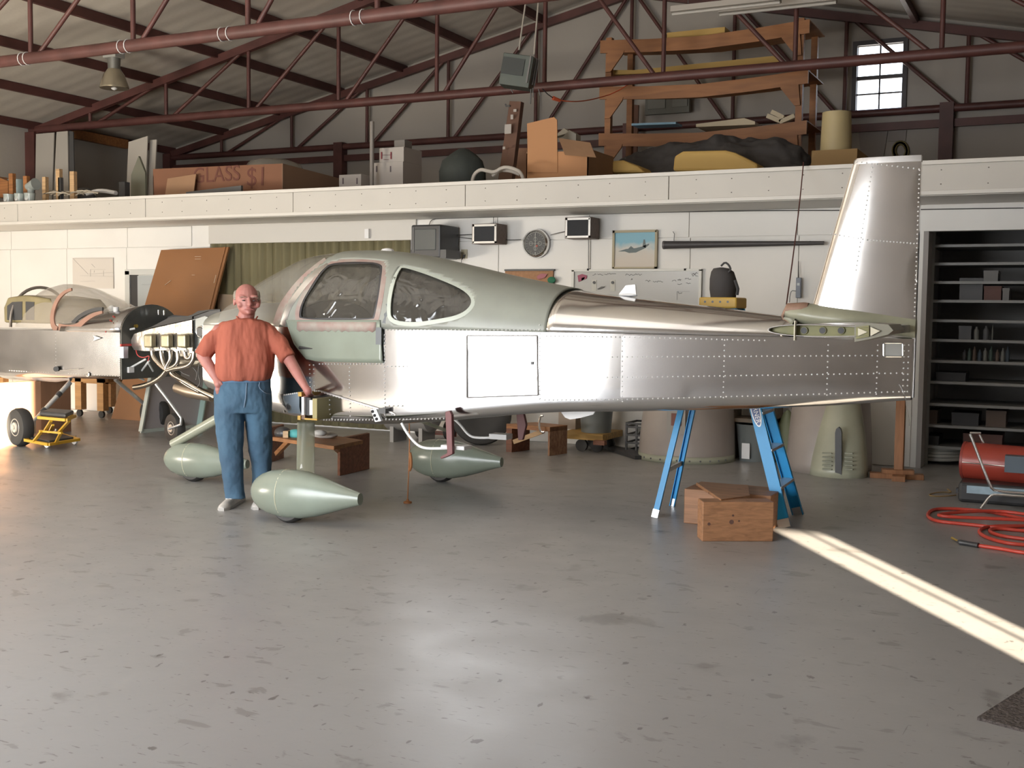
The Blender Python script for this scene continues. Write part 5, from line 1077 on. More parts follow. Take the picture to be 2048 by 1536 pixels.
one('rolled_bag', 'grey rolled plastic bag lying beside the white cloth under the second airplane', 'bag', MB().tube([(float(Bq[0])-.1, float(Bq[1])+.05, hb_+.05), (float(Bq[0])+.15, float(Bq[1])+.1, hb_+.055), (float(Bq[0])+.40, float(Bq[1])+.15, hb_+.04)], [.05, .06, .03], 12, smooth=1), M('grey_plastic_bag', (.42, .40, .38), .5, bump=.4, bscale=15), smooth=True)
TB = thing('work_table', 'long pale wooden workbench on casters against the far left wall', 'workbench', (-13.6, 12.0, 0)); tbw = wood('workbench_wood', (.55, .30, .12), .75)
tx0, tx1 = -15.6, float(Yp(228, 800, 11.9)[0]); print('table', tx0, tx1)
build(MB().box(tx0, tx1, 11.7, 12.38, .78, .83), 'table_top', tbw, TB); build(MB().box(tx0, tx1, 11.7, 11.74, .50, .62), 'apron_board', tbw, TB); build(MB().box(tx0, tx1, 11.74, 12.36, .48, .50), 'shelf', tbw, TB)
for x in (tx0, tx0+1.2, tx1-.55, tx1-.12):
    for y in (11.7, 12.26): lg_ = build(MB().box(x, x+.12, y, y+.1, .1, .78), 'leg', tbw, TB); build(MB().lathe((x+.06, y+.03, .05), [(.02, -.015), (.05, -.018), (.05, .018), (.02, .02)], (0, 1, 0), 14), 'caster', rub, lg_, smooth=True)
one('storage_bin', 'dark blue bin on the shelf of the pale workbench', 'bin', MB().box(tx1-1.35, tx1-.6, 11.8, 12.2, .50, .68), M('navy_bin', (.03, .05, .10), .5), bevel=.01)
# leaning boards
T = thing('brown_board', 'large brown board leaning on the back wall in front of the grey door', 'board', (-11.3, 12.1, 0))
P = [Yp(322, 500, 12.30), Yp(457, 494, 12.30), Yp(430, 640, 12.02), Yp(428, 800, 11.60), Yp(265, 838, 11.60), Yp(296, 640, 12.02)]
P = [Yp(322, 500, 12.32), Yp(457, 494, 12.32)]; dn = [Zp(262, 838), Zp(404, 842)]
P = [np.array(P[0]), np.array(P[1]), np.array([P[1][0]-.28, 11.72, 0.0]), np.array([P[0][0]-.38, 11.72, 0.0])]
bb = build(MB().prism(P, (0, .03, 0)), 'board_face', brownp, T)
e_ = MB().bar(P[1]+np.array([-.06, -.008, 0]), P[2]+np.array([-.06, -.008, 0]), .035, .01, up=(0, 1, 0)); build(e_, 'edge_strip', brownp, T)
for a in (((390, 513), (402, 513)), ((390, 518), (402, 518)), ((330, 570), (342, 561)), ((384, 550), (390, 550)), ((428, 566), (432, 550))):
    z = [float(Yp(*k, 12.2)[2]) for k in a]; q = []
    for k, zz in zip(a, z): yy = 11.72+(12.32-11.72)*zz/float(P[0][2]); v = Yp(*k, yy-.012); q.append(v)
    build(MB().bar(q[0], q[1], .012, .004), 'tape_scrap', M('pale_tape', (.60, .48, .36), .6), T)
T = thing('leaning_frame', 'grey panel in a pale green frame leaning under the engine of the second airplane', 'panel', Zp(330, 862)); pg = M('pale_green_frame', (.48, .52, .47), .5); fpn = M('panel_grey', (.36, .33, .33), .5)
A, Bq = Zp(280, 866), Zp(430, 850); A = np.array(A); Bq = np.array(Bq); ht = .92; lean = np.array([-.03, .26, 0])
P = [A, Bq, Bq+lean+np.array([0, 0, ht]), A+lean+np.array([0, 0, ht])]; build(MB().prism(P, (0, .02, 0)), 'panel_sheet', fpn, T)
for a, c in ((P[0], P[3]), (P[0], P[1]), (P[3], P[2])): build(MB().bar(a+np.array([.02, -.01, .02]), c+np.array([.02, -.01, .0]), .055, .02, up=(0, 1, 0)), 'frame_strip', pg, T)
a = A*.25+Bq*.75; build(MB().bar(a+np.array([0, -.01, 0]), a+lean+np.array([0, -.01, ht]), .16, .02, up=(0, 1, 0)), 'frame_strip', M('aqua_strip', (.40, .55, .50), .5), T); build(MB().ob(A*.5+Bq*.5+np.array([0, 0, .05])+lean*.05, (.12, .02, .08)), 'frame_strip', pg, T)
# tan board behind the man's head
one('tan_board', 'tan fibreboard standing behind the man against the corrugated sheets', 'board', MB().prism([Yp(436, 588, 12.35), Yp(520, 592, 12.35), (Yp(520, 592, 12.35)[0], 12.25, 0), (Yp(436, 588, 12.35)[0], 12.25, 0)], (0, .02, 0)), M('fibreboard', (.42, .32, .22), .7))
# ---------------- right side: heater, tool case, handle frame, hose
T = thing('torpedo_heater', 'red cylindrical shop heater lying on its wheels at the right edge', 'heater', Zp(2000, 985)); hr_ = M('heater_red', (.38, .055, .035), .35)
a = Yp(1928, 920, 10.75); h0 = (float(a[0]), 10.75, float(a[2])); print('heater', h0)
build(MB().tube([h0, (h0[0]+.9, 10.6, h0[2]-.01)], .165, 32), 'heater_barrel', hr_, T, smooth=True); build(MB().tube([(h0[0]+.0, 10.75-.166, h0[2]), (h0[0]+.9, 10.6-.166, h0[2]-.01)], .006, 8), 'seam_rib', chrome, T)
build(MB().lathe(h0, [(.168, 0), (.168, .02), (.15, .02), (.14, .06)], (1, -.16, 0), 32), 'nozzle_ring', M('heater_red_dark', (.28, .04, .03), .4), T, smooth=True); build(MB().box(h0[0]+.35, h0[0]+.9, 10.38, 10.5, .28, .42), 'control_box', M('control_grey', (.10, .13, .16), .4), T)
build(MB().box(h0[0]+.1, h0[0]+.85, 10.76, 10.95, .12, .2), 'fuel_tank', darkg, T); 
cf = thing('handle_cart', 'bent chrome tube handle and frame in front of the red heater', 'cart frame', Zp(1970, 1010))
build(MB().tube([Yp(*p, 10.15) for p in ((1940, 868), (1960, 920), (1981, 974), (1990, 982), (2060, 988))], .012, 10, smooth=1), 'handle_tube', chrome, cf, smooth=True); build(MB().tube([Yp(*p, 10.45) for p in ((1940, 866), (1960, 866)) ]+[Yp(1958, 868, 10.8), Yp(1972, 898, 10.8)], .010, 10), 'handle_tube', chrome, cf, smooth=True)
build(MB().tube([tuple(Zp(1962, 1017)), tuple(Yp(1980, 992, 10.12)), tuple(Yp(1990, 989, 10.12)), tuple(Yp(2060, 994, 10.12))], .012, 10, smooth=1), 'frame_tube', chrome, cf, smooth=True)
T = thing('tool_case', 'black plastic case with a pale blue label strip in front of the heater', 'case', Zp(1990, 1000)); a = Zp(1924, 990); 
build(MB().box(float(a[0]), float(a[0])+1.1, 10.35, 10.75, .0, .17), 'case_body', blackp, T, bevel=.03); b0 = Yp(1934, 963, 10.34); b1 = Yp(2070, 990, 10.34); lbm = M('pale_blue_label', (.38, .50, .58), .4, var=.2, vscale=14)
build(MB().box(float(b0[0]), float(b1[0]), 10.338, 10.35, .085, .15), 'label_strip', lbm, T); build(MB().ob((float(a[0])-.01, 10.5, .08), (.03, .08, .04)), 'case_latch', blackp, T)
hm = M('red_hose', (.56, .06, .036), .4)
HP = [(2080, 1040), (2048, 1038), (1990, 1025), (1930, 1018), (1870, 1017), (1856, 1025), (1856, 1035), (1875, 1043), (1930, 1048), (1975, 1053), (2000, 1056), (2048, 1052), (2100, 1050)]
T = thing('air_hose', 'red rubber hose looped on the floor at the right edge with a black nozzle', 'hose', Zp(1960, 1050)); hz = .014
build(MB().tube([Zp(*p, hz) for p in HP], .0135, 10, smooth=3), 'hose_loop', hm, T, smooth=True)
build(MB().tube([Zp(*p, hz+.024) for p in ((2080, 1034), (2048, 1028), (2000, 1022), (1960, 1022), (1900, 1026), (1870, 1030), (1900, 1034), (1960, 1036), (2048, 1040), (2100, 1042))], .0135, 10, smooth=3), 'hose_loop', hm, T, smooth=True)
build(MB().tube([Zp(*p, hz) for p in ((2110, 1050), (2048, 1052), (1980, 1052), (1960, 1058), (1958, 1066), (1975, 1076), (2010, 1086), (2048, 1090), (2100, 1092))], .0135, 10, smooth=3), 'hose_loop', hm, T, smooth=True)
build(MB().tube([Zp(*p, hz) for p in ((2110, 1086), (2048, 1078), (2000, 1072), (1975, 1062), (1990, 1056), (2048, 1062), (2110, 1064))], .0135, 10, smooth=3), 'hose_loop', hm, T, smooth=True)
build(MB().tube([Zp(*p, hz) for p in ((2110, 1110), (2048, 1106), (2000, 1097), (1956, 1091))], .0135, 10, smooth=3), 'hose_loop', hm, T, smooth=True)
build(MB().tube([Zp(*p, hz+.003) for p in ((1957, 1091), (1935, 1087), (1922, 1085), (1918, 1083))], [.019, .017, .021, .014], 10), 'nozzle_grip', blackp, T, smooth=True); build(MB().tube([Zp(*p, hz) for p in ((1920, 1083), (1912, 1080), (1904, 1076))], [.007, .007, .010], 8), 'nozzle_tip', M('brass', (.6, .42, .1), .3, .9), T, smooth=True)
one('wire_coil', 'thin yellowish cord loosely coiled on the floor by the tail stand', 'cord', MB().tube([Zp(*p, .006) for p in ((1895, 978), (1905, 985), (1890, 984), (1870, 985), (1855, 990), (1870, 993), (1895, 992), (1912, 990))], .005, 6, smooth=2), M('straw_rope', (.33, .22, .09), .9))
rug = one('floor_mat', 'dark speckled doormat corner at the lower right edge', 'mat', MB().prism([Zp(*p, .0) for p in ((1954, 1440), (2060, 1372), (2300, 1440), (2150, 1492))], (0, 0, .012)), M('mat_brown', (.14, .115, .105), .95, bump=.9, bscale=60, var=.6, vscale=60))

# knots on the long face of the nearest block
_a, _b = np.array(Zp(1404, 1083)), np.array(Zp(1546, 1083)); _d = (_b-_a)/np.linalg.norm(_b-_a); _n = np.array([_d[1], -_d[0], 0]); _kb = [o for o in bpy.data.objects if o.name == 'timber_block'][0]
for _px, _py, _r in ((1463, 1044, .016), (1418, 1048, .011), (1466, 1031, .008), (1478, 1042, .007)):
    _v = ray(_px, _py); _q = OO+_v*(((_a-OO)@_n)/(_v@_n)); build(MB().cyl(_q-_n*.002, _q+_n*.0015, _r, seg=16), 'knot', M('knot_dark', (.11, .055, .04), .6), _kb)
# ================================================================ things on the back wall
def wbox(px0, px1, py0, py1, Y0, Y1, name, mat, parent, **k):
    A = Yp(px0, py0, Y0); B = Yp(px1, py1, Y0); return build(MB().box(float(A[0]), float(B[0]), Y0, Y1, float(B[2]), float(A[2])), name, mat, parent, **k)
T = thing('television', 'old black tube television high on the wall above the cabin roof', 'television', Yp(855, 480, 12.1))
wbox(822, 880, 450, 516, 11.95, 12.42, 'tv_body', blackp, T, bevel=.02); s = wbox(829, 871, 458, 500, 11.94, 11.96, 'tv_screen', M('tv_glass', (.10, .11, .11), .08, coat=1), T, bevel=.01); wbox(824, 828, 455, 505, 11.945, 11.955, 'tv_side_trim', darkg, T)
wbox(822, 892, 500, 516, 11.96, 12.3, 'tv_lower_panel', darkg, T)
spk = M('speaker_grille', (.028, .03, .034), .8, bump=.3, bscale=120); wal = wood('speaker_walnut', (.15, .10, .075), .7); sil = M('silver_trim', (.50, .49, .47), .35, .6)
for x0, x1, xs_, y0, y1, lb in ((944, 992, 1007, 448, 487, 'boxy wall speaker with a silver-edged grille, between the television and the clock'), (1130, 1180, 1195, 435, 476, 'boxy wall speaker with a silver-edged grille, between the clock and the painting')):
    T = thing('wall_speaker', lb, 'speaker', Yp(x0, y1, 12.3), 'pair of wall speakers')
    wbox(x0, x1+2, y0, y1, 12.17, 12.42, 'cabinet', wal, T, bevel=.003); wbox(x0+4, x1-3, y0+4, y1-4, 12.155, 12.17, 'grille', spk, T)
    for a in ((x0+1, x1, y0+1, y0+4), (x0+1, x1, y1-4, y1-1), (x0+1, x0+4, y0+1, y1-1), (x1-3, x1, y0+1, y1-1)): wbox(*a, 12.15, 12.17, 'grille_trim', sil, T)
q = Yp(1071.5, 487, 12.40); cr = .17
T = thing('wall_clock', 'round chrome-rimmed clock with a black multi-marked dial on the white wall', 'clock', q)
build(MB().lathe((q[0], 12.41, q[2]), [(cr*.8, .04), (cr, .03), (cr*1.02, 0), (cr*.98, -.03), (cr*.86, -.05), (cr*.8, -.03)], (0, 1, 0), 40, False), 'chrome_rim', chrome, T, smooth=True)
dial = build(MB().lathe((q[0], 12.395, q[2]), [(cr*.82, 0), (cr*.82, -.004)], (0, 1, 0), 40), 'dial', M('dial_black', (.06, .06, .058), .5), T)
dw = M('dial_white', (.6, .6, .55), .6); b = MB()
for k in range(24): a = k*math.pi/12; r0, r1 = (.60, .74) if k % 2 == 0 else (.66, .72); b.bar((q[0]+cr*r0*math.sin(a), 12.389, q[2]+cr*r0*math.cos(a)), (q[0]+cr*r1*math.sin(a), 12.389, q[2]+cr*r1*math.cos(a)), .006, .002)
stuff(build(b, 'dial_mark', dw, dial)); build(MB().tube([(q[0]+cr*.79*math.cos(a), 12.388, q[2]+cr*.79*math.sin(a)) for a in np.arange(0, 6.28, .2)], .003, 6, True), 'dial_ring', dw, dial)
for (u, v) in ((0, .3), (.35, 0), (-.35, 0), (0, -.35)): build(MB().tube([(q[0]+cr*(u+.14*math.cos(a)), 12.388, q[2]+cr*(v+.14*math.sin(a))) for a in np.arange(0, 6.2, .45)], .002, 6, True), 'sub_dial', dw, dial)
build(MB().cyl((q[0]+.02, 12.386, q[2]-.03), (q[0]+.02, 12.389, q[2]-.03), .013, seg=14), 'red_disc', M('dial_red', (.4, .08, .05), .5), dial)
build(MB().bar((q[0], 12.385, q[2]-cr*.5), (q[0], 12.385, q[2]+cr*.7), .006, .002), 'clock_hand', dw, T); build(MB().bar((q[0]-cr*.45, 12.384, q[2]), (q[0]+cr*.35, 12.384, q[2]), .007, .002), 'clock_hand', dw, T)
# painting
T = thing('framed_picture', 'framed picture of a grey propeller airplane over pale clouds and blue sky', 'picture', Yp(1269, 500, 12.4))
def sky_pic():
    m = M('painted_sky', (.45, .55, .6), .35, coat=.4); n = m.node_tree.nodes; L = m.node_tree.links; b = n['Principled BSDF']; t = n.new('ShaderNodeTexCoord'); s = n.new('ShaderNodeSeparateXYZ'); L.new(t.outputs['Generated'], s.inputs[0])
    z = n.new('ShaderNodeTexNoise'); z.inputs['Scale'].default_value = 3.5; L.new(t.outputs['Generated'], z.inputs[0]); a = n.new('ShaderNodeMath'); a.operation = 'MULTIPLY_ADD'; L.new(z.outputs['Fac'], a.inputs[0]); a.inputs[1].default_value = .5; L.new(s.outputs['Z'], a.inputs[2])
    r = n.new('ShaderNodeValToRGB'); r.color_ramp.elements[0].position = .5; r.color_ramp.elements[0].color = (.52, .46, .38, 1); r.color_ramp.elements[1].position = 1.05; r.color_ramp.elements[1].color = (.14, .36, .46, 1); k = r.color_ramp.elements.new(.78); k.color = (.48, .47, .42, 1)
    L.new(a.outputs[0], r.inputs[0]); L.new(r.outputs[0], b.inputs['Base Color']); return m
wbox(1227, 1311, 463, 536, 12.425, 12.435, 'canvas', sky_pic(), T)
for a in ((1225, 1313, 461, 464), (1225, 1313, 534, 537), (1225, 1228, 461, 537), (1310, 1313, 461, 537)): wbox(*a, 12.41, 12.44, 'picture_frame', M('gilt_frame', (.36, .31, .20), .5), T)
pp = M('painted_plane', (.10, .13, .13), .5)
b = MB()
for P in (((1236, 503), (1252, 498), (1272, 496), (1288, 492), (1293, 495), (1272, 505), (1258, 506), (1250, 503)), ((1285, 494), (1287, 479), (1290, 479), (1292, 493)), ((1286, 492), (1298, 487), (1298, 490), (1290, 496)), ((1256, 498), (1262, 492), (1268, 497))): b.prism([Yp(*p, 12.424) for p in P], (0, .002, 0))
build(b, 'painted_airplane', pp, T)
# long dark tube on the wall
T = thing('long_tube', 'long dark tapered tube hung level on the white wall', 'tube', Yp(1490, 489, 12.38)); a, c = Yp(1330, 490, 12.36), Yp(1648, 486, 12.36)
build(MB().tube([a, c], [.045, .02], 18), 'tube_body', M('tube_black', (.05, .045, .045), .5), T, smooth=True); build(MB().cyl(a, a-np.array([.02, 0, 0]), .048, seg=18), 'end_cap', M('tube_cap', (.12, .11, .11), .4), T, smooth=True)
build(MB().tube([Yp(*p, 12.40) for p in ((1346, 463), (1349, 468), (1348, 478), (1348, 486))], .004, 6), 'hook', darkg, T); build(MB().tube([Yp(*p, 12.40) for p in ((1620, 482), (1620, 490))], .008, 6), 'hook', darkg, T)
# radio
T = thing('handheld_radio', 'grey handheld radio with a long aerial hung on the wall left of the tail fin', 'radio', Yp(1597, 565, 12.4)); wbox(1592, 1601, 555, 596, 12.38, 12.42, 'radio_body', M('radio_grey', (.14, .16, .20), .4), T, bevel=.006)
build(MB().tube([Yp(1597, 556, 12.4), Yp(1597, 522, 12.4)], [.007, .004], 8), 'aerial', blackp, T); build(MB().tube([Yp(*p, 12.37) for p in ((1592, 582), (1583, 581), (1580, 590), (1579, 605))], .004, 6, smooth=1), 'radio_cord', blackp, T); wbox(1594, 1599, 566, 571, 12.375, 12.38, 'display', M('lcd', (.35, .38, .38), .3), T)
# outlet and plug
T = thing('wall_outlet', 'cream electrical outlet with a black plug on the wall below the television', 'outlet', Yp(928, 508, 12.44)); wbox(922, 934, 499, 517, 12.435, 12.45, 'outlet_plate', M('cream_plate', (.50, .46, .34), .5), T, bevel=.003)
build(MB().tube([Yp(*p, 12.41) for p in ((928, 509), (927, 514), (923, 520), (922, 530))], [.012, .012, .004, .004], 8), 'plug', blackp, T)
# cables
cab_ = M('black_cable', (.04, .038, .036), .6)
def cable(label, P, Y=12.42, r=.005, mat=cab_, name='cable'): return one(name, label, 'cable', MB().tube([Yp(*p, Y) if len(p) == 2 else Yp(p[0], p[1], p[2]) for p in P], r, 6, smooth=1), mat, smooth=True)
cable('black cable running along the wall just under the loft ceiling', ((858, 450), (862, 440), (875, 437), (950, 435), (1100, 430), (1250, 426), (1400, 423), (1560, 421), (1700, 421), (2047, 416)))
cable('black cable from the television to the first speaker', ((885, 466), (905, 470), (925, 470), (944, 469)), 12.36); cable('second black cable sagging between the television and the first speaker', ((890, 468), (915, 474), (944, 478)), 12.36, .004)
cable('black cable between the first speaker and the clock', ((1007, 479), (1025, 480), (1042, 479)), 12.4, .004); cable('black cable between the clock and the second speaker', ((1101, 470), (1115, 466), (1130, 463)), 12.4, .004)
cable('black cable dropping from the first speaker down the wall', ((987, 430), (987, 447)), 12.4, .004); cable('black cable running down the wall to the whiteboard corner', ((1177, 478), (1177, 541)), 12.42, .004)
cable('reddish cord hanging from the loft edge to the fin base', ((1607, 325, 11.44), (1600, 400, 10.9), (1588, 500, 10.2), (1573, 608, 9.3)), r=.006, mat=M('maroon_cord', (.10, .03, .025), .6)) 
cable('black cable hanging down the wall behind the ladder', ((1584, 815), (1586, 850), (1583, 875)), 12.40, .008)
# whiteboard
T = thing('whiteboard', 'wide whiteboard in a pale frame with faint handwriting and magnets behind the tail cone', 'whiteboard', Yp(1276, 590, 12.42)); bz0 = 1.15
A = Yp(1149, 543, 12.43); B = Yp(1404, 543, 12.43); ztop = float(A[2]); build(MB().box(float(A[0]), float(B[0]), 12.43, 12.445, bz0, ztop), 'board', M('whiteboard_face', (.47, .47, .45), .25), T)
wfm = M('whiteboard_frame', (.66, .66, .62), .4)
for x in (float(A[0]), float(B[0])): build(MB().box(x-.03, x, 12.41, 12.45, bz0, ztop+.015), 'frame_strip', wfm, T)
build(MB().box(float(A[0])-.03, float(B[0]), 12.41, 12.45, ztop, ztop+.025), 'frame_strip', wfm, T); build(MB().box(float(A[0])-.03, float(B[0]), 12.41, 12.45, bz0-.025, bz0), 'frame_strip', wfm, T)
ink = M('marker_ink', (.13, .13, .13), .7); b = MB()
def scrib(x0, x1, y, amp=2.2):
    n = max(4, int((x1-x0)/2)); r = random.Random(int(x0*7+y)); b.tube([Yp(x0+(x1-x0)*i/n, y+r.uniform(-amp, amp), 12.426) for i in range(n+1)], .0022, 4)
for a in ((1185, 1192, 549), (1195, 1206, 550), (1209, 1232, 548), (1251, 1284, 549), (1262, 1265, 559), (1291, 1301, 562), (1306, 1326, 563), (1344, 1352, 561), (1355, 1362, 560), (1370, 1382, 557), (1355, 1364, 568), (1372, 1381, 567), (1356, 1364, 585), (1383, 1395, 547), (1384, 1396, 551)): scrib(*a)
stuff(build(b, 'handwriting', ink, T)); b = MB()
for a in (((1354, 583), (1379, 583)), ((1354, 583), (1354, 600)), ((1380, 546), (1397, 546))): b.bar(Yp(*a[0], 12.427), Yp(*a[1], 12.427), .003, .002)
build(b, 'ruled_line', ink, T)
build(MB().prism([Yp(*p, 12.42) for p in ((1155, 551), (1164, 548), (1174, 551), (1173, 557), (1157, 564))], (0, .008, 0)), 'red_sticker', M('magenta_sticker', (.28, .04, .09), .5), T); build(MB().prism([Yp(*p, 12.42) for p in ((1163, 556), (1170, 554), (1168, 560), (1163, 561))], (0, .007, 0)), 'pale_sticker', whitep, T)
for p in ((1188, 565), (1225, 565)): q = Yp(*p, 12.42); mg = build(MB().cyl((q[0], 12.415, q[2]), (q[0], 12.43, q[2]), .016, seg=14), 'magnet', blackp, T); build(MB().box(q[0]-.03, q[0]+.03, 12.426, 12.43, q[2]-.1, q[2]+.03), 'paper_note', M('note_paper', (.55, .55, .50), .7), mg)
build(MB().prism([Yp(*p, 12.41) for p in ((1194, 578), (1203, 573), (1209, 573), (1206, 576), (1196, 579))], (0, .01, 0)), 'marker_pens', ink, T)
for p in ((1176, 539), (1370, 539)): q = Yp(*p, 12.41); build(MB().ob((q[0], 12.42, q[2]), (.025, .02, .025)), 'board_clip', blackp, T)
# corkboard
T = thing('corkboard', 'corkboard with red and green papers showing above the tail cone', 'corkboard', Yp(1070, 560, 12.42)); A = Yp(1010, 542, 12.42); B = Yp(1106, 542, 12.42)
build(MB().box(float(A[0]), float(B[0]), 12.42, 12.44, 1.6, float(A[2])), 'cork_face', M('cork', (.40, .22, .12), .9, var=.2, vscale=30), T); build(MB().box(float(A[0]), float(B[0])+.02, 12.40, 12.45, float(A[2]), float(A[2])+.02), 'frame_strip', darkg, T)
build(MB().prism([Yp(*p, 12.40) for p in ((1073, 553), (1082, 547), (1094, 548), (1090, 555), (1076, 559))], (0, .01, 0)), 'red_leaflet', M('leaflet_red', (.36, .12, .14), .6), T); build(MB().ell(Yp(1103, 560, 12.38), (.055, .02, .04), 12, 8), 'green_bow', M('green_bow_mat', (.02, .15, .08), .7, bump=.5, bscale=30), T, smooth=True)
# faint drawing on the left wall: framed plan
T = thing('wall_plan', 'faint line drawing on pale paper pinned to the left part of the wall', 'drawing', Yp(185, 545, 12.44)); wbox(145, 227, 516, 577, 12.435, 12.447, 'paper', M('plan_paper', (.62, .58, .53), .7), T); b = MB()
for a in (((146, 517), (176, 548)), ((160, 551), (226, 553)), ((181, 539), (211, 539)), ((181, 553), (181, 539)), ((207, 552), (207, 541)), ((183, 528), (190, 535)), ((176, 548), (226, 545)), ((188, 545), (189, 541)), ((160, 563), (190, 562)), ((226, 517), (227, 577)), ((146, 517), (226, 517))): b.bar(Yp(*a[0], 12.433), Yp(*a[1], 12.433), .004, .002)
build(b, 'drawn_line', M('pencil', (.32, .30, .28), .7), T)
one('wall_bracket', 'small white bracket fixed above the corrugated sheets', 'bracket', MB().box(*sorted((float(Yp(729, 470, 12.38)[0]), float(Yp(737, 470, 12.38)[0]))), 12.38, 12.42, 2.5, 2.62), whitep)
# ================================================================ rack on the right recess
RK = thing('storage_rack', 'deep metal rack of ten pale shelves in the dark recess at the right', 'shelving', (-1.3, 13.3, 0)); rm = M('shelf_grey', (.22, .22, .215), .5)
ys_ = [(492, .0), (528, .0), (565, 0), (602, 0), (641, 0), (680, 0), (722, 0), (764, 0), (808, 0), (851, 0), (893, 0)]
SZ = []
for y, _ in ys_:
    q = Yp(1862 if y < 600 else 1850, y, 12.75); SZ.append(float(q[2]))
print('shelves', SZ)
for z in SZ: build(MB().box(-1.42, 4.0, 12.75, 13.55, z-.014, z+.014), 'shelf', rm, RK)
for x in (-1.42, 1.2, 3.9):
    for y in (12.76, 13.5): build(MB().box(x, x+.04, y, y+.04, 0, 2.6), 'upright', rm, RK)
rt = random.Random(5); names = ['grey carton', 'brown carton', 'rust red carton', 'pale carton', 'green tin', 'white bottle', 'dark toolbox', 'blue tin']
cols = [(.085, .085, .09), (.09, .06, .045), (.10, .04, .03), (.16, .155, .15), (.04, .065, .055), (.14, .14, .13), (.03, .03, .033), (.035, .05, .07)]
def shb(px0, px1, pyt, si, Y=12.85, kind='box', ci=0, dep=.4, extra=''):
    a = Yp(px0, 0, Y); c = Yp(px1, 0, Y); z0 = SZ[si]+.014; z1 = max(float(Yp(px0, pyt, Y)[2]), z0+.05); nm = names[ci]
    ordn = ['top', 'second', 'third', 'fourth', 'fifth', 'sixth', 'seventh', 'eighth', 'ninth', 'tenth', 'lowest'][si]
    m = M('stored_'+str(ci), cols[ci], .6); lb = f'{nm} {extra} on the {ordn} shelf of the rack'.replace('  ', ' ')
    if kind == 'box':
        t = thing('storage_box' if ci not in (6,) else 'toolbox', lb, 'box', (float(a[0]+c[0])/2, Y, z0), 'goods on the rack'); build(MB().box(float(a[0]), float(c[0]), Y, Y+dep, z0, z1-.02), 'box_body', m, t); build(MB().box(float(a[0])-.004, float(c[0])+.004, Y-.004, Y+dep, z1-.03, z1), 'box_lid', m, t)
    else:
        r = float(c[0]-a[0])/2; one('bottle', lb, 'bottle', MB().lathe(((float(a[0])+r), Y+r, z0), [(r, 0), (r, (z1-z0)*.7), (r*.4, (z1-z0)*.85), (r*.4, z1-z0)], seg=14), m, 'goods on the rack', smooth=True)
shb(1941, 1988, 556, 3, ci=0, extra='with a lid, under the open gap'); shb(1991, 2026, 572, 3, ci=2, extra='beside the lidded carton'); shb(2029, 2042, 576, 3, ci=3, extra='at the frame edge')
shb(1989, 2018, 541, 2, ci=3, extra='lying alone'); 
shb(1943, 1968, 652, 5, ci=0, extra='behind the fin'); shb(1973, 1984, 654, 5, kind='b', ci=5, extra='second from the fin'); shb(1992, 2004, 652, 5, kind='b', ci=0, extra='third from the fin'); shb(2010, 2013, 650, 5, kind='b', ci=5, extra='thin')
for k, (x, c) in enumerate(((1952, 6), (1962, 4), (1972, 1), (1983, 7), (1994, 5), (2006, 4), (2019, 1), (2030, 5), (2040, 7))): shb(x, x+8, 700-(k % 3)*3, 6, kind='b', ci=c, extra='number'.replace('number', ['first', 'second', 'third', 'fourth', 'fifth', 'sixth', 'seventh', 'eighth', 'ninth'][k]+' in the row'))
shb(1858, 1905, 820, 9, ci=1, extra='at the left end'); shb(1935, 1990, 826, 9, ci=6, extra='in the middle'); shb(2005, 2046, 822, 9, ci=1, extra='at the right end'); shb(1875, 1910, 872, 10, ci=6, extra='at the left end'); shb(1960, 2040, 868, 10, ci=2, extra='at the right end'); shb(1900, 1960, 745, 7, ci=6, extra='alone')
one('cable_spool', 'pale coil of hose on the floor under the rack', 'coil', MB().tube([(float(Yp(1878, 915, 12.9)[0])+.22*math.cos(a), 13.0+.2*math.sin(a), .03+.018*a/3.14) for a in np.arange(0, 25, .4)], .02, 8), M('pale_hose', (.36, .36, .34), .6), smooth=True)
# ================================================================ loft
FZ = 2.96
def lb(px0, px1, pyt, Y, dep, name, label, cat, mat, group=None, lid=False, **k):
    a, c = float(Yp(px0, pyt, Y)[0]), float(Yp(px1, pyt, Y)[0]); z = float(Yp((px0+px1)/2, pyt, Y)[2])
    return one(name, label, cat, MB().box(a, c, Y, Y+dep, FZ, z), mat, group, **k), a, c, z
T = thing('crate', 'huge open cardboard crate lettered in red on the loft', 'crate', (-11, 12.6, FZ)); a, c = float(Yp(306, 340, 12.3)[0]), float(Yp(564, 330, 12.3)[0]); z0_ = float(Yp(306, 338, 12.3)[2]); z1_ = float(Yp(564, 327, 12.3)[2])
crm = M('crate_cardboard', (.19, .082, .042), .75, var=.1, vscale=2)
build(MB().prism([(a, 12.3, FZ), (c, 12.3, FZ), (c, 12.3, z1_), (a, 12.3, z0_)], (0, .012, 0)), 'crate_front', crm, T); build(MB().prism([(c, 12.3, FZ), (c, 14.6, FZ), (c, 14.6, z1_-.1), (c, 12.3, z1_)], (.012, 0, 0)), 'crate_side', M('crate_side_cardboard', (.20, .12, .075), .75), T)  # right side in a slightly lighter, greyer brown than the front
build(MB().box(a, a+.012, 12.3, 14.6, FZ, z0_-.1), 'crate_side', crm, T); build(MB().box(a, c, 14.6, 14.612, FZ, z0_-.1), 'crate_back', crm, T)
gr = M('red_marker', (.125, .042, .028), .8)
q = Yp(432, 350, 12.29); text('GLASS', (q[0], 12.295, q[2]), .30, (1, 0, .02), (0, 0, 1), gr, T); q = Yp(513, 355, 12.29); text('$1', (q[0], 12.295, q[2]), .36, (1, 0, 0), (.06, 0, 1), gr, T)
q = Yp(418, 376, 12.28)
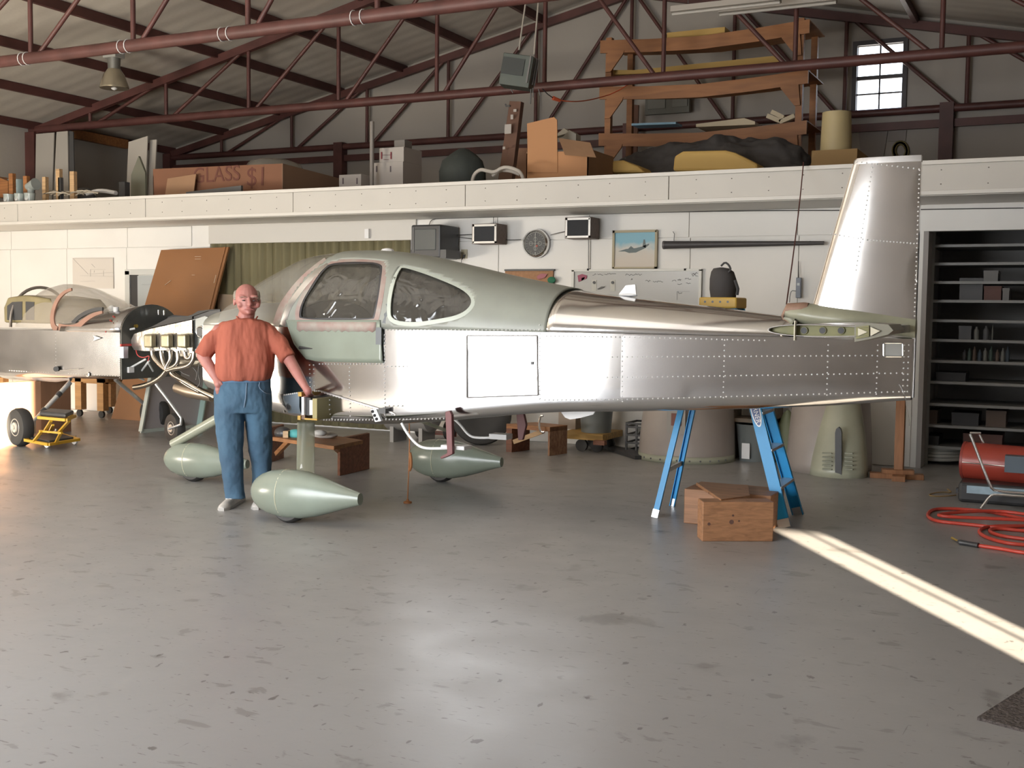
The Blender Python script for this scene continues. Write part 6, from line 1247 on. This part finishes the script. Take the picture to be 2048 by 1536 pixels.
one('cardboard_flap', 'light cardboard sheet leaning on the lettered crate', 'cardboard', MB().prism([(Yp(326, 388, 12.18)[0], 12.18, FZ), Yp(335, 357, 12.22), Yp(392, 348, 12.22), (Yp(383, 387, 12.18)[0], 12.18, FZ)], (0, .01, 0)), cardb)
one('grey_tube', 'thin grey bar lying along the loft edge before the crate', 'bar', MB().prism([(Yp(372, 385, 11.9)[0], 11.9, FZ), Yp(372, 384, 11.9), Yp(482, 371, 11.9), (Yp(482, 371, 11.9)[0], 11.9, FZ)], (0, .04, 0)), darkg)
one('plastic_dome', 'translucent plastic bubble standing inside the cardboard crate', 'canopy blank', MB().loft([[(float(Yp(541, 320, 13.4)[0])+.40*s*math.cos(a), 13.5+.5*s*math.sin(a), z) for a in np.linspace(0, 2*math.pi, 25)[:-1]] for s, z in ((1, FZ+.05), (1, 3.5), (.97, 3.62), (.85, 3.70), (.5, 3.75), (.05, 3.76))]), M('dome_plastic', (.40, .38, .33), .25, alpha=.6), smooth=True)
# left loft things
def lean(px_b, px_t, Y, name, label, cat, mat, th=.02, group=None):
    # quad given by 4 pixels TL,TR,BR,BL with depths Y top, Y-.3 bottom
    TL, TR, BR, BL = px_t; P = [Yp(*TL, Y), Yp(*TR, Y), Yp(*BR, Y-.35), Yp(*BL, Y-.35)]
    for i in (2, 3): P[i] = np.array([P[i][0]+(P[i-1 if i == 2 else 0][0]-P[i][0])*0, P[i][1], FZ])
    return one(name, label, cat, MB().prism(P, (0, th, 0)), mat, group)
shm = M('pale_sheet', (.50, .47, .42), .6)
lean(0, ((72, 268), (108, 265), (101, 372), (68, 372)), 14.9, 'wall_board', 'pale board leaning left of the red column on the loft', 'board', shm); lean(0, ((113, 264), (135, 262), (137, 370), (103, 372)), 14.7, 'wall_board', 'second narrow pale board leaning near the red column', 'board', shm)
lean(0, ((257, 284), (295, 272), (288, 385), (249, 385)), 14.4, 'foam_sheet', 'wide white sheet leaning left of the crate', 'sheet', shm); lean(0, ((299, 280), (313, 279), (304, 385), (290, 385)), 14.5, 'foam_sheet', 'narrow white sheet leaning beside the wide one', 'sheet', shm)
lean(0, ((138, 262), (146, 263), (150, 375), (140, 375)), 14.6, 'dark_plank', 'dark upright plank beside the pale boards', 'plank', darkg)
one('orange_beam', 'orange wooden beam high across the left loft wall', 'beam', MB().bar(Xp(147, 268, -17.08), Xp(253, 289, -17.08), .10, .17), orangew)
one('pointed_panel', 'green pointed fairing standing on the loft left of the crate', 'fairing', MB().prism([(Yp(260, 385, 13.4)[0], 13.4, FZ)]+[Yp(*p, 13.4) for p in ((262, 350), (277, 312), (290, 345))]+[(Yp(292, 385, 13.4)[0], 13.4, FZ)], (0, .04, 0)), M('olive_grey', (.21, .21, .16), .6))
b = None
for k, (px, w, yt, c) in enumerate(((17, 10, 347, 0), (46, 9, 352, 0), (84, 8, 354, 0), (111, 9, 338, 0), (139, 10, 343, 0), (116, 5, 355, 1))):
    a = Yp(px, yt, 12.0); one('wood_post', ['orange stake leftmost on the loft', 'orange stake by the blue-grey tub', 'tan stake behind the heap of strips', 'taller tan stake in front of the pale boards', 'bright tan stake rightmost of the group', 'short dark stake beside the taller tan one'][k], 'stake', MB().box(float(a[0]), float(a[0])+w*.0085, 12.0, 12.06, FZ, float(a[2])), orangew if c == 0 and k < 2 else (lightw if k < 5 else darkg), 'wooden stakes on the loft')
one('orange_plank', 'orange board lying at the far left end of the loft', 'plank', MB().prism([Yp(-10, 352, 12.3), Yp(16, 362, 12.3), Yp(16, 395, 12.3), Yp(-10, 395, 12.3)], (0, .2, 0)), orangew); one('plastic_tub', 'blue-grey tub between the first two stakes', 'tub', MB().lathe((float(Yp(35, 360, 12.5)[0]), 12.5, FZ), [(.01, 0), (.12, 0), (.15, .56), (.13, .56)], seg=20), M('tub_blue', (.25, .33, .34), .5), smooth=True)
pl = M('clear_plastic', (.42, .47, .45), .2, alpha=.75)
for k, px in enumerate((18, 40, 60)):
    q = Yp(px, 405, 11.75); T = thing('plastic_cup', ['clear mixing cup nearest the left end of the loft edge', 'clear mixing cup in the middle of three on the loft edge', 'clear mixing cup rightmost of three on the loft edge'][k], 'cup', (float(q[0]), 11.75, FZ), 'three mixing cups')
    ch = .24; build(MB().lathe((q[0], 11.75, FZ), [(.005, 0), (.055, 0), (.08, ch), (.085, ch+.004), (.076, ch)], seg=24), 'cup_body', pl, T, smooth=True); build(MB().box(float(q[0])-.025, float(q[0])+.03, 11.68, 11.683, FZ+.14, FZ+.20), 'cup_label', whitep, T)
one('plastic_funnel', 'tilted clear cup lying behind the row of cups', 'cup', MB().cyl(Yp(55, 374, 12.0), Yp(72, 368, 12.0), .05, .09, 20).cyl((Yp(62, 374, 12.0)[0], 12.0, FZ), Yp(62, 374, 12.0), .05, .05, 20), pl, smooth=True)
rs = MB(); r5 = random.Random(3)
for k in range(16): x = r5.uniform(82, 165); rs.tube([Yp(x, 392-r5.uniform(0, 5), 11.8+r5.uniform(0, .4)), Yp(x+18, 385-r5.uniform(0, 6), 11.9+r5.uniform(0, .3)), Yp(x+38, 390-r5.uniform(0, 5), 11.8+r5.uniform(0, .4))], .009, 5, smooth=1)
stuff(tag(build(rs, 'strip_heap', M('pale_strip', (.50, .45, .36), .7)), 'heap of thin pale strips along the left loft edge', 'scraps'))
for px, lbl, w in ((168, 'dark hump of cloth behind the heap of strips', .16),): one('dark_bundle', lbl, 'bundle', MB().ell((float(Yp(px, 385, 12.4)[0]), 12.4, FZ+.14), (w*1.5, .15, .24), 16, 10), blackp, smooth=True)
one('white_pipe', 'white coil of tube lying by the dark hump', 'tube', MB().tube([Yp(172, 388, 12.0), Yp(200, 380, 12.1), (Yp(232, 386, 12.0))], .03, 8, smooth=2), M('offwhite', (.45, .44, .42), .6), smooth=True)
one('dark_post', 'short dark post left of the pointed fairing', 'post', MB().box(float(Yp(234, 0, 12.9)[0]), float(Yp(246, 0, 12.9)[0]), 12.9, 13.0, FZ, float(Yp(240, 364, 12.9)[2])), darkg)
# boxes mid loft
wb = M('white_carton', (.40, .37, .34), .7)
for (x0, x1, yt, Y, lbl, arrows) in ((678, 722, 350, 13.2, 'white carton low on the loft with a bracket mark', 0), (745, 806, 326, 13.4, 'lower white carton of the stack of two by the pole', 0),):
    T = thing('carton', lbl, 'box', (float(Yp((x0+x1)/2, yt, Y)[0]), Y, FZ), 'white cartons on the loft'); a, c, z = float(Yp(x0, yt, Y)[0]), float(Yp(x1, yt, Y)[0]), float(Yp(x0, yt, Y)[2]); build(MB().box(a, c, Y, Y+.5, FZ, z), 'carton_body', wb, T, bevel=.004)
    zt2 = z; b = MB()
    for xx in (x0+8, x0+36): build(MB().bar(Yp(xx, yt+6, Y-.004), Yp(xx, yt+18, Y-.004), .02, .002), 'printed_mark', M('print_dark', (.10, .08, .09), .7), T)
T = thing('carton', 'upper white carton with a red double-arrow mark, on the lower one', 'box', (float(Yp(775, 300, 13.4)[0]), 13.4, zt2), 'white cartons on the loft'); a, c, z = float(Yp(757, 300, 13.4)[0]), float(Yp(806, 300, 13.4)[0]), float(Yp(757, 296, 13.4)[2]); build(MB().box(a, c, 13.42, 13.9, zt2, z), 'carton_body', wb, T, bevel=.004)
b = MB()
for s in (((763, 304), (763, 318)), ((782, 304), (782, 318)), ((763, 310), (782, 310)), ((767, 319), (777, 319))): build(MB().bar(Yp(*s[0], 13.41), Yp(*s[1], 13.41), .02, .002), 'printed_mark', M('print_red', (.20, .03, .04), .7), T)
one('folded_carton', 'tall folded grey carton standing behind the two stacked ones', 'carton', MB().box(float(Yp(790, 0, 14.2)[0]), float(Yp(811, 0, 14.2)[0]), 14.2, 14.4, FZ, float(Yp(800, 280, 14.2)[2])), M('grey_carton', (.27, .25, .23), .7))
one('thin_pole', 'thin metal pole standing on the loft left of the stacked cartons', 'pole', MB().cyl((float(Yp(745, 0, 13.2)[0]), 13.2, FZ), (float(Yp(745, 0, 13.2)[0]), 13.2, float(Yp(745, 243, 13.2)[2])), .03, seg=12), M('pole_grey', (.22, .20, .18), .5), smooth=True)
bg_ = MB(); q = Yp(926, 345, 12.6); bg_.loft([[(float(q[0])+.27*s*math.cos(a)*(1+.06*math.sin(5*a+k)), 12.6+.25*s*math.sin(a), z) for a in np.linspace(0, 2*math.pi, 33)[:-1]] for k, (s, z) in enumerate(((.9, FZ), (1.08, FZ+.15), (1.1, FZ+.36), (.95, FZ+.50), (.6, FZ+.58), (.25, FZ+.64), (.06, FZ+.655)))]); T = thing('duffel_bag', 'dark green-black duffel bag with a loop handle on the loft', 'bag', (float(q[0]), 12.6, FZ)); build(bg_, 'bag_body', M('bag_green', (.028, .034, .03), .8, bump=.6, bscale=7), T, smooth=True); build(MB().tube([Yp(*p, 12.6) for p in ((924, 318), (926, 305), (930, 310), (930, 320))], .012, 6, smooth=1), 'bag_handle', blackp, T)
one('white_cable_bundle', 'pale looped hoses lying along the loft edge beside the duffel bag', 'hose', MB().tube([(Yp(943, 352, 12.1)[0], 12.1, FZ+.02)]+[Yp(*p, 12.1) for p in ((945, 352), (960, 338), (975, 342), (990, 345), (1005, 334), (1025, 336), (1045, 346))]+[(Yp(1050, 346, 12.1)[0], 12.1, FZ+.02)], .022, 8, smooth=2).tube([Yp(*p, 12.2) for p in ((985, 352), (1000, 340), (1020, 341), (1040, 349))], .022, 8, smooth=2), M('pale_hose2', (.40, .37, .33), .6), smooth=True)
T = thing('long_carton', 'long brown box with white labels standing tilted on the loft', 'box', Yp(1005, 345, 13.6)); P = [Yp(1020, 202, 14.0), Yp(1042, 203, 14.0), Yp(1026, 330, 13.4), Yp(990, 330, 13.4)]; P[2] = P[2]+(P[2]-P[1])*.35; P[3] = P[3]+(P[3]-P[0])*.35
P = [Yp(1019, 202, 14.0), Yp(1042, 203, 14.0), Yp(1018, 340, 13.5), Yp(989, 340, 13.5)]; P[2][2] = P[3][2] = FZ+.01
build(MB().prism(P, (0, .10, 0)), 'carton_body', M('dark_carton', (.15, .08, .055), .7), T, bevel=.004)
for (x, y, w, h) in ((1030, 221, 6, 5), (1024, 234, 5, 9), (1016, 258, 13, 18), (1008, 296, 5, 5)): t_ = (y-202)/138; yy = 14.0-.5*t_-.012; A = Yp(x-w/2, y-h/2, yy); B = Yp(x+w/2, y+h/2, yy); build(MB().box(float(A[0]), float(B[0]), yy-.004, yy+.001, float(B[2]), float(A[2])), 'shipping_label', wb, T)
build(MB().tube([Yp(*p, 13.95) for p in ((1020, 212), (1012, 212), (1011, 208))], .012, 6), 'hook', darkg, T)
one('cardboard_sheet', 'plain cardboard sheet leaning behind the tilted long box', 'cardboard', MB().prism([Yp(1022, 296, 14.4), Yp(1055, 296, 14.4), (Yp(1050, 340, 14.2)[0], 14.2, FZ), (Yp(1012, 340, 14.2)[0], 14.2, FZ)], (0, .01, 0)), M('cardboard_red', (.30, .17, .11), .8))
T = thing('open_box', 'big open cardboard box with raised flaps next to the wooden rack', 'box', Yp(1130, 340, 12.5)); a, c, e = float(Yp(1057, 0, 12.5)[0]), float(Yp(1115, 0, 12.5)[0]), float(Yp(1188, 0, 12.6)[0]); zt3 = float(Yp(1115, 300, 12.5)[2])
build(MB().box(a, e, 12.5, 12.512, FZ, zt3-.02), 'box_wall', M('cardboard_orange', (.40, .20, .09), .8), T); build(MB().box(a, a+.012, 12.5, 13.3, FZ, zt3), 'box_wall', cardb, T); build(MB().box(e-.012, e, 12.5, 13.3, FZ, zt3), 'box_wall', cardb, T); build(MB().box(a, e, 13.3, 13.312, FZ, zt3), 'box_wall', cardb, T)
build(MB().prism([Yp(*p, 12.49) for p in ((1056, 345), (1054, 247), (1108, 234), (1114, 240), (1115, 345))], (0, .012, 0)), 'tall_flap', M('cardboard_orange', (.40, .20, .09), .8), T); build(MB().prism([Yp(1117, 276, 12.48), Yp(1180, 285, 12.48), Yp(1192, 315, 12.25), Yp(1130, 310, 12.25)], (0, .01, .0)), 'side_flap', cardb, T)
one('paper_roll', 'pale crumpled paper sticking out of the open cardboard box', 'paper', MB().prism([Yp(*p, 12.9) for p in ((1120, 280), (1138, 260), (1152, 268), (1152, 290))], (0, .15, 0)).prism([Yp(*p, 13.0) for p in ((1105, 275), (1128, 256), (1140, 265))], (0, .1, 0)), M('pale_paper', (.36, .34, .29), .7))
# ---------------- wooden rack on the loft
RW = thing('lumber_rack', 'tall orange wooden rack with three loaded shelves on the loft', 'rack', Yp(1400, 340, 15.9)); YR = 15.9; rw = wood('rack_orange', (.33, .14, .05), .7, (1, 8, 8))
L0, L1 = float(Yp(1210, 200, YR)[0]), float(Yp(1604, 200, YR)[0]); ztop_ = float(Yp(1210, 76, YR)[2]); zr_ = float(Yp(1604, 40, YR)[2]); print('rack', L0, L1, ztop_, zr_)
for x in (L0, L1-.09):
    for y in (YR, YR+.9): build(MB().box(x, x+.09, y, y+.09, FZ, ztop_), 'post', rw, RW)
SHELF = []
for (pl_, pr_) in (((1205, 80), (1603, 47)), ((1200, 172), (1600, 148)), ((1195, 264), (1598, 250))):
    zl_ = float(Yp(*pl_, YR)[2]); zr2 = float(Yp(*pr_, YR)[2]); zz = (zl_+zr2)/2; SHELF.append(zz)
    rows = []
    for sgn, dz in ((0, 0),): pass
    sag = [0, -.05, -.08, -.05, 0]; fr2 = MB()
    for i in range(4): x0 = L0-.08+(L1-L0+.16)*i/4; x1 = L0-.08+(L1-L0+.16)*(i+1)/4; fr2.prism([(x0, YR-.03, zz-.17+sag[i]), (x1, YR-.03, zz-.17+sag[i+1]), (x1, YR-.03, zz+sag[i+1]), (x0, YR-.03, zz+sag[i])], (0, .03, 0)); fr2.prism([(x0, YR-.03, zz+sag[i]), (x1, YR-.03, zz+sag[i+1]), (x1, YR+1.0, zz+sag[i+1]), (x0, YR+1.0, zz+sag[i])], (0, 0, .015))
    build(fr2, 'shelf', rw, RW)
    for x, s in ((L0+.045, 1), (L1-.045, -1)): build(MB().prism([(x, YR-.045, zz-.17), (x+s*.26, YR-.045, zz-.17), (x+s*.24, YR-.045, zz-.22), (x+s*.05, YR-.045, zz-.46), (x-s*.03, YR-.045, zz-.46)], (0, .03, 0)), 'gusset', rw, RW)
yel = M('yellow_foam', (.52, .34, .10), .7); cre = M('cream_foam', (.55, .47, .33), .7)
one('yellow_plank', 'thin yellow board lying on the top shelf of the wooden rack', 'plank', MB().box(float(Yp(1343, 52, YR+.3)[0]), float(Yp(1458, 40, YR+.3)[0]), YR+.1, YR+.5, SHELF[0]-.03, SHELF[0]+.06), yel)
one('yellow_plank', 'long yellow board on the middle shelf of the wooden rack', 'plank', MB().prism([Yp(1211, 140, YR+.2), Yp(1270, 140, YR+.2), Yp(1545, 112, YR+.2), Yp(1560, 114, YR+.2), Yp(1560, 124, YR+.2), Yp(1290, 147, YR+.2), Yp(1211, 150, YR+.2)], (0, .4, 0)), yel)
one('foam_plank', 'cream board lying flat on the lowest shelf of the wooden rack', 'plank', MB().prism([Yp(1392, 254, YR+.2), Yp(1392, 248, YR+.2), Yp(1488, 236, YR+.2), Yp(1510, 243, YR+.2), Yp(1510, 249, YR+.2)], (0, .5, 0)), cre); one('blue_plank', 'thin blue sheet on the lowest shelf of the wooden rack', 'plank', MB().bar(Yp(1270, 252, YR+.2), Yp(1358, 249, YR+.2), .3, .03), M('pale_blue', (.22, .38, .50), .6))
for k, (a, c) in enumerate((((1535, 232), (1562, 243)), ((1544, 224), (1568, 236)), ((1560, 245), (1590, 232)))): one('wood_offcut', ['cream offcut lowest in the pile at the right end of the rack', 'cream offcut on top of the pile at the right end of the rack', 'cream offcut crossing the pile at the right end of the rack'][k], 'offcut', MB().bar(Yp(*a, YR+.1), Yp(*c, YR+.1), .09, .06), cre, 'cream offcuts')
# yellow covers under dark cloth
for P, lbl in ((((1212, 345), (1214, 322), (1245, 320), (1275, 332), (1290, 345)), 'left yellow foam block poking out under the dark cloth'), (((1345, 342), (1348, 312), (1365, 302), (1450, 300), (1470, 305), (1515, 328), (1515, 342)), 'large yellow foam block under the dark cloth')):
    one('foam_block', lbl, 'foam block', MB().prism([Yp(*p, 13.3) for p in P], (0, .8, 0)), yel, 'yellow foam blocks', bevel=.03)
dk = MB(); rows = []
topc = [(1250, 322), (1280, 305), (1330, 300), (1370, 290), (1400, 283), (1440, 284), (1470, 280), (1520, 279), (1580, 282), (1615, 300), (1625, 335)]
for k, (x, y) in enumerate(topc):
    T0 = Yp(x, y, 14.3); r = []
    for j in range(7): f = j/6; zz = FZ+.02+(T0[2]-FZ)*math.cos(f*math.pi/2)**.6; r.append((T0[0], 14.3-.75*f+.05*math.sin(k*2.1+j), zz-.03*math.sin(k*1.7+j*1.3)))
    rows.append(r)
one('dark_cloth', 'dark brown cloth draped over the yellow foam blocks', 'cloth', MB().grid(rows), cloth_dk, smooth=True, sub=3); wrinkle(bpy.data.objects['dark_cloth'], .35, .22, (1, 1, 1))
# metal channel in front left, drum, roll etc
T = thing('paper_roll', 'large yellowish drum standing on a cardboard carton near the window', 'drum', Yp(1677, 320, 13.2)); q0, q1 = float(Yp(1644, 0, 13.5)[0]), float(Yp(1711, 0, 13.5)[0]); zc1 = float(Yp(1677, 300, 13.3)[2]); zc2 = float(Yp(1677, 222, 13.5)[2]); r = (q1-q0)/2*.93
build(MB().tube([((q0+q1)/2, 13.6, zc1), ((q0+q1)/2, 13.6, zc2)], [r*1.02, r*.93], 32), 'drum_body', M('drum_tan', (.42, .34, .18), .55, var=.1), T, smooth=True)
one('drum_carton', 'cardboard carton under the yellowish drum', 'box', MB().box(float(Yp(1632, 0, 13.25)[0]), float(Yp(1724, 0, 13.25)[0]), 13.25, 14.0, FZ, zc1), M('carton_olive', (.26, .16, .06), .75))
for k, (a, c, yt) in enumerate(((1716, 1776, 257), (1776, 1814, 250))): one('hanging_sheet', ['grey paper sheet hanging on the gable wall right of the drum', 'pale square sheet hanging on the gable wall above the coil'][k], 'sheet', MB().prism([Yp(a, yt, 18.57), Yp(c, yt+1, 18.57), Yp(c-(3 if k else 12), 335 if not k else 282, 18.57), Yp(a+(0 if k else 8), 335 if not k else 282, 18.57)], (0, .03, 0)), M('grey_sheet', (.30, .27, .25), .7))
one('hose_coil', 'olive hose coil hanging on the gable wall right of the sheets', 'hose', MB().tube([Yp(1801+15*math.cos(a)*(1-.01*a), 301+18*math.sin(a)*(1-.01*a), 18.56) for a in np.arange(0, 25, .35)], .025, 6), M('olive_hose', (.20, .16, .05), .6), smooth=True)
one('spray_bottles', 'dark clutter standing behind the rack near the window', 'clutter', MB().box(*sorted((float(Yp(1628, 0, 17.5)[0]), float(Yp(1646, 0, 17.5)[0]))), 17.5, 17.8, 4.5, float(Yp(1636, 180, 17.5)[2])), M('box_mauve', (.17, .15, .17), .7)) if 0 else None
# gable wall sign, shelf board
T = thing('wall_panel', 'dark framed panel on the gable wall behind the wooden rack', 'panel', Yp(1333, 200, 18.4)); wbox(1291, 1378, 184, 224, 18.35, 18.42, 'panel_face', M('panel_dark', (.12, .12, .10), .5), T); wbox(1296, 1330, 190, 216, 18.33, 18.36, 'panel_relief', M('panel_mid', (.16, .16, .14), .5), T); wbox(1345, 1374, 190, 212, 18.33, 18.36, 'panel_relief', M('panel_mid', (.16, .16, .14), .5), T)
one('brown_plank', 'dark brown plank leaning on the gable wall behind the rack', 'plank', MB().prism([Yp(1266, 209, 18.2), Yp(1277, 210, 18.2), (Yp(1271, 300, 17.9)[0], 17.9, FZ), (Yp(1255, 300, 17.9)[0], 17.9, FZ)], (0, .04, 0)), M('plank_dark', (.14, .065, .04), .6))
0 and one('metal_channel', 'metal channel lying along the loft left of the wooden rack', 'channel', MB().bar(Yp(1105, 262, 16.2), Yp(1195, 263, 16.2), .12, .14), M('channel_grey', (.09, .09, .085), .5, .4))
0 and one('dark_rail', 'dark rail with pale top running along the gable wall above the cartons', 'rail', MB().bar(Yp(640, 306, 18.0), Yp(1195, 280, 18.0), .08, .10), gsteel)
# lamps
T = thing('highbay_lamp', 'hanging bell-shaped metal lamp, unlit, among the left roof trusses', 'lamp', Yp(228, 150, 13.4)); q = Yp(228.5, 175, 13.4); qx, qz = float(q[0]), float(q[2]); S = .0078
build(MB().lathe((qx, 13.4, qz), [(28*S, -2*S), (29*S, 0), (26*S, 10*S), (21*S, 24*S), (13*S, 36*S), (12*S, 36*S), (20*S, 23*S), (25*S, 9*S), (27*S, 0)], seg=32), 'reflector', M('lamp_prism', (.42, .37, .27), .2, .5, coat=.5), T, smooth=True)
build(MB().cyl((qx, 13.4, qz+36*S), (qx, 13.4, qz+58*S), 12*S, 13*S), 'lamp_neck', M('lamp_grey', (.25, .25, .23), .4, .5), T, smooth=True); build(MB().box(qx-.13, qx+.13, 13.3, 13.5, qz+58*S, qz+80*S), 'ballast_box', M('ballast_grey', (.40, .40, .37), .5), T); build(MB().cyl((qx, 13.4, qz+80*S), (qx, 13.4, roofz(qx)-.05), .018), 'stem', darkg, T); build(MB().ell((qx, 13.4, qz+6*S), (.07, .07, .09), 12, 8), 'bulb', whitep, T, smooth=True); build(MB().ob((qx, 13.4, roofz(qx)-.05), (.16, .16, .08)), 'ceiling_box', darkg, T)
for k, (P, lbl) in enumerate(((((1345, 6), (1560, 12)), 'upper long white tube fixture under the roof'), (((1440, 0), (1672, 20)), 'lower long white tube fixture under the roof'))):
    a, c = Yp(*P[0], 14.3+k*.6), Yp(*P[1], 14.3+k*.6); T = thing('tube_light', lbl, 'light', a, 'unlit tube lights'); m_ = (a[2]+c[2])/2; a = np.array([a[0], a[1], m_]); c = np.array([c[0], c[1], m_]); build(MB().bar(a, c, .16, .07), 'fixture', M('fixture_white', (.42, .39, .35), .5), T); build(MB().tube([a-np.array([0, 0, .05]), c-np.array([0, 0, .05])], .02, 10), 'tube', M('tube_white', (.5, .48, .44), .4), T, smooth=True)
    for u in (.15, .85): q = a*(1-u)+c*u; build(MB().cyl(q, (q[0], q[1], roofz(q[0])), .006, seg=6), 'hanger', darkg, T)
# hanging heater unit
T = thing('unit_heater', 'grey-green box fan hanging tilted on two ropes in front of the loft', 'heater', Yp(1043, 140, 14.0)); q = Yp(1037, 145, 14.0)
build(MB().ob(q, (.42, .32, .42), .25, .0, -.18 if 0 else .16), 'casing', M('casing_green', (.10, .115, .10), .5, .3), T, bevel=.01); build(MB().ob((q[0], 14.0-.17, q[2]+.05), (.30, .02, .22), .25, 0, .16), 'front_recess', M('recess_dark', (.035, .04, .036), .5), T)
fl_ = MB()
for k in range(5): fl_.ob((q[0]+.22, 13.86+k*.06, q[2]), (.02, .01, .36), .25, 0, .16)
build(fl_, 'side_louvre', M('louvre_metal', (.16, .15, .145), .35, .6), T)
rope = M('pale_rope', (.40, .37, .32), .8)
for a, c in (((1038, 100), (1052, 0)), ((1068, 110), (1077, 0))): A = Yp(*a, 14.0); B = Yp(*c, 14.0); d = B-A; B2 = A+d*((roofz(float(B[0]))-A[2])/d[2]); build(MB().tube([A, B2], .012, 8), 'rope', rope, T)
for a in (((1022, 178), (1026, 186)), ((1062, 178), (1061, 208)), ((1066, 176), (1066, 195)), ((1077, 178), (1081, 192))): build(MB().bar(Yp(*a[0], 13.95), Yp(*a[1], 13.95), .012), 'dangling_strap', darkg, T)
T = thing('extension_cord', 'orange extension cord looping from the hanging heater to the wooden rack', 'cord', Yp(1112, 198, 14.6)); oc2 = M('orange_cord_bright', (.55, .10, .04), .5)
build(MB().tube([Yp(*p, y) for p, y in (((1085, 178), 14.0), ((1095, 188), 14.1), ((1106, 196), 14.3))], .008, 6), 'black_lead', blackp, T); build(MB().tube([Yp(1106, 196, 14.3), Yp(1120, 201, 14.4)], [.03, .022], 8), 'connector', oc2, T, smooth=True); build(MB().tube([Yp(*p, y) for p, y in (((1118, 200), 14.4), ((1135, 203), 14.5), ((1160, 203), 14.8), ((1190, 198), 15.3), ((1230, 186), 15.7), ((1270, 160), 15.8))], .008, 6, smooth=1), 'cord', oc2, T, smooth=True)
